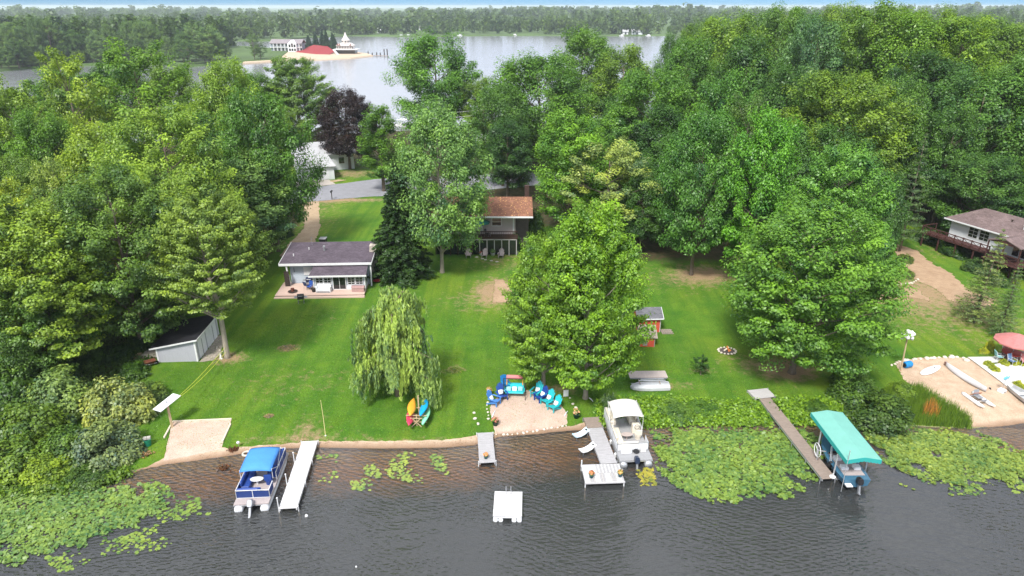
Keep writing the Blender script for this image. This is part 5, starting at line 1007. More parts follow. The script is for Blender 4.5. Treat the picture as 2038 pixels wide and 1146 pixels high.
# ---- pontoon boats
def outboard(root, y, z, m=BLACK, tilt=0):
    M_ = Matrix.Translation((0, y, z)) @ Matrix.Rotation(tilt, 4, 'X'); o = MB().loft([[M_ @ Vector((sx * w_, yy, zz)) for sx, yy in ((-1, -.28), (1, -.28), (1.0, .16), (-1.0, .16))] for zz, w_ in ((.0, .15), (.2, .19), (.42, .17), (.5, .10))]).build('outboard_motor', m, root, bevel=.03)
    MB().box(-.07, .07, -.12, .08, -.75, -.005, M_).build('motor_leg', GREYM, o); MB().tube([M_ @ Vector((0, -.22, -.68)), M_ @ Vector((0, .12, -.68))], [.06, .03], 8).build('propeller_hub', GREYM, o); return o
def pontoon(label, a, rz, L, W_, fence, seat, top, floor, rails, gap_stern=.75, fl=None):
    t = thing('pontoon_boat', label, 'pontoon boat', (a.x, a.y, 0), rz)
    for sx in (-1, 1): MB().tube([(sx * (W_ / 2 - .3), 0, .12), (sx * (W_ / 2 - .3), .12, .12), (sx * (W_ / 2 - .3), L - .9, .12), (sx * (W_ / 2 - .3), L - .3, .2), (sx * (W_ / 2 - .3), L + .1, .34)], [.26, .31, .31, .25, .06], 14).build('pontoon_tube', ALU if rails is ALU else WHITEV, t, smooth=True)
    MB().box(-W_ / 2, W_ / 2, .15, L - .1, .45, .53).build('floor', floor, t); MB().box(-W_ / 2 - .02, W_ / 2 + .02, .13, L - .08, .38, .445).build('rub_rail', ALU, t)
    y0, y1 = gap_stern, L - .45; hx = W_ / 2 - .05
    runs = [((-hx, y0), (-hx, y1)), ((hx, y1), (hx, y0 + 1.9)), ((hx, y0 + .95), (hx, y0)), ((hx, y0), (-hx, y0)), ((-hx, y1), (-.45, y1)), ((.45, y1), (hx, y1))]
    for (p, q) in runs:
        p3 = Vector((*p, 0)); q3 = Vector((*q, 0)); MB().bar(p3 + Vector((0, 0, .86)), q3 + Vector((0, 0, .86)), .03, .50).build('fence_panel', fence, t); MB().bar(p3 + Vector((0, 0, 1.2)), q3 + Vector((0, 0, 1.2)), .04).bar(p3 + Vector((0, 0, .585)), q3 + Vector((0, 0, .585)), .045).build('fence_rail', rails, t)
        k = max(1, round((q3 - p3).length / .9))
        for i in range(k + 1): v = p3.lerp(q3, i / k); MB().box(v.x - .02, v.x + .02, v.y - .02, v.y + .02, .535, 1.2).build('fence_post', rails, t)
    def couch(x0, x1, ya, yb, back):
        s_ = MB().box(x0, x1, ya, yb, .535, .92).build('seat_base', seat, t, bevel=.04)
        bx = {'l': (x0, x0 + .16, ya, yb), 'r': (x1 - .16, x1, ya, yb), 's': (x0, x1, ya, ya + .16), 'b': (x0, x1, yb - .16, yb)}[back]; MB().box(*bx, .925, 1.28).build('seat_back', seat, s_, bevel=.05)
    couch(-hx + .04, -hx + .66, y0 + .75, y0 + 2.6, 'l'); couch(-hx + .04, hx - .75, y0 + .04, y0 + .70, 's'); couch(-hx + .04, -hx + .66, y1 - 1.7, y1 - .05, 'l'); couch(hx - .66, hx - .04, y1 - 1.7, y1 - .05, 'r')
    MB().loft([[(hx - .72, yy, .535), (hx - .08, yy, .535), (hx - .1, yy2, 1.3), (hx - .68, yy2, 1.3)] for yy, yy2 in ((y0 + 2.15, y0 + 2.25), (y0 + 2.75, y0 + 2.65))]).build('console', seat, t, bevel=.04)
    MB().tube([(hx - .4 + .2 * math.cos(k * .5236), y0 + 2.05, 1.25 + .2 * math.sin(k * .5236)) for k in range(13)], .018, 6).build('steering_wheel', BLACK, t)
    MB().lathe([(.22, .535), (.22, .6), (.28, .9), (.26, .98)], 14, (hx - .42, y0 + 1.55, 0)).box(hx - .66, hx - .18, y0 + 1.28, y0 + 1.38, .98, 1.42).build('captain_seat', seat, t)
    MB().lathe([(.05, .535), (.05, .95), (.34, .96), (.36, 1.0), (.3, 1.01)], 16, (-.12, y0 + 1.5, 0), 1.3, .8).build('table', WHITEV if fl is None else fl, t)
    return t, y0, y1, hx
def bimini(t, y0, y1, hx, z, m, rise=.35, poles=ALU, drop=.12):
    rings = []; n = 10
    for i in range(9):
        f = i / 8; y = y0 + (y1 - y0) * f; e = 1 - (2 * f - 1) ** 4; ring = []
        for k in range(n + 1):
            u = k / n * 2 - 1; ring.append((u * hx, y, z + rise * (1 - abs(u) ** 2.6) * (.45 + .55 * e) - drop * (1 - e)))
        rings.append(ring)
    o = MB().loft(rings, False).build('bimini_top', m, t, smooth=True); s_ = o.modifiers.new('t', 'SOLIDIFY'); s_.thickness = .025
    for sx in (-1, 1):
        ym = (y0 + y1) / 2
        for ye in (y0 + .1, y1 - .1): MB().tube([(sx * hx, ym, 1.2), (sx * (hx - .01), ye, z)], .018, 6).build('bimini_pole', poles, t)
        MB().tube([(sx * hx, y0 + .1, 1.2), (sx * hx, y0 + .1, z - .02)], .018, 6).build('bimini_pole', poles, t)
    return o
BSEAT = mat('blue_vinyl', (.022, .06, .26), .5, .15, 3); BTOP = mat('sky_blue_canvas', (.06, .24, .62), .75, .08, 2); NAVYP = mat('navy_panel', (.02, .045, .17), .45, .1, 2); TANF = mat('grey_carpet', (.38, .33, .32), .95, .12, 8)
a, rz, Lb = line((499, 1010), (541, 910), .35); t, y0, y1, hx = pontoon('pontoon boat with a blue canvas top and blue seats at the white dock', a, rz, 6.0, 2.35, NAVYP, BSEAT, BTOP, TANF, WHITE)
bimini(t, y0 + 1.15, y0 + 3.95, hx - .02, 1.98, BTOP, .22, WHITE); outboard(t, -.05, .45, GREYM, R(-35))
CRM = mat('cream_vinyl', (.66, .60, .50), .5, .1, 3); CTOP = mat('cream_canvas', (.74, .71, .66), .8, .05, 2); TPE = mat('taupe_vinyl', (.42, .35, .32), .6, .15, 3); GFL = mat('grey_marine_carpet', (.30, .30, .31), .95, .1, 8)
a, rz, Lb = line((1267, 922), (1232, 832), .35); t, y0, y1, hx = pontoon('pontoon boat with a cream canvas top and cream seats moored at the grey dock', a, rz, 6.9, 2.5, WHITEV, CRM, CTOP, GFL, ALU, 1.35, TPE)
bimini(t, y0 + 1.75, y1 - .9, hx - .02, 2.45, CTOP, .38, WHITE); outboard(t, -.05, .45, mat('dark_blue_cowl', (.02, .03, .06), .3), R(-15))
MB().box(-.95, -.15, y0 - .42, y0 - .03, .535, 1.0).build('stern_box', WHITEV, t, bevel=.04); MB().box(.55, 1.0, y0 - .3, y0 - .03, .535, .95).build('cooler', WHITE, t, bevel=.03); MB().lathe([(.2, .535), (.26, .62), (.2, .72), (.08, .74)], 10, (.22, y0 - .25, 0)).build('stern_bag', BLACK, t)
for y in (1.2, 2.9): MB().lathe([(.02, .05), (.09, .12), (.1, .42), (.03, .52)], 10, (-1.36, y, .0)).build('fender', WHITE, t)
# ---- in-water lounge seats beside the grey dock
def lounger(pa, pb, label, tint):
    a, rz, Lz = line(pa, pb, .42); o = thing('water_lounger', label, 'lounger', (a.x, a.y, 0), rz); w_ = .28
    ys = [0, .12, .5, .9, 1.15, 1.35]; zs = [.34, .26, .22, .30, .46, .52]
    MB().loft([[(-w_, y, z), (-w_ + .05, y, z + .10), (-w_ + .09, y, z + .02), (w_ - .09, y, z + .02), (w_ - .05, y, z + .10), (w_, y, z), (w_ - .05, y, z - .05), (-w_ + .05, y, z - .05)] for y, z in zip(ys, zs)]).build('shell', tint, o, smooth=False)
    MB().box(-.09, .09, 1.12, 1.26, .50, .53).build('cup_tray', BLACK, o)
    for y, z in ((.15, .2), (1.2, .42)):
        for sx in (-.2, .2): MB().tube([(sx, y, -.9), (sx, y, z)], .02, 6).build('leg', GREYM, o)
lounger((1142, 865), (1172, 855), 'white and pale blue water lounger nearest the sand beside the grey dock', mat('pale_blue_plastic', (.55, .68, .74), .4, .1, 2)); lounger((1155, 895), (1186, 884), 'white water lounger halfway along the grey dock', WHITE)
# ---- boat lift, canopy and speedboat
Zc = 2.75; A0 = P(1688, 915, Zc - .1); A1 = P(1752, 921, Zc - .1); B0 = P(1612, 826, Zc - .1); B1 = P(1678, 820, Zc - .1); mA = (A0 + A1) / 2; mB = (B0 + B1) / 2; d = mB - mA; Lc = d.length; rz = math.atan2(-d.x, d.y); Wc = ((A1 - A0).length + (B1 - B0).length) / 2
t = thing('boat_lift', 'boat lift with a long teal canvas canopy beside the brown dock', 'boat lift', (mA.x, mA.y, 0), rz); TEAL = mat('teal_canvas', (.16, .40, .34), .8, .07, 1.5); TEALD = mat('teal_valance', (.03, .36, .33), .8, .08, 2); hw = Wc / 2
MB().loft([[(u * hw, y, Zc + .22 * (1 - abs(u))) for u in (-1, -.5, 0, .5, 1)] for y in [Lc * k / 8 for k in range(9)]], False).build('canopy', TEAL, t, smooth=False).modifiers.new('t', 'SOLIDIFY').thickness = .02
def valance(p, q, n):
    p, q = Vector(p), Vector(q); vs_ = []; fs_ = []
    for i in range(n * 4 + 1):
        v = p.lerp(q, i / (n * 4)); dz = .30 + .05 * abs(math.sin(math.pi * i / 4)); vs_ += [tuple(v), (v.x, v.y, v.z - dz)]
        if i: fs_.append((2 * i - 2, 2 * i - 1, 2 * i + 1, 2 * i))
    o = MB().add(vs_, fs_).build('valance', TEALD, t); o.modifiers.new('t', 'SOLIDIFY').thickness = .015
for p, q, n in (((-hw - .01, 0, Zc), (-hw - .01, Lc, Zc), 24), ((hw + .01, 0, Zc), (hw + .01, Lc, Zc), 24), ((-hw, -.01, Zc), (0, -.01, Zc + .22), 5), ((0, -.01, Zc + .22), (hw, -.01, Zc), 5), ((-hw, Lc + .01, Zc), (hw, Lc + .01, Zc), 10)): valance(p, q, n)
for sx in (-1, 1):
    for y in (1.4, Lc - 1.8): MB().tube([(sx * (hw - .1), y, -1.6), (sx * (hw - .1), y, Zc - .05)], .06, 8).build('lift_post', ALU, t)
    MB().box(sx * (hw - .1) - .05, sx * (hw - .1) + .05, 1.4, Lc - 1.8, -.1, .02).build('side_beam', ALU, t)
for y in (1.4, Lc - 1.8): MB().box(-hw + .16, hw - .16, y - .06, y + .06, .03, .13).build('cross_beam', ALU, t)
wz = Matrix.Translation((-hw - .45, Lc * .52, 1.35)); ring = [(-hw - .45 - .04, Lc * .52 + .52 * math.cos(k * .2618), 1.35 + .52 * math.sin(k * .2618)) for k in range(25)]
o = MB().tube(ring, .03, 6, False).build('winch_wheel', WHITE, t)
for k in range(3): a_ = k * 2.094 + .5; MB().tube([(-hw - .49, Lc * .52, 1.35), (-hw - .49, Lc * .52 + .5 * math.cos(a_), 1.35 + .5 * math.sin(a_))], .02, 6).build('spoke', WHITE, o)
MB().tube([(-hw - .4, Lc * .52, -1.0), (-hw - .4, Lc * .52, 1.4)], .05, 8).bar((-hw - .4, Lc * .52, 1.3), (-hw + .1, Lc * .5, 1.3), .06).build('winch_post', ALU, t)
MB().tube([(-hw + .05, -.05, .1), (-hw + .05, -.05, 3.6)], .025, 6).build('guide_pole', ALU, t)
t = thing('speedboat', 'blue and teal speedboat with a black outboard under the teal canopy', 'boat', t.location, rz); HB = mat('boat_blue', (.05, .14, .22), .25, .1, 2, spec=.6); secs = []
for y, w_, k in ((.25, .95, .15), (1.2, 1.05, .12), (3.0, 1.05, .1), (4.4, .8, .2), (5.3, .4, .4), (5.75, .05, .7)): secs.append([(-w_, y, .85), (-w_ * .85, y, .3 + k * .4), (0, y, .08 + k), (w_ * .85, y, .3 + k * .4), (w_, y, .85), (w_ * .8, y, .9), (-w_ * .8, y, .9)])
MB().loft(secs).build('hull', HB, t); MB().box(-.75, .75, .7, 3.4, .905, .93).build('cockpit_floor', TANF, t)
MB().slab([(-.85, 3.3, .93), (.85, 3.3, .93), (.7, 3.0, 1.35), (-.7, 3.0, 1.35)], .02).build('windshield', GLASS, t)
for y in (1.2, 2.3): 
    for x in (-.45, .45): MB().box(x - .25, x + .25, y, y + .45, .935, 1.2).build('seat', WHITEV, t, bevel=.04)
MB().box(-.9, -.45, -.15, .22, .55, .62).build('swim_step', WHITE, t); outboard(t, -.05, .75, BLACK, R(-12))
o = thing('mooring_winch', 'black winch motor with poles standing on the brown dock', 'winch', P(1652, 928, .505), R(20)); MB().box(-.22, .22, -.15, .15, 0, .3).lathe([(.12, .3), (.12, .42)], 12).build('motor', BLACK, o, bevel=.02); MB().tube([(.1, .05, .3), (.35, .5, 1.4)], .025, 6).build('pole', ALU, o); MB().tube([(-.05, .05, .3), (.28, .5, 1.4)], .025, 6).build('pole', ALU, o)
o = thing('umbrella_base', 'white round stand lying near the end of the brown dock', 'stand', P(1657, 949, .505), 0); MB().lathe([(.22, 0), (.22, .05), (.05, .09), (.04, .3)], 14).build('disc', WHITE, o)
# ---- kayaks on their rack
rk = G(833, 836); t = thing('kayak_rack', 'wooden kayak rack with a tall post below the willow', 'rack', rk, R(-2))
MB().box(-.05, .05, .35, .45, -.3, 2.1).build('post', TAN, t); MB().box(-.05, .05, -.8, -.7, -.3, 1.0).build('post', TAN, t)
for y in (-.75, .4):
    for z in (.35, .95): MB().box(-.85, .85, y - .11, y - .055, z, z + .07).build('arm', TAN, t)
MB().bar((-.4, -.98, 0), (.3, -.98, .75), .06).build('brace', TAN, t); MB().bar((.4, -.95, 0), (-.3, -.95, .75), .06).build('brace', TAN, t); MB().bar((-.5, -.95, .8), (.5, -.95, .8), .06).build('top_bar', TAN, t)
def kayak(loc, rz, label, m, L=2.7, roll=0, pitch=0):
    o = thing('kayak', label, 'kayak', loc, rz, 'kayaks on the rack below the willow'); o.rotation_euler = (pitch, roll, rz); rings = []
    for i in range(11):
        f = i / 10; w_ = .36 * max(.04, math.sin(math.pi * f)) ** .75; h = .16 * (1 + .6 * abs(2 * f - 1) ** 3); y = (f - .5) * L
        rings.append([(w_ * math.cos(a), y, (.17 if math.sin(a) > 0 else h) * math.sin(a) * (max(.15, math.sin(math.pi * f)) ** .5) + .08 * abs(2 * f - 1) ** 2) for a in [2 * math.pi * k / 12 for k in range(12)]])
    MB().loft(rings).build('hull', m, o, smooth=True)
    MB().lathe([(.26, .0), (.30, .03), (.24, .03)], 16, (0, -.1, -.215), .75, 1.6).build('cockpit_rim', BLACK, o)
# hulls hang bottom-up on the rack arms
def KM(n, c): return mat(n, c, .35, .1, 2)
for (x, z, rl_, dy, m, l) in ((-.50, 1.22, R(25), .1, KM('yellow_hull', (.80, .38, .04)), 'yellow-orange kayak, upper left on the wooden rack'), (-.58, .62, R(32), -.35, KM('pink_red_hull', (.62, .05, .11)), 'pinkish red kayak, lower left on the wooden rack'),
                          (.50, 1.22, R(-25), .1, KM('blue_hull', (.01, .33, .66)), 'bright blue kayak, upper right on the wooden rack'), (.70, .62, R(-38), -.25, KM('mint_hull', (.25, .68, .42)), 'mint green kayak, lower right on the wooden rack')):
    kayak(rk + Vector((x, dy - .1, z)), R(-2) + (.05 if x < 0 else -.05), l, m, 2.6, rl_)
# ---- chairs round the sand circle
TQ = mat('turquoise_plastic', (.02, .46, .50), .5, .08, 3); NB = mat('navy_plastic', (.015, .06, .30), .5, .1, 3); LB = mat('cornflower_plastic', (.07, .22, .55), .5, .1, 3); CH = 'adirondack chairs round the sand circle'; PIL = mat('pillow_white', (.68, .72, .74), .9, .2, 9)
ctr = G(1048, 822)
def pillow(c, rz, label, m=None):
    o = MB().loft([[(sx * .2 * s_, .05 * k, .2 + sz * .18 * s_) for sx, sz in ((-1, -1), (-.5, -1.1), (.5, -1.1), (1, -1), (1.05, 0), (1, 1), (.5, 1.08), (-.5, 1.08), (-1, 1), (-1.05, 0))] for k, s_ in ((-1, .75), (-.4, 1), (.4, 1), (1, .75))]).build('pillow', m or PIL, smooth=True); o.location = c; o.rotation_euler = (R(-32), 0, rz); return tag(o, label, 'pillow', 'pillows on the beach chairs')
for (px_, py_, m, face, l) in ((984, 805, LB, 60, 'cornflower blue adirondack chair, outermost on the left of the sand circle'), (999, 794, NB, 25, 'deep blue adirondack chair left of the turquoise swing'),
        (1067, 789, TQ, -30, 'turquoise adirondack chair nearest the swing on the right of the sand circle'), (1075, 797, NB, -50, 'deep blue adirondack chair between turquoise ones on the right of the sand circle'), (1088, 804, TQ, -45, 'turquoise adirondack chair, third in the row right of the swing'), (1102, 816, TQ, -45, 'turquoise adirondack chair, last of the row near the water')):
    p = G(px_, py_, .04); rz = R(face); first = adirondack(p, rz, l, m, CH); first.scale = (1.1, 1.1, 1.1)
    pillow(p + Vector((-math.sin(rz) * .16, math.cos(rz) * .16, .36)), rz, 'white patterned pillow on the ' + ' '.join(l.split()[:2 if m is TQ else 3]) + ' chair, ' + {984: 'far left', 999: 'left of the swing', 1067: 'next to the swing', 1075: 'second right of the swing', 1088: 'third right of the swing', 1102: 'last on the right'}[px_])
# swing bench with its roller canopy
p = G(1024, 789, .03); t = thing('swing_bench', 'turquoise cushioned swing bench with a pink rolled canopy', 'swing', p, R(-3)); PKC = mat('coral_canvas', (.62, .20, .20), .8, .1, 3)
MB().box(-.8, .8, -.3, .3, .42, .52).build('seat', TQ, t, bevel=.04); MB().slab([(-.8, .3, .5), (.8, .3, .5), (.8, .5, 1.05), (-.8, .5, 1.05)], .08).build('backrest', TQ, t)
for sx in (-1, 1): MB().tube([(sx * .95, -.6, 0), (sx * .95, 0, 1.75), (sx * .95, .65, 0)], .03, 8).build('side_frame', BLACK, t); MB().box(sx * .84 - .04, sx * .84 + .04, -.3, .35, .62, .67).build('arm', TQ, t); MB().tube([(sx * .82, .2, .6), (sx * .92, 0, 1.72)], .012, 5).build('hanger', BLACK, t)
MB().tube([(-.95, 0, 1.75), (.95, 0, 1.75)], .03, 8).build('top_bar', BLACK, t); MB().tube([(-.72, .35, 1.72), (-.66, .35, 1.72), (.66, .35, 1.72), (.72, .35, 1.72)], [.14, .19, .19, .14], 14).build('rolled_canopy', PKC, t, smooth=True)
for sx in (-1, 1): MB().bar((sx * .7, .35, .95), (sx * .68, .35, 1.6), .08).build('canopy_arm', mat('orange_strap', (.7, .32, .06), .7), t)
for x in (-.5, 0, .5): pillow(p + Vector((x, .0, .52)), R(-3), {-.5: 'patterned pillow at the left end of the swing bench', 0: 'pale pillow in the middle of the swing bench', .5: 'patterned pillow at the right end of the swing bench'}[x], PIL if x == 0 else mat('pillow_teal_print', (.25, .5, .55), .9, .5, 14))
p = G(1006, 782, .03); t = thing('lifeguard_chair', 'tall bright blue bar-height chair left of the swing bench', 'chair', p, R(25)); BB = mat('bright_blue_plastic', (.01, .17, .45), .5, .1, 3)
for sx in (-.28, .28):
    for sy in (-.28, .28): MB().bar((sx * 1.15, sy * 1.15, 0), (sx, sy, .85), .06).build('leg', BB, t)
    MB().box(sx - .07, sx + .07, -.34, .3, 1.08, 1.12).build('arm', BB, t)
for i in range(4): MB().box(-.3, .3, -.3 + i * .15, -.17 + i * .15, .86, .89).build('seat_slat', BB, t)
for i in range(5): MB().slab([(-.29 + i * .118, .3, .9), (-.19 + i * .118, .3, .9), (-.19 + i * .118, .45, 1.5 + .1 * math.sin(math.pi * (i + .5) / 5)), (-.29 + i * .118, .45, 1.5 + .1 * math.sin(math.pi * (i + .5) / 5))], .025).build('back_slat', BB, t)
MB().box(-.36, .36, -.36, -.30, .35, .42).build('foot_rest', BB, t); 
o = thing('cooler', 'dark round cooler beside the tall blue chair', 'cooler', G(1003, 787, .03), 0); MB().lathe([(.2, 0), (.24, .45), (.26, .47), (.2, .52)], 14).build('drum', mat('dark_teal', (.01, .05, .06), .5), o); MB().lathe([(.21, .525), (.18, .58)], 14).build('lid', WHITEV, o)
# ---- stones
def stone_mesh(k):
    rg = np.random.default_rng(90 + k); bm = bmesh.new(); bmesh.ops.create_icosphere(bm, subdivisions=1, radius=1)
    for v in bm.verts: v.co *= rg.uniform(.75, 1.15); v.co.z *= .62
    me = bpy.data.meshes.new('stone'); bm.to_mesh(me); bm.free(); me.materials.append(mat('pale_stone', (.62, .56, .47), .85, .3, 2)); me.polygons.foreach_set('use_smooth', [True] * len(me.polygons)); return me
STN = [stone_mesh(k) for k in range(4)]
def stones(pts, step, r, label, group, jit=.05, name='stone'):
    w_ = [G(*p) for p in pts]
    for i in range(len(w_) - 1):
        a, b = w_[i], w_[i + 1]; n = max(1, int((b - a).length / step))
        for k in range(n):
            q = a.lerp(b, (k + random.uniform(-.25, .25)) / n); q.x += random.uniform(-jit, jit); q.y += random.uniform(-jit, jit); s_ = r * random.uniform(.6, 1.25)
            o = link(name, random.choice(STN), None, (q.x, q.y, gz(q.x, q.y) + .02 + s_ * .25), random.uniform(0, 6), (s_, s_ * random.uniform(.7, 1), s_)); tag(o, label, 'stone', group)
stones([(988, 866), (1020, 865), (1050, 861), (1080, 856), (1110, 851), (1138, 845)], .33, .15, 'pale stone in the curved row along the water side of the sand circle', 'stones along the water side of the sand circle')
stones([(970, 803), (969, 815), (971, 827), (974, 840)], .34, .14, 'pale stone in the row on the left edge of the sand circle', 'stones on the left edge of the sand circle')
stones([(1091, 782), (1106, 793), (1117, 805), (1125, 817)], .55, .13, 'pale stone in the row on the right edge of the sand circle', 'stones on the right edge of the sand circle')
stones([(943, 823), (946, 833), (952, 845), (957, 852)], .5, .17, 'pale stepping stone in the grass left of the sand circle', 'stepping stones left of the sand circle')
stones([(1136, 795), (1140, 803), (1146, 812), (1138, 822)], .5, .17, 'pale stepping stone in the grass right of the sand circle', 'stepping stones right of the sand circle')
stones([(1776, 728), (1790, 720), (1815, 716), (1850, 714), (1880, 712), (1905, 711)], .42, .26, 'pale boulder in the low wall behind the right beach', 'boulders of the low wall behind the right beach')
stones([(1905, 712), (1918, 714), (1925, 722)], .4, .3, 'grey boulder at the end of the low wall by the concrete walk', 'boulders by the concrete walk')
stones([(1745, 571), (1780, 568), (1815, 564), (1830, 555)], .45, .2, 'small pale stone edging the bed beside the dirt path', 'stones beside the dirt path')
stones([(444, 701), (431, 694), (432, 692), (446, 690)], .5, .12, 'small stone lying on the rubble strip', 'stones on the rubble strip')
def stick(pa, pb, label, m=WOODG, r=.05, z=.06):
    a, b = G(*pa), G(*pb); a.z += z; b.z += z; o = MB().tube([a, a.lerp(b, .5) + Vector((0, 0, .05)), b], [r, r * .9, r * .5], 7).build('driftwood', m); return tag(o, label, 'driftwood')
stick((979, 832), (986, 817), 'bleached driftwood stick on the left of the sand circle', WHITEV); stick((1123, 829), (1130, 819), 'bleached driftwood stick on the right of the sand circle', WHITEV); stick((1173, 793), (1180, 800), 'white stick on the grass near the gangway', WHITEV)
p = G(1126, 791); o = thing('lawn_sign', 'small white sign board standing on the shaded grass right of the chairs', 'sign', p, R(8)); MB().box(-.22, .22, -.02, .02, .12, .75).build('board', WHITE, o); MB().box(-.03, .03, .021, .045, -.2, .7).build('stake', WOOD, o)
# ---- fire ring on the right lawn
p = G(1447, 699); t = thing('fire_ring', 'ring of stones with an ash bed and orange logs on the right lawn', 'fire pit', p, 0)
MB().lathe([(.75, .0), (.7, .05), (.05, .07)], 18).build('ash_bed', mat('ash', (.10, .08, .07), .95, .4, 5), t)
for k in range(15): a_ = k * .4189; o = link('stone', STN[k % 4], t, (.85 * math.cos(a_), .72 * math.sin(a_), .08), a_, (.15, .13, .14))
for k, (cm) in enumerate(((.75, .33, .06), (.35, .06, .05), (.70, .62, .48), (.6, .2, .05))): MB().tube([(.35 * math.cos(k * 1.7), .3 * math.sin(k * 1.7), .10), (-.15 * math.cos(k * 1.7), -.1 * math.sin(k * 1.7), .30 + .08 * k)], .08, 8).build('log', mat('log%d' % k, cm, .8, .3, 5), t)
# ---- overturned boat with a dock section on trestles
p = G(1293, 772); t = thing('overturned_rowboat', 'upturned aluminium rowboat on the grass by the shore', 'boat', p, R(2)); rings = []
for x, w_, h in ((-1.75, .10, .16), (-1.55, .36, .30), (-1.0, .56, .42), (0, .62, .45), (1.2, .60, .45), (1.72, .56, .42)): rings.append([(x, -w_, .05), (x, -w_ * .93, .05 + h * .55), (x, -w_ * .55, .05 + h), (x, w_ * .55, .05 + h), (x, w_ * .93, .05 + h * .55), (x, w_, .05)])
MB().loft(rings).build('hull', mat('dull_aluminium', (.50, .51, .52), .5, .12, 3, metal=.3), t, smooth=False)
MB().bar((-1.7, 0, .49), (1.6, 0, .53), .05, .06).build('keel', GREYM, t)
t = thing('dock_section', 'weathered dock section stacked on trestles behind the upturned rowboat', 'dock section', p + Vector((.0, 1.15, 0)), R(1)); mb = MB()
for i in range(24): mb.box(-1.75 + i * .144, -1.75 + i * .144 + .13, -.6, .62, .72, .76)
mb.build('deck_boards', mat('pink_grey_board', (.46, .39, .36), .85, .2, 3, grain=(9, 1, 9)), t, kind='stuff'); 
for y in (-.5, .5): MB().box(-1.7, 1.65, y - .04, y + .04, .58, .715).build('side_beam', GREYM, t)
for x in (-.95, .85): 
    MB().box(x - .04, x + .04, -1.35, .5, .50, .575).build('trestle_bar', WOOD, t)
    for y in (-1.3, .4): MB().box(x - .04, x + .04, y - .04, y + .04, -.15, .5).build('trestle_leg', WOOD, t)
for k, (y, z) in enumerate(((-.85, .60), (-.72, .66), (-.95, .64))): MB().tube([(-1.0 + k * .2, y, z), (1.2 + k * .1, y + .05, z)], .035, 6).build('pipe', ALU, t)
# ---- left side: panel on a post, ropes, pole, bucket, edging
p = G(343, 850); t = thing('post_panel', 'white tilted panel on a wooden post at the corner of the sand pad', 'panel', p, 0); MB().bar((0, 0, -.3), (-.05, .05, 2.0), .16).build('post', TAN, t); MB().slab([(-.95, -.5, 2.02), (-.15, -.85, 2.02), (.62, 1.1, 2.3), (-.18, 1.45, 2.3)], .06).build('board', WHITEV, t); MB().bar((-.5, -.45, 1.95), (.1, 1.1, 2.16), .06).build('bearer', WOOD, t); MB().box(-.25, -.1, .2, .3, 2.19, 2.26).build('bracket', GREYM, t)
YR = mat('yellow_rope', (.60, .62, .08), .7, .1, 4); q = Vector((p.x - .05, p.y + .05, p.z + 1.95)); tb = G(457, 712)
for k, l in enumerate(('upper yellow line stretched from the white panel post to the maple', 'lower yellow line stretched from the white panel post to the maple')):
    e_ = Vector((tb.x - .2, tb.y, tb.z + 1.2 - k * .5)); n = 10; tag(MB().tube([q.lerp(e_, i / n) - Vector((0, 0, (.25 + .1 * k) * math.sin(math.pi * i / n))) for i in range(n + 1)], .018, 5).build('rope_line', YR), l, 'rope')
o = thing('cone_marker', 'small white cone at the foot of the maple beside the rubble strip', 'cone', G(440, 713), 0); MB().lathe([(.14, 0), (.13, .02), (.09, .25), (.03, .6)], 12).build('cone', WHITE, o); MB().box(-.16, .16, -.16, .16, -.02, .0).build('foot_plate', WHITE, o)
o = thing('flag_pole', 'thin pale yellow pole standing on the lawn left of the willow', 'pole', G(648, 867), 0); MB().tube([(0, 0, -.2), (0, 0, 1.5), (-.05, .02, 3.3)], [.035, .03, .02], 8).build('shaft', mat('pale_yellow', (.62, .55, .25), .6), o); MB().lathe([(.08, -.02), (.06, .06)], 8).build('socket', WHITE, o)
o = thing('bucket', 'green bucket with a concrete block on top beside the shore thicket', 'bucket', G(295, 886), .3); MB().lathe([(.22, 0), (.30, .55), (.32, .58), (.27, .58), (.2, .1)], 16).build('pail', mat('green_plastic', (.02, .22, .13), .5), o); MB().box(-.25, .0, -.12, .12, .585, .76).box(.03, .28, -.12, .12, .585, .76).build('block', mat('concrete_block', (.42, .40, .36), .9, .2, 6), o)
LUM = mat('pale_lumber', (.62, .54, .42), .8, .15, 3)
for pa, pb, l in (((344, 840), (461, 835), 'long pale lumber edging at the back of the sand pad'), ((344, 841), (327, 872), 'pale lumber edging on the left of the sand pad'), ((459, 845), (443, 880), 'pale lumber edging on the right of the sand pad')):
    a, b = G(*pa), G(*pb); tag(MB().bar(a + Vector((0, 0, .06)), b + Vector((0, 0, .06)), .12, .14).build('timber_edging', LUM), l, 'timber')
o = thing('pathway_light', 'white ball light on a stake in the grass right of the sand pad', 'lamp', G(474, 890), 0); MB().tube([(0, 0, -.1), (.06, 0, .35)], .015, 6).build('stake', GREYM, o); MB().lathe([(.02, .33), (.11, .38), (.13, .45), (.1, .52), (.02, .55)], 12, (.06, 0, 0)).build('globe', WHITE, o, smooth=True)
for (px_, py_, r_, l) in ((491, 905, .28, 'pale tyre half in the water at the bow of the blue pontoon boat'), (502, 899, .13, 'small pale ring on the sand next to the pale tyre')):
    q = G(px_, py_); o = MB().tube([(r_ * math.cos(k * .3927), r_ * math.sin(k * .3927), .07) for k in range(17)], r_ * .33, 8, False).build('tyre', mat('chalky_rubber', (.5, .45, .38), .8), None, True); o.location = (q.x, q.y, max(q.z, 0)); tag(o, l, 'tyre')
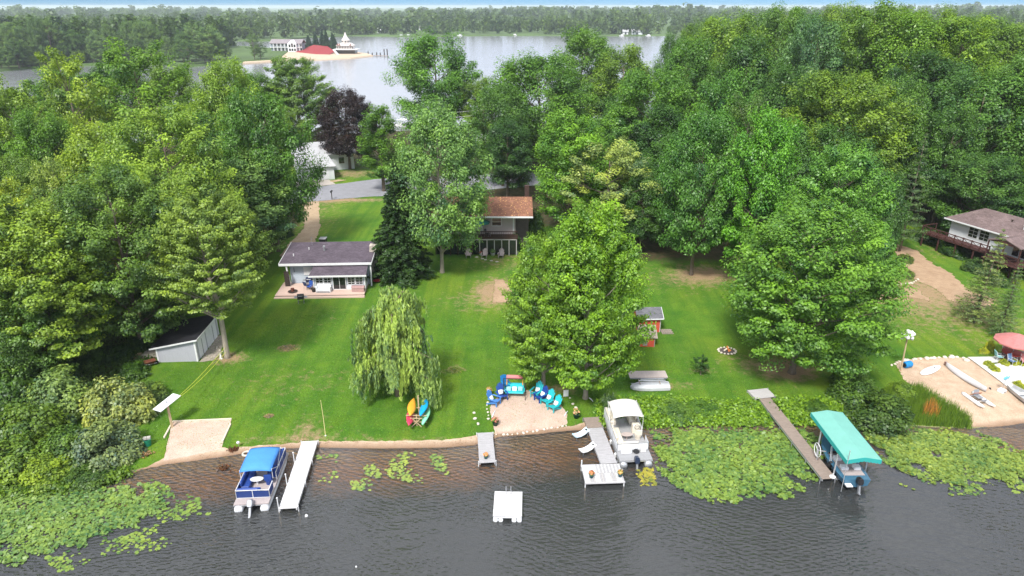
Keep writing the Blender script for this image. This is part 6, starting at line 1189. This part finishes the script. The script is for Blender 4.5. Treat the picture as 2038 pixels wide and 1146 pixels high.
for (px_, py_, r_, l) in ((610, 1027, .11, 'small white buoy floating off the end of the white dock'), (709, 1128, .06, 'tiny white float in the open water near the bottom edge')):
    q = P(px_, py_, 0); o = thing('buoy', l, 'buoy', q, 0); MB().lathe([(.2 * r_, -r_), (.9 * r_, -.5 * r_), (r_, 0), (.9 * r_, .7 * r_), (.35 * r_, 1.3 * r_)], 14).build('float', WHITE, o, smooth=True); MB().tube([(0, 0, 1.2 * r_), (0, 0, 1.8 * r_)], .02, 6).build('eye', GREYM, o)
for (px_, py_, l, s_, cl) in ((465, 895, 'heap of brown leaves and debris at the right corner of the sand pad', .5, (.10, .035, .02)), (290, 905, 'clump of dry brown weeds beside the green bucket', .6, (.28, .16, .10)), (445, 935, 'sunken brown weed clump left of the blue pontoon boat', .6, (.12, .05, .03))):
    rg = np.random.default_rng(px_); n = 90; q = G(px_, py_); pos = np.stack([rg.normal(0, .45 * s_, n), rg.normal(0, .3 * s_, n), np.abs(rg.normal(0, .16 * s_, n)) + .02], 1) + np.array([q.x, q.y, max(q.z, -.02)]); V, F = leaves(pos, rg.normal(0, .5, (n, 3)) + np.array([0, 0, .8]), rg.uniform(.05, .13, n), rg)
    o = link('debris', np_mesh('debris', V, F, LEAF, rg.normal(-.3, .3, n))); o.color = (*cl, 1); tag(o, l, None, kind='stuff')
vn = []; rg = np.random.default_rng(4); n = 420; a_ = rg.uniform(0, 6.28, n); h_ = rg.uniform(0, 3.2, n); p = ptree_base = G(112, 742); r_ = .42 + .12 * np.sin(h_ * 3)
V, F = leaves(np.stack([p.x + r_ * np.cos(a_), p.y + r_ * np.sin(a_), p.z + h_], 1), np.stack([np.cos(a_), np.sin(a_), np.full(n, .3)], 1) + rg.normal(0, .3, (n, 3)), rg.uniform(.1, .2, n), rg)
o = link('dead_vine', np_mesh('dead_vine', V, F, LEAF, rg.normal(-.2, .35, n))); o.color = (.20, .085, .045, 1); tag(o, 'rusty dead vine wrapped round a trunk at the far left', 'vine')
# ---- right beach
p = G(1793, 738); t = thing('bird_house', 'white martin house of many nest gourds on a leaning wooden pole', 'bird house', p, 0); MB().tube([(0, 0, -.4), (-.15, 0, 3.3)], [.08, .06], 8).build('pole', TAN, t); MB().box(-.21, -.09, -.06, .06, 3.3, 4.0).build('mast', ALU, t)
for k in range(12):
    a_ = k * 2.4; z = 3.35 + (k % 3) * .28; r_ = .42; c_ = (-.15 + r_ * math.cos(a_), r_ * math.sin(a_), z); MB().lathe([(.03, -.14), (.14, -.09), (.17, 0), (.13, .1), (.04, .2)], 10, c_).build('gourd', WHITE, t, smooth=True); MB().bar((-.15, 0, z + .18), (c_[0], c_[1], z + .2), .025).build('arm', WHITE, t)
MB().lathe([(.12, 4.0), (.26, 4.02), (.05, 4.25)], 8, (-.15, 0, 0)).build('cap', WHITE, t)
o = thing('barrel', 'bright blue plastic barrel lying at the foot of the birdhouse pole', 'barrel', G(1805, 731) , R(20)); MB().tube([(-.4, 0, .32), (-.3, 0, .32), (.3, 0, .32), (.4, 0, .32)], [.27, .32, .32, .27], 16).build('drum', mat('blue_drum', (.01, .20, .48), .4, .1, 3), o); MB().tube([(-.45, 0, .32), (-.41, 0, .32)], .2, 12).build('end_cap', BLACK, o)
def board(pa, pb, label, w_, m, name='surfboard'):
    a, b = G(*pa), G(*pb); d = b - a; L_ = d.length; o = thing(name, label, 'surfboard', (a + b) / 2, math.atan2(-d.x, d.y)); poly = []
    for k in range(28): u = 2 * math.pi * k / 28; poly.append((w_ * math.sin(u) * (1 - .12 * math.cos(u)), L_ / 2 * math.cos(u)))
    MB().prism(poly, .05, .13).build('deck', m, o, bevel=.03); MB().box(-.07, .07, L_ * .18, L_ * .23, .131, .15).build('leash_pad', BLACK, o); MB().slab([(-.01, -L_ * .42, .05), (.01, -L_ * .42, .05), (.01, -L_ * .35, .05), (-.01, -L_ * .35, .05)], .04).build('fin', BLACK, o)
board((1833, 747), (1870, 729), 'white paddle board lying on the sand of the right beach', .42, WHITE)
a, b = G(1880, 727), G(1961, 781); d = b - a; L_ = d.length; t = thing('canoe', 'long upturned grey-white canoe on the sand of the right beach', 'canoe', (a + b) / 2, math.atan2(-d.x, d.y)); rings = []
for i in range(13):
    f = i / 12; w_ = .42 * max(.03, math.sin(math.pi * f)) ** .65; h = .36 + .10 * abs(2 * f - 1) ** 2; y = (f - .5) * L_; rings.append([(-w_, y, .04), (-w_ * .9, y, h * .6), (-w_ * .45, y, h), (0, y, h + .03), (w_ * .45, y, h), (w_ * .9, y, h * .6), (w_, y, .04)])
MB().loft(rings).build('hull', mat('canoe_grey', (.50, .49, .50), .5, .12, 2, grain=(4, .5, 4)), t, smooth=True); MB().tube([(0, -L_ * .47, .42), (0, 0, .42), (0, L_ * .47, .42)], .025, 6).build('keel_strip', WHITEV, t); MB().box(-.1, .1, -L_ / 2 - .02, -L_ / 2 + .2, .1, .46).build('bow_cap', mat('bow_brown', (.20, .11, .09), .7), t)
a, b = G(1925, 783), G(1968, 816); d = b - a; L_ = d.length; t = thing('pontoon_bike', 'white twin-hull pedal boat with an orange frame on the wet sand', 'pedal boat', (a + b) / 2, math.atan2(-d.x, d.y))
for sx in (-.5, .5): MB().tube([(sx, -L_ / 2, .17), (sx, -L_ / 2 + .2, .17), (sx, L_ / 2 - .5, .17), (sx, L_ / 2, .28)], [.12, .16, .16, .04], 12).build('hull', WHITEV, t, smooth=True)
for y in (-.5, .4): MB().tube([(-.5, y, .32), (.5, y, .32)], .03, 8).build('cross_bar', ALU, t)
MB().box(-.25, .25, -.3, .2, .42, .5).slab([(-.25, -.3, .5), (.25, -.3, .5), (.25, -.45, .95), (-.25, -.45, .95)], .06).build('seat', GREYM, t, bevel=.02); MB().tube([(.35, -.6, .3), (.35, -.2, .75), (-.35, -.2, .75), (-.35, -.6, .3)], .03, 6).build('frame', mat('orange_rust', (.36, .12, .06), .6), t); MB().tube([(0, .35, .35), (0, .7, .5), (0, .75, .7)], .03, 6).box(-.2, .2, .5, .62, .38, .5).build('pedal_box', GREYM, t)
stick((1969, 773), (1972, 776), 'short black pipe on the sand beside the canoe', BLACK, .06); stick((1988, 777), (2000, 783), 'dark driftwood log against the concrete walk', DB, .12, .1)
a, b = G(2010, 775), G(2060, 815); d = b - a; t = thing('rowboat', 'grey rowboat at the right edge beside the concrete walk', 'boat', a, math.atan2(-d.x, d.y)); rings = []
for y, w_ in ((-.1, .30), (.6, .50), (2.0, .62), (3.4, .6)): rings.append([(-w_, y, .45), (-w_ * .8, y, .1), (w_ * .8, y, .1), (w_, y, .45), (w_ * .86, y, .45), (w_ * .7, y, .18), (-w_ * .7, y, .18), (-w_ * .86, y, .45)])
MB().loft(rings).build('hull', mat('dull_aluminium', (.50, .51, .52)), t); MB().box(-.5, .5, 1.2, 1.5, .36, .4).build('thwart', WHITEV, t)
p = G(1993, 780); t = thing('garden_ornament', 'blue and white fish ornament on a thin stand by the concrete walk', 'ornament', p, .4); MB().tube([(0, 0, 0), (.1, 0, 1.3)], .02, 6).build('stand', GREYM, t); MB().loft([[(x, w_ * math.cos(a_), 1.4 + h * math.sin(a_)) for a_ in [k * .785 for k in range(8)]] for x, w_, h in ((-.3, .02, .04), (-.1, .09, .16), (.15, .1, .18), (.35, .03, .05), (.5, .02, .2))]).build('fish', mat('aqua_glaze', (.15, .45, .60), .4, .4, 9), t); MB().box(-.25, .25, -.25, .25, 0, .28).build('plinth', WHITEV, t)
# patio, umbrella, table and chairs
sheet('brick_patio', [(1985, 706), (1990, 722), (2060, 722), (2080, 700), (2000, 698)], mat('dark_paver', (.16, .10, .09), .9, .3, 4), .06, 0, 1, tufts=False)
u = G(2011, 716, .07); RC = mat('faded_red_canvas', (.46, .17, .16), .85, .14, 3); parasol('patio_umbrella', 'large faded red patio umbrella at the right edge of the picture', u, 1.85, 1.95, RC, 10, rise=.75)
t = thing('patio_table', 'round red table under the faded red umbrella', 'table', u, 0); MB().lathe([(.85, .70), (.9, .72), (.9, .75), (.06, .76)], 24).build('table_top', mat('red_table', (.40, .03, .03), .4), t)
for k in range(4): MB().tube([(.55 * math.cos(k * 1.57 + .5), .55 * math.sin(k * 1.57 + .5), 0), (.45 * math.cos(k * 1.57 + .5), .45 * math.sin(k * 1.57 + .5), .7)], .025, 6).build('leg', WHITE, t)
PC = 'chairs around the red patio table'
for (dx, dy, r_, fb, l) in ((-1.35, -.2, 80, mat('aqua_sling', (.25, .50, .52), .7), 'aqua sling chair on the left of the red patio table'), (-.7, -1.1, 20, mat('blue_sling', (.10, .18, .32), .7), 'blue-grey sling chair on the lake side of the red patio table'), (.4, -1.2, -15, RC, 'red chair on the lake side of the red patio table'), (.3, 1.2, 170, RC, 'red chair behind the red patio table')): patio_chair(u + Vector((dx, dy, 0)), R(r_ - 180 if dy > 0 else r_), l, fb, PC, WHITE)
for k in range(1): pass
# garden bed
sheet('rock_garden', [(1962, 728), (1990, 724), (2060, 724), (2100, 780), (2040, 778)], mat('white_gravel', (.62, .58, .56), .9, .4, 5, bump=.8, bscale=8), .07, 0, .6, tufts=False)
stones([(1990, 733), (2010, 736), (2030, 740), (2000, 745), (2025, 752), (2035, 762), (2015, 740), (2005, 728), (2036, 732)], .5, .17, 'white rock in the rock garden below the patio', 'white rocks of the rock garden', .35)
for (px_, py_, l) in ((1968, 728, 'yellow-green hosta at the corner of the concrete walk'), (1978, 737, 'yellow-green hosta beside the concrete walk'), (1999, 725, 'yellow-green hosta at the left front of the patio'), (2018, 725, 'yellow-green hosta at the middle front of the patio'), (2034, 726, 'yellow-green hosta at the right front of the patio'), (2026, 768, 'yellow-green hosta low by the concrete walk'), (2036, 776, 'yellow-green hosta at the right edge by the concrete walk'), (1958, 702, 'yellow-green hosta on the lawn left of the patio'), (1968, 697, 'tall green plant on the lawn left of the patio')): shrub(px_, py_, 1.1, .6 if px_ != 1968 or py_ > 700 else 1.3, (.26, .30, .04), l, 'hostas round the rock garden')
# ================================================================ ACROSS THE WATER
def big(px, py, y): p_ = atY(px, py, y); return p_
t = thing('lake_house', 'large grey and white gabled house on the sandy spit across the water', 'house', (-179, 537, 1.0), R(-4)); t.scale = (.95, .95, .78); GW = mat('slate_siding', (.20, .24, .28), .8, .1, .5); RFG = mat('far_roof', (.24, .21, .22), .9, .15, .4)
MB().box(0, 24, 0, 9, -.5, 7.2).build('wall', GW, t); MB().slab([(-.8, -1, 7.0), (25, -1, 7.0), (25, 4.5, 10.6), (-.8, 4.5, 10.6)], .3).slab([(-.8, 4.5, 10.6), (25, 4.5, 10.6), (25, 10, 7.0), (-.8, 10, 7.0)], .3).build('roof', RFG, t)
MB().add([(14, -2.2, -.5), (21, -2.2, -.5), (21, -2.2, 6.8), (17.5, -2.2, 10.2), (14, -2.2, 6.8), (14, 4, -.5), (21, 4, -.5), (21, 4, 6.8), (17.5, 4, 10.2), (14, 4, 6.8)], [(0, 1, 2, 3, 4), (9, 8, 7, 6, 5), (0, 5, 6, 1), (1, 6, 7, 2), (2, 7, 8, 3), (3, 8, 9, 4), (4, 9, 5, 0)]).build('gable', WHITEV, t)
MB().box(-.5, 25, -1.0, -.05, 3.3, 3.8).build('balcony', WHITE, t)
for x in (2, 5, 8, 11, 22.5): MB().box(x, x + .5, -.9, -.4, -.5, 6.8).build('column', WHITE, t); o = MB().box(x + .8, x + 2.2, -.12, -.02, 4.2, 6.4).build('window', WHITE, t); MB().box(x + 1.0, x + 2.0, -.2, -.125, 4.4, 6.2).build('pane', GLASS, o); o = MB().box(x + .8, x + 2.4, -.12, -.02, .3, 2.9).build('window', WHITE, t); MB().box(x + 1.0, x + 2.2, -.2, -.125, .4, 2.7).build('pane', GLASS, o)
for x in (15, 17, 19): o = MB().box(x, x + 1.4, -2.3, -2.205, 3.8, 7.2 if x == 17 else 6.2).build('window', DB if x == 17 else GLASS, t); o = MB().box(x, x + 1.4, -2.3, -2.205, .4, 2.6).build('window', GLASS, t)
o = MB().add([(-160, 531, .76), (-138, 506, .76), (-127, 502, .9), (-128, 521, 1.8), (-142, 556, 3.6), (-153, 558, 4.4)], [(0, 1, 2, 3, 4, 5)]).build('red_slope', mat('red_mulch', (.27, .032, .035), .95, .12, .2)); struct(o)
for k, (x, y, h) in enumerate(((-150, 556, 7), (-146, 561, 10), (-141, 563, 12), (-135, 561, 13), (-130, 553, 14), (-124, 549, 12), (-121, 540, 11))): tree('bluespruce', x - 13, y + 5, h, 8.5, C['bluesp'], 'blue spruce in the clump behind the red slope across the water', group='blue spruces behind the red slope', name='spruce_tree', z=1.0)
t = thing('tower_building', 'pale tiered tower building with a pointed roof on the sandy spit across the water', 'building', (-118, 510, .7), R(-3), None, .80); PW = mat('pale_stucco', (.62, .58, .54), .85, .1, .5)
MB().box(-8, 8.5, 0, 9, -.5, 3.4).build('base_wall', GLASS, t)
for x in np.arange(-8, 8.6, 1.5): MB().box(x - .12, x + .12, -.2, -.02, -.5, 3.4).build('column', DB, t)
MB().box(-10.5, 11, -2.2, 10, 3.4, 4.0).build('terrace', WHITE, t); MB().box(-7.5, 6.5, .5, 8.5, 4.0, 7.0).build('middle_wall', PW, t)
for x in np.arange(-7, 6.2, 1.45): MB().box(x, x + .85, .35, .48, 4.5, 6.3).build('window', DB, t)
MB().loft([[(-8.2, -.2, 7), (7.2, -.2, 7), (7.2, 9.2, 7), (-8.2, 9.2, 7)], [(-4, 2.5, 9.2), (4, 2.5, 9.2), (4, 6.5, 9.2), (-4, 6.5, 9.2)]]).build('lower_roof', PW, t)
for x in (-6.2, -4.6, 5.0): MB().add([(x - .8, -.4, 7.0), (x + .8, -.4, 7.0), (x, -.4, 8.8), (x, 2.4, 8.6)], [(0, 1, 2), (1, 3, 2), (0, 2, 3)]).build('dormer', mat('dormer_brown', (.25, .12, .11), .8), t)
MB().lathe([(3.4, 9.2), (3.2, 11.0), (3.9, 11.2), (2.4, 13.0), (1.2, 15.2), (.15, 18.0)], 12, (0, 4.5, 0)).build('spire', PW, t)
for k in range(8): a_ = k * .785 - 3.0; MB().box(-.35, .35, -.05, .05, 9.6, 10.7, Matrix.Translation((3.36 * math.cos(a_), 4.5 + 3.36 * math.sin(a_), 0)) @ Matrix.Rotation(a_ + 1.571, 4, 'Z')).build('window', GLASS, t)
MB().slab([(-10.4, -2.3, 3.6), (-8.6, -2.3, 3.6), (-3.4, -8, .0), (-5.2, -8, .0)], .5).build('slide_ramp', WHITE, t)
for k, (px_, py_) in enumerate(((733, 108), (741, 109), (750, 109), (757, 109), (765, 108), (771, 109))): q = P(px_, py_ + 1, 0); h = (2, 1.6, 1.8, 1.6, 3.6, 4)[k]; o = thing('mooring_post', 'dark mooring post off the tip of the sandy spit', 'post', q, 0, 'mooring posts off the sandy spit'); MB().tube([(0, 0, -1), (0, 0, h)], .35, 8).build('pile', DB, o); MB().lathe([(.42, h), (.1, h + .4)], 8).build('cap', DB, o)
a, b = P(733, 110, .5), P(772, 111, .5); tag(MB().bar(a, b, 1.6, .4).build('far_jetty', WOOD), 'low jetty joining the mooring posts off the sandy spit', 'jetty')
def farhouse(px, py, w_, label, m, rf):
    p_ = P(px, py, 1.0); t_ = thing('lake_cabin', label, 'house', (p_.x, p_.y, .9), 0); MB().box(-w_ / 2, w_ / 2, 0, 7, -.3, 3.5).build('wall', m, t_); MB().slab([(-w_ / 2 - .6, -.8, 3.4), (w_ / 2 + .6, -.8, 3.4), (w_ / 2 + .6, 3.5, 6), (-w_ / 2 - .6, 3.5, 6)], .2).slab([(-w_ / 2 - .6, 3.5, 6), (w_ / 2 + .6, 3.5, 6), (w_ / 2 + .6, 7.8, 3.4), (-w_ / 2 - .6, 7.8, 3.4)], .2).build('roof', rf, t_); MB().box(-1, 1, -.1, -.01, .5, 2.6).build('window', GLASS, t_)
farhouse(759, 66, 9, 'white cabin on the grass of the far shore', WHITE, WHITE); farhouse(712, 62, 9, 'grey-roofed cabin among the trees of the far shore left of the white cabin', WH, RFG); farhouse(1268, 69, 12, 'pale cabin on the far shore right of the centre', WH, PALE); farhouse(1245, 69, 6, 'small white cabin beside the pale cabin on the far shore', WHITE, PALE); farhouse(840, 60, 9, 'small grey cabin in the trees of the far shore', WH, RFG)
def farboat(px, py, label, L_=6, m=WHITE):
    p_ = P(px, py, 0); t_ = thing('moored_boat', label, 'boat', p_, R(80)); MB().loft([[(-1.1, y, .9), (-.8, y, 0), (.8, y, 0), (1.1, y, .9)] for y in (-L_ / 2, L_ / 3)] + [[(-.1, L_ / 2, 1.2), (-.05, L_ / 2, .6), (.05, L_ / 2, .6), (.1, L_ / 2, 1.2)]]).build('hull', m, t_); MB().box(-.9, .9, -L_ * .3, L_ * .15, .92, 2.0).build('cabin', WHITEV, t_)
for px_, py_, l in ((798, 72.5, 'small white boat at the dock of the far shore'), (812, 72, 'pale boat moored at the far shore right of the white cabin'), (915, 72, 'white boat at the far shore behind the big round-headed tree'), (1024, 71, 'white boat at the far shore near the centre'), (1237, 72, 'white boat in front of the small white cabin'), (1290, 72, 'pale boat right of the pale cabin')): farboat(px_, py_, l)
q = P(800, 256, .2); t_ = thing('moored_boat', 'white pontoon boat half hidden at the back shore behind the slim tree', 'boat', (q.x, q.y + 2, 0), R(60))
for sx in (-1, 1): MB().tube([(sx, -3, .15), (sx, 2.6, .15), (sx, 3.2, .4)], [.35, .35, .08], 10).build('pontoon_tube', ALU, t_)
MB().box(-1.3, 1.3, -2.9, 2.9, .5, .6).build('floor', GD, t_); MB().box(-1.25, 1.25, -2.0, -1.95, .605, 1.3).box(-1.25, -1.2, -1.94, 2.8, .605, 1.3).box(1.2, 1.25, -1.94, 2.8, .605, 1.3).build('fence_panel', WHITE, t_); MB().box(-1.2, 1.2, -1.5, 1.2, 2.4, 2.5).build('canopy', WHITE, t_)
for sx in (-1.15, 1.15):
    for y in (-1.4, 1.1): MB().tube([(sx, y, .6), (sx, y, 2.4)], .04, 6).build('canopy_pole', ALU, t_)
# worn patches on the lawn
for (px_, py_, r_, l, cl) in ((573, 693, .75, 'bare patch with bark chips on the lawn below the cottage', (.24, .19, .15)), (905, 738, .6, 'low mound of rough grass on the lawn right of the willow', (.11, .15, .04)), (535, 828, .3, 'small stump hole on the lawn near the water', (.2, .16, .12))):
    rg = np.random.default_rng(px_); n = 160; q = G(px_, py_); a_ = rg.uniform(0, 6.28, n); rr = np.sqrt(rg.random(n)) * r_; pos = np.stack([q.x + 1.4 * rr * np.cos(a_), q.y + rr * np.sin(a_), q.z + .03 + .25 * r_ * (1 - rr / r_)], 1); V, F = leaves(pos, rg.normal(0, .3, (n, 3)) + np.array([0, 0, 1.]), rg.uniform(.05, .13, n), rg, .5)
    o = link('bark_chips', np_mesh('bark_chips', V, F, LEAF, rg.normal(-.2, .4, n))); o.color = (*cl, 1); tag(o, l, None, kind='stuff')

# drift line: twigs, dead leaves and pebbles left along the waterline
rg = np.random.default_rng(321); n = 900; xx = rg.uniform(-24, 6.5, n); yy = np.interp(xx, SHX, SHY) + np.abs(rg.normal(0, .35, n)) - .12
V, F = leaves(np.stack([xx, yy, hgt(xx, yy) + .03], 1), rg.normal(0, .3, (n, 3)) + np.array([0, 0, 1.]), rg.uniform(.025, .085, n), rg, .5)
o = link('drift_litter', np_mesh('drift_litter', V, F, LEAF, rg.normal(-.1, .45, n))); o.color = (.11, .065, .035, 1); tag(o, 'twigs and dead leaves along the waterline of the beach', None, kind='stuff')
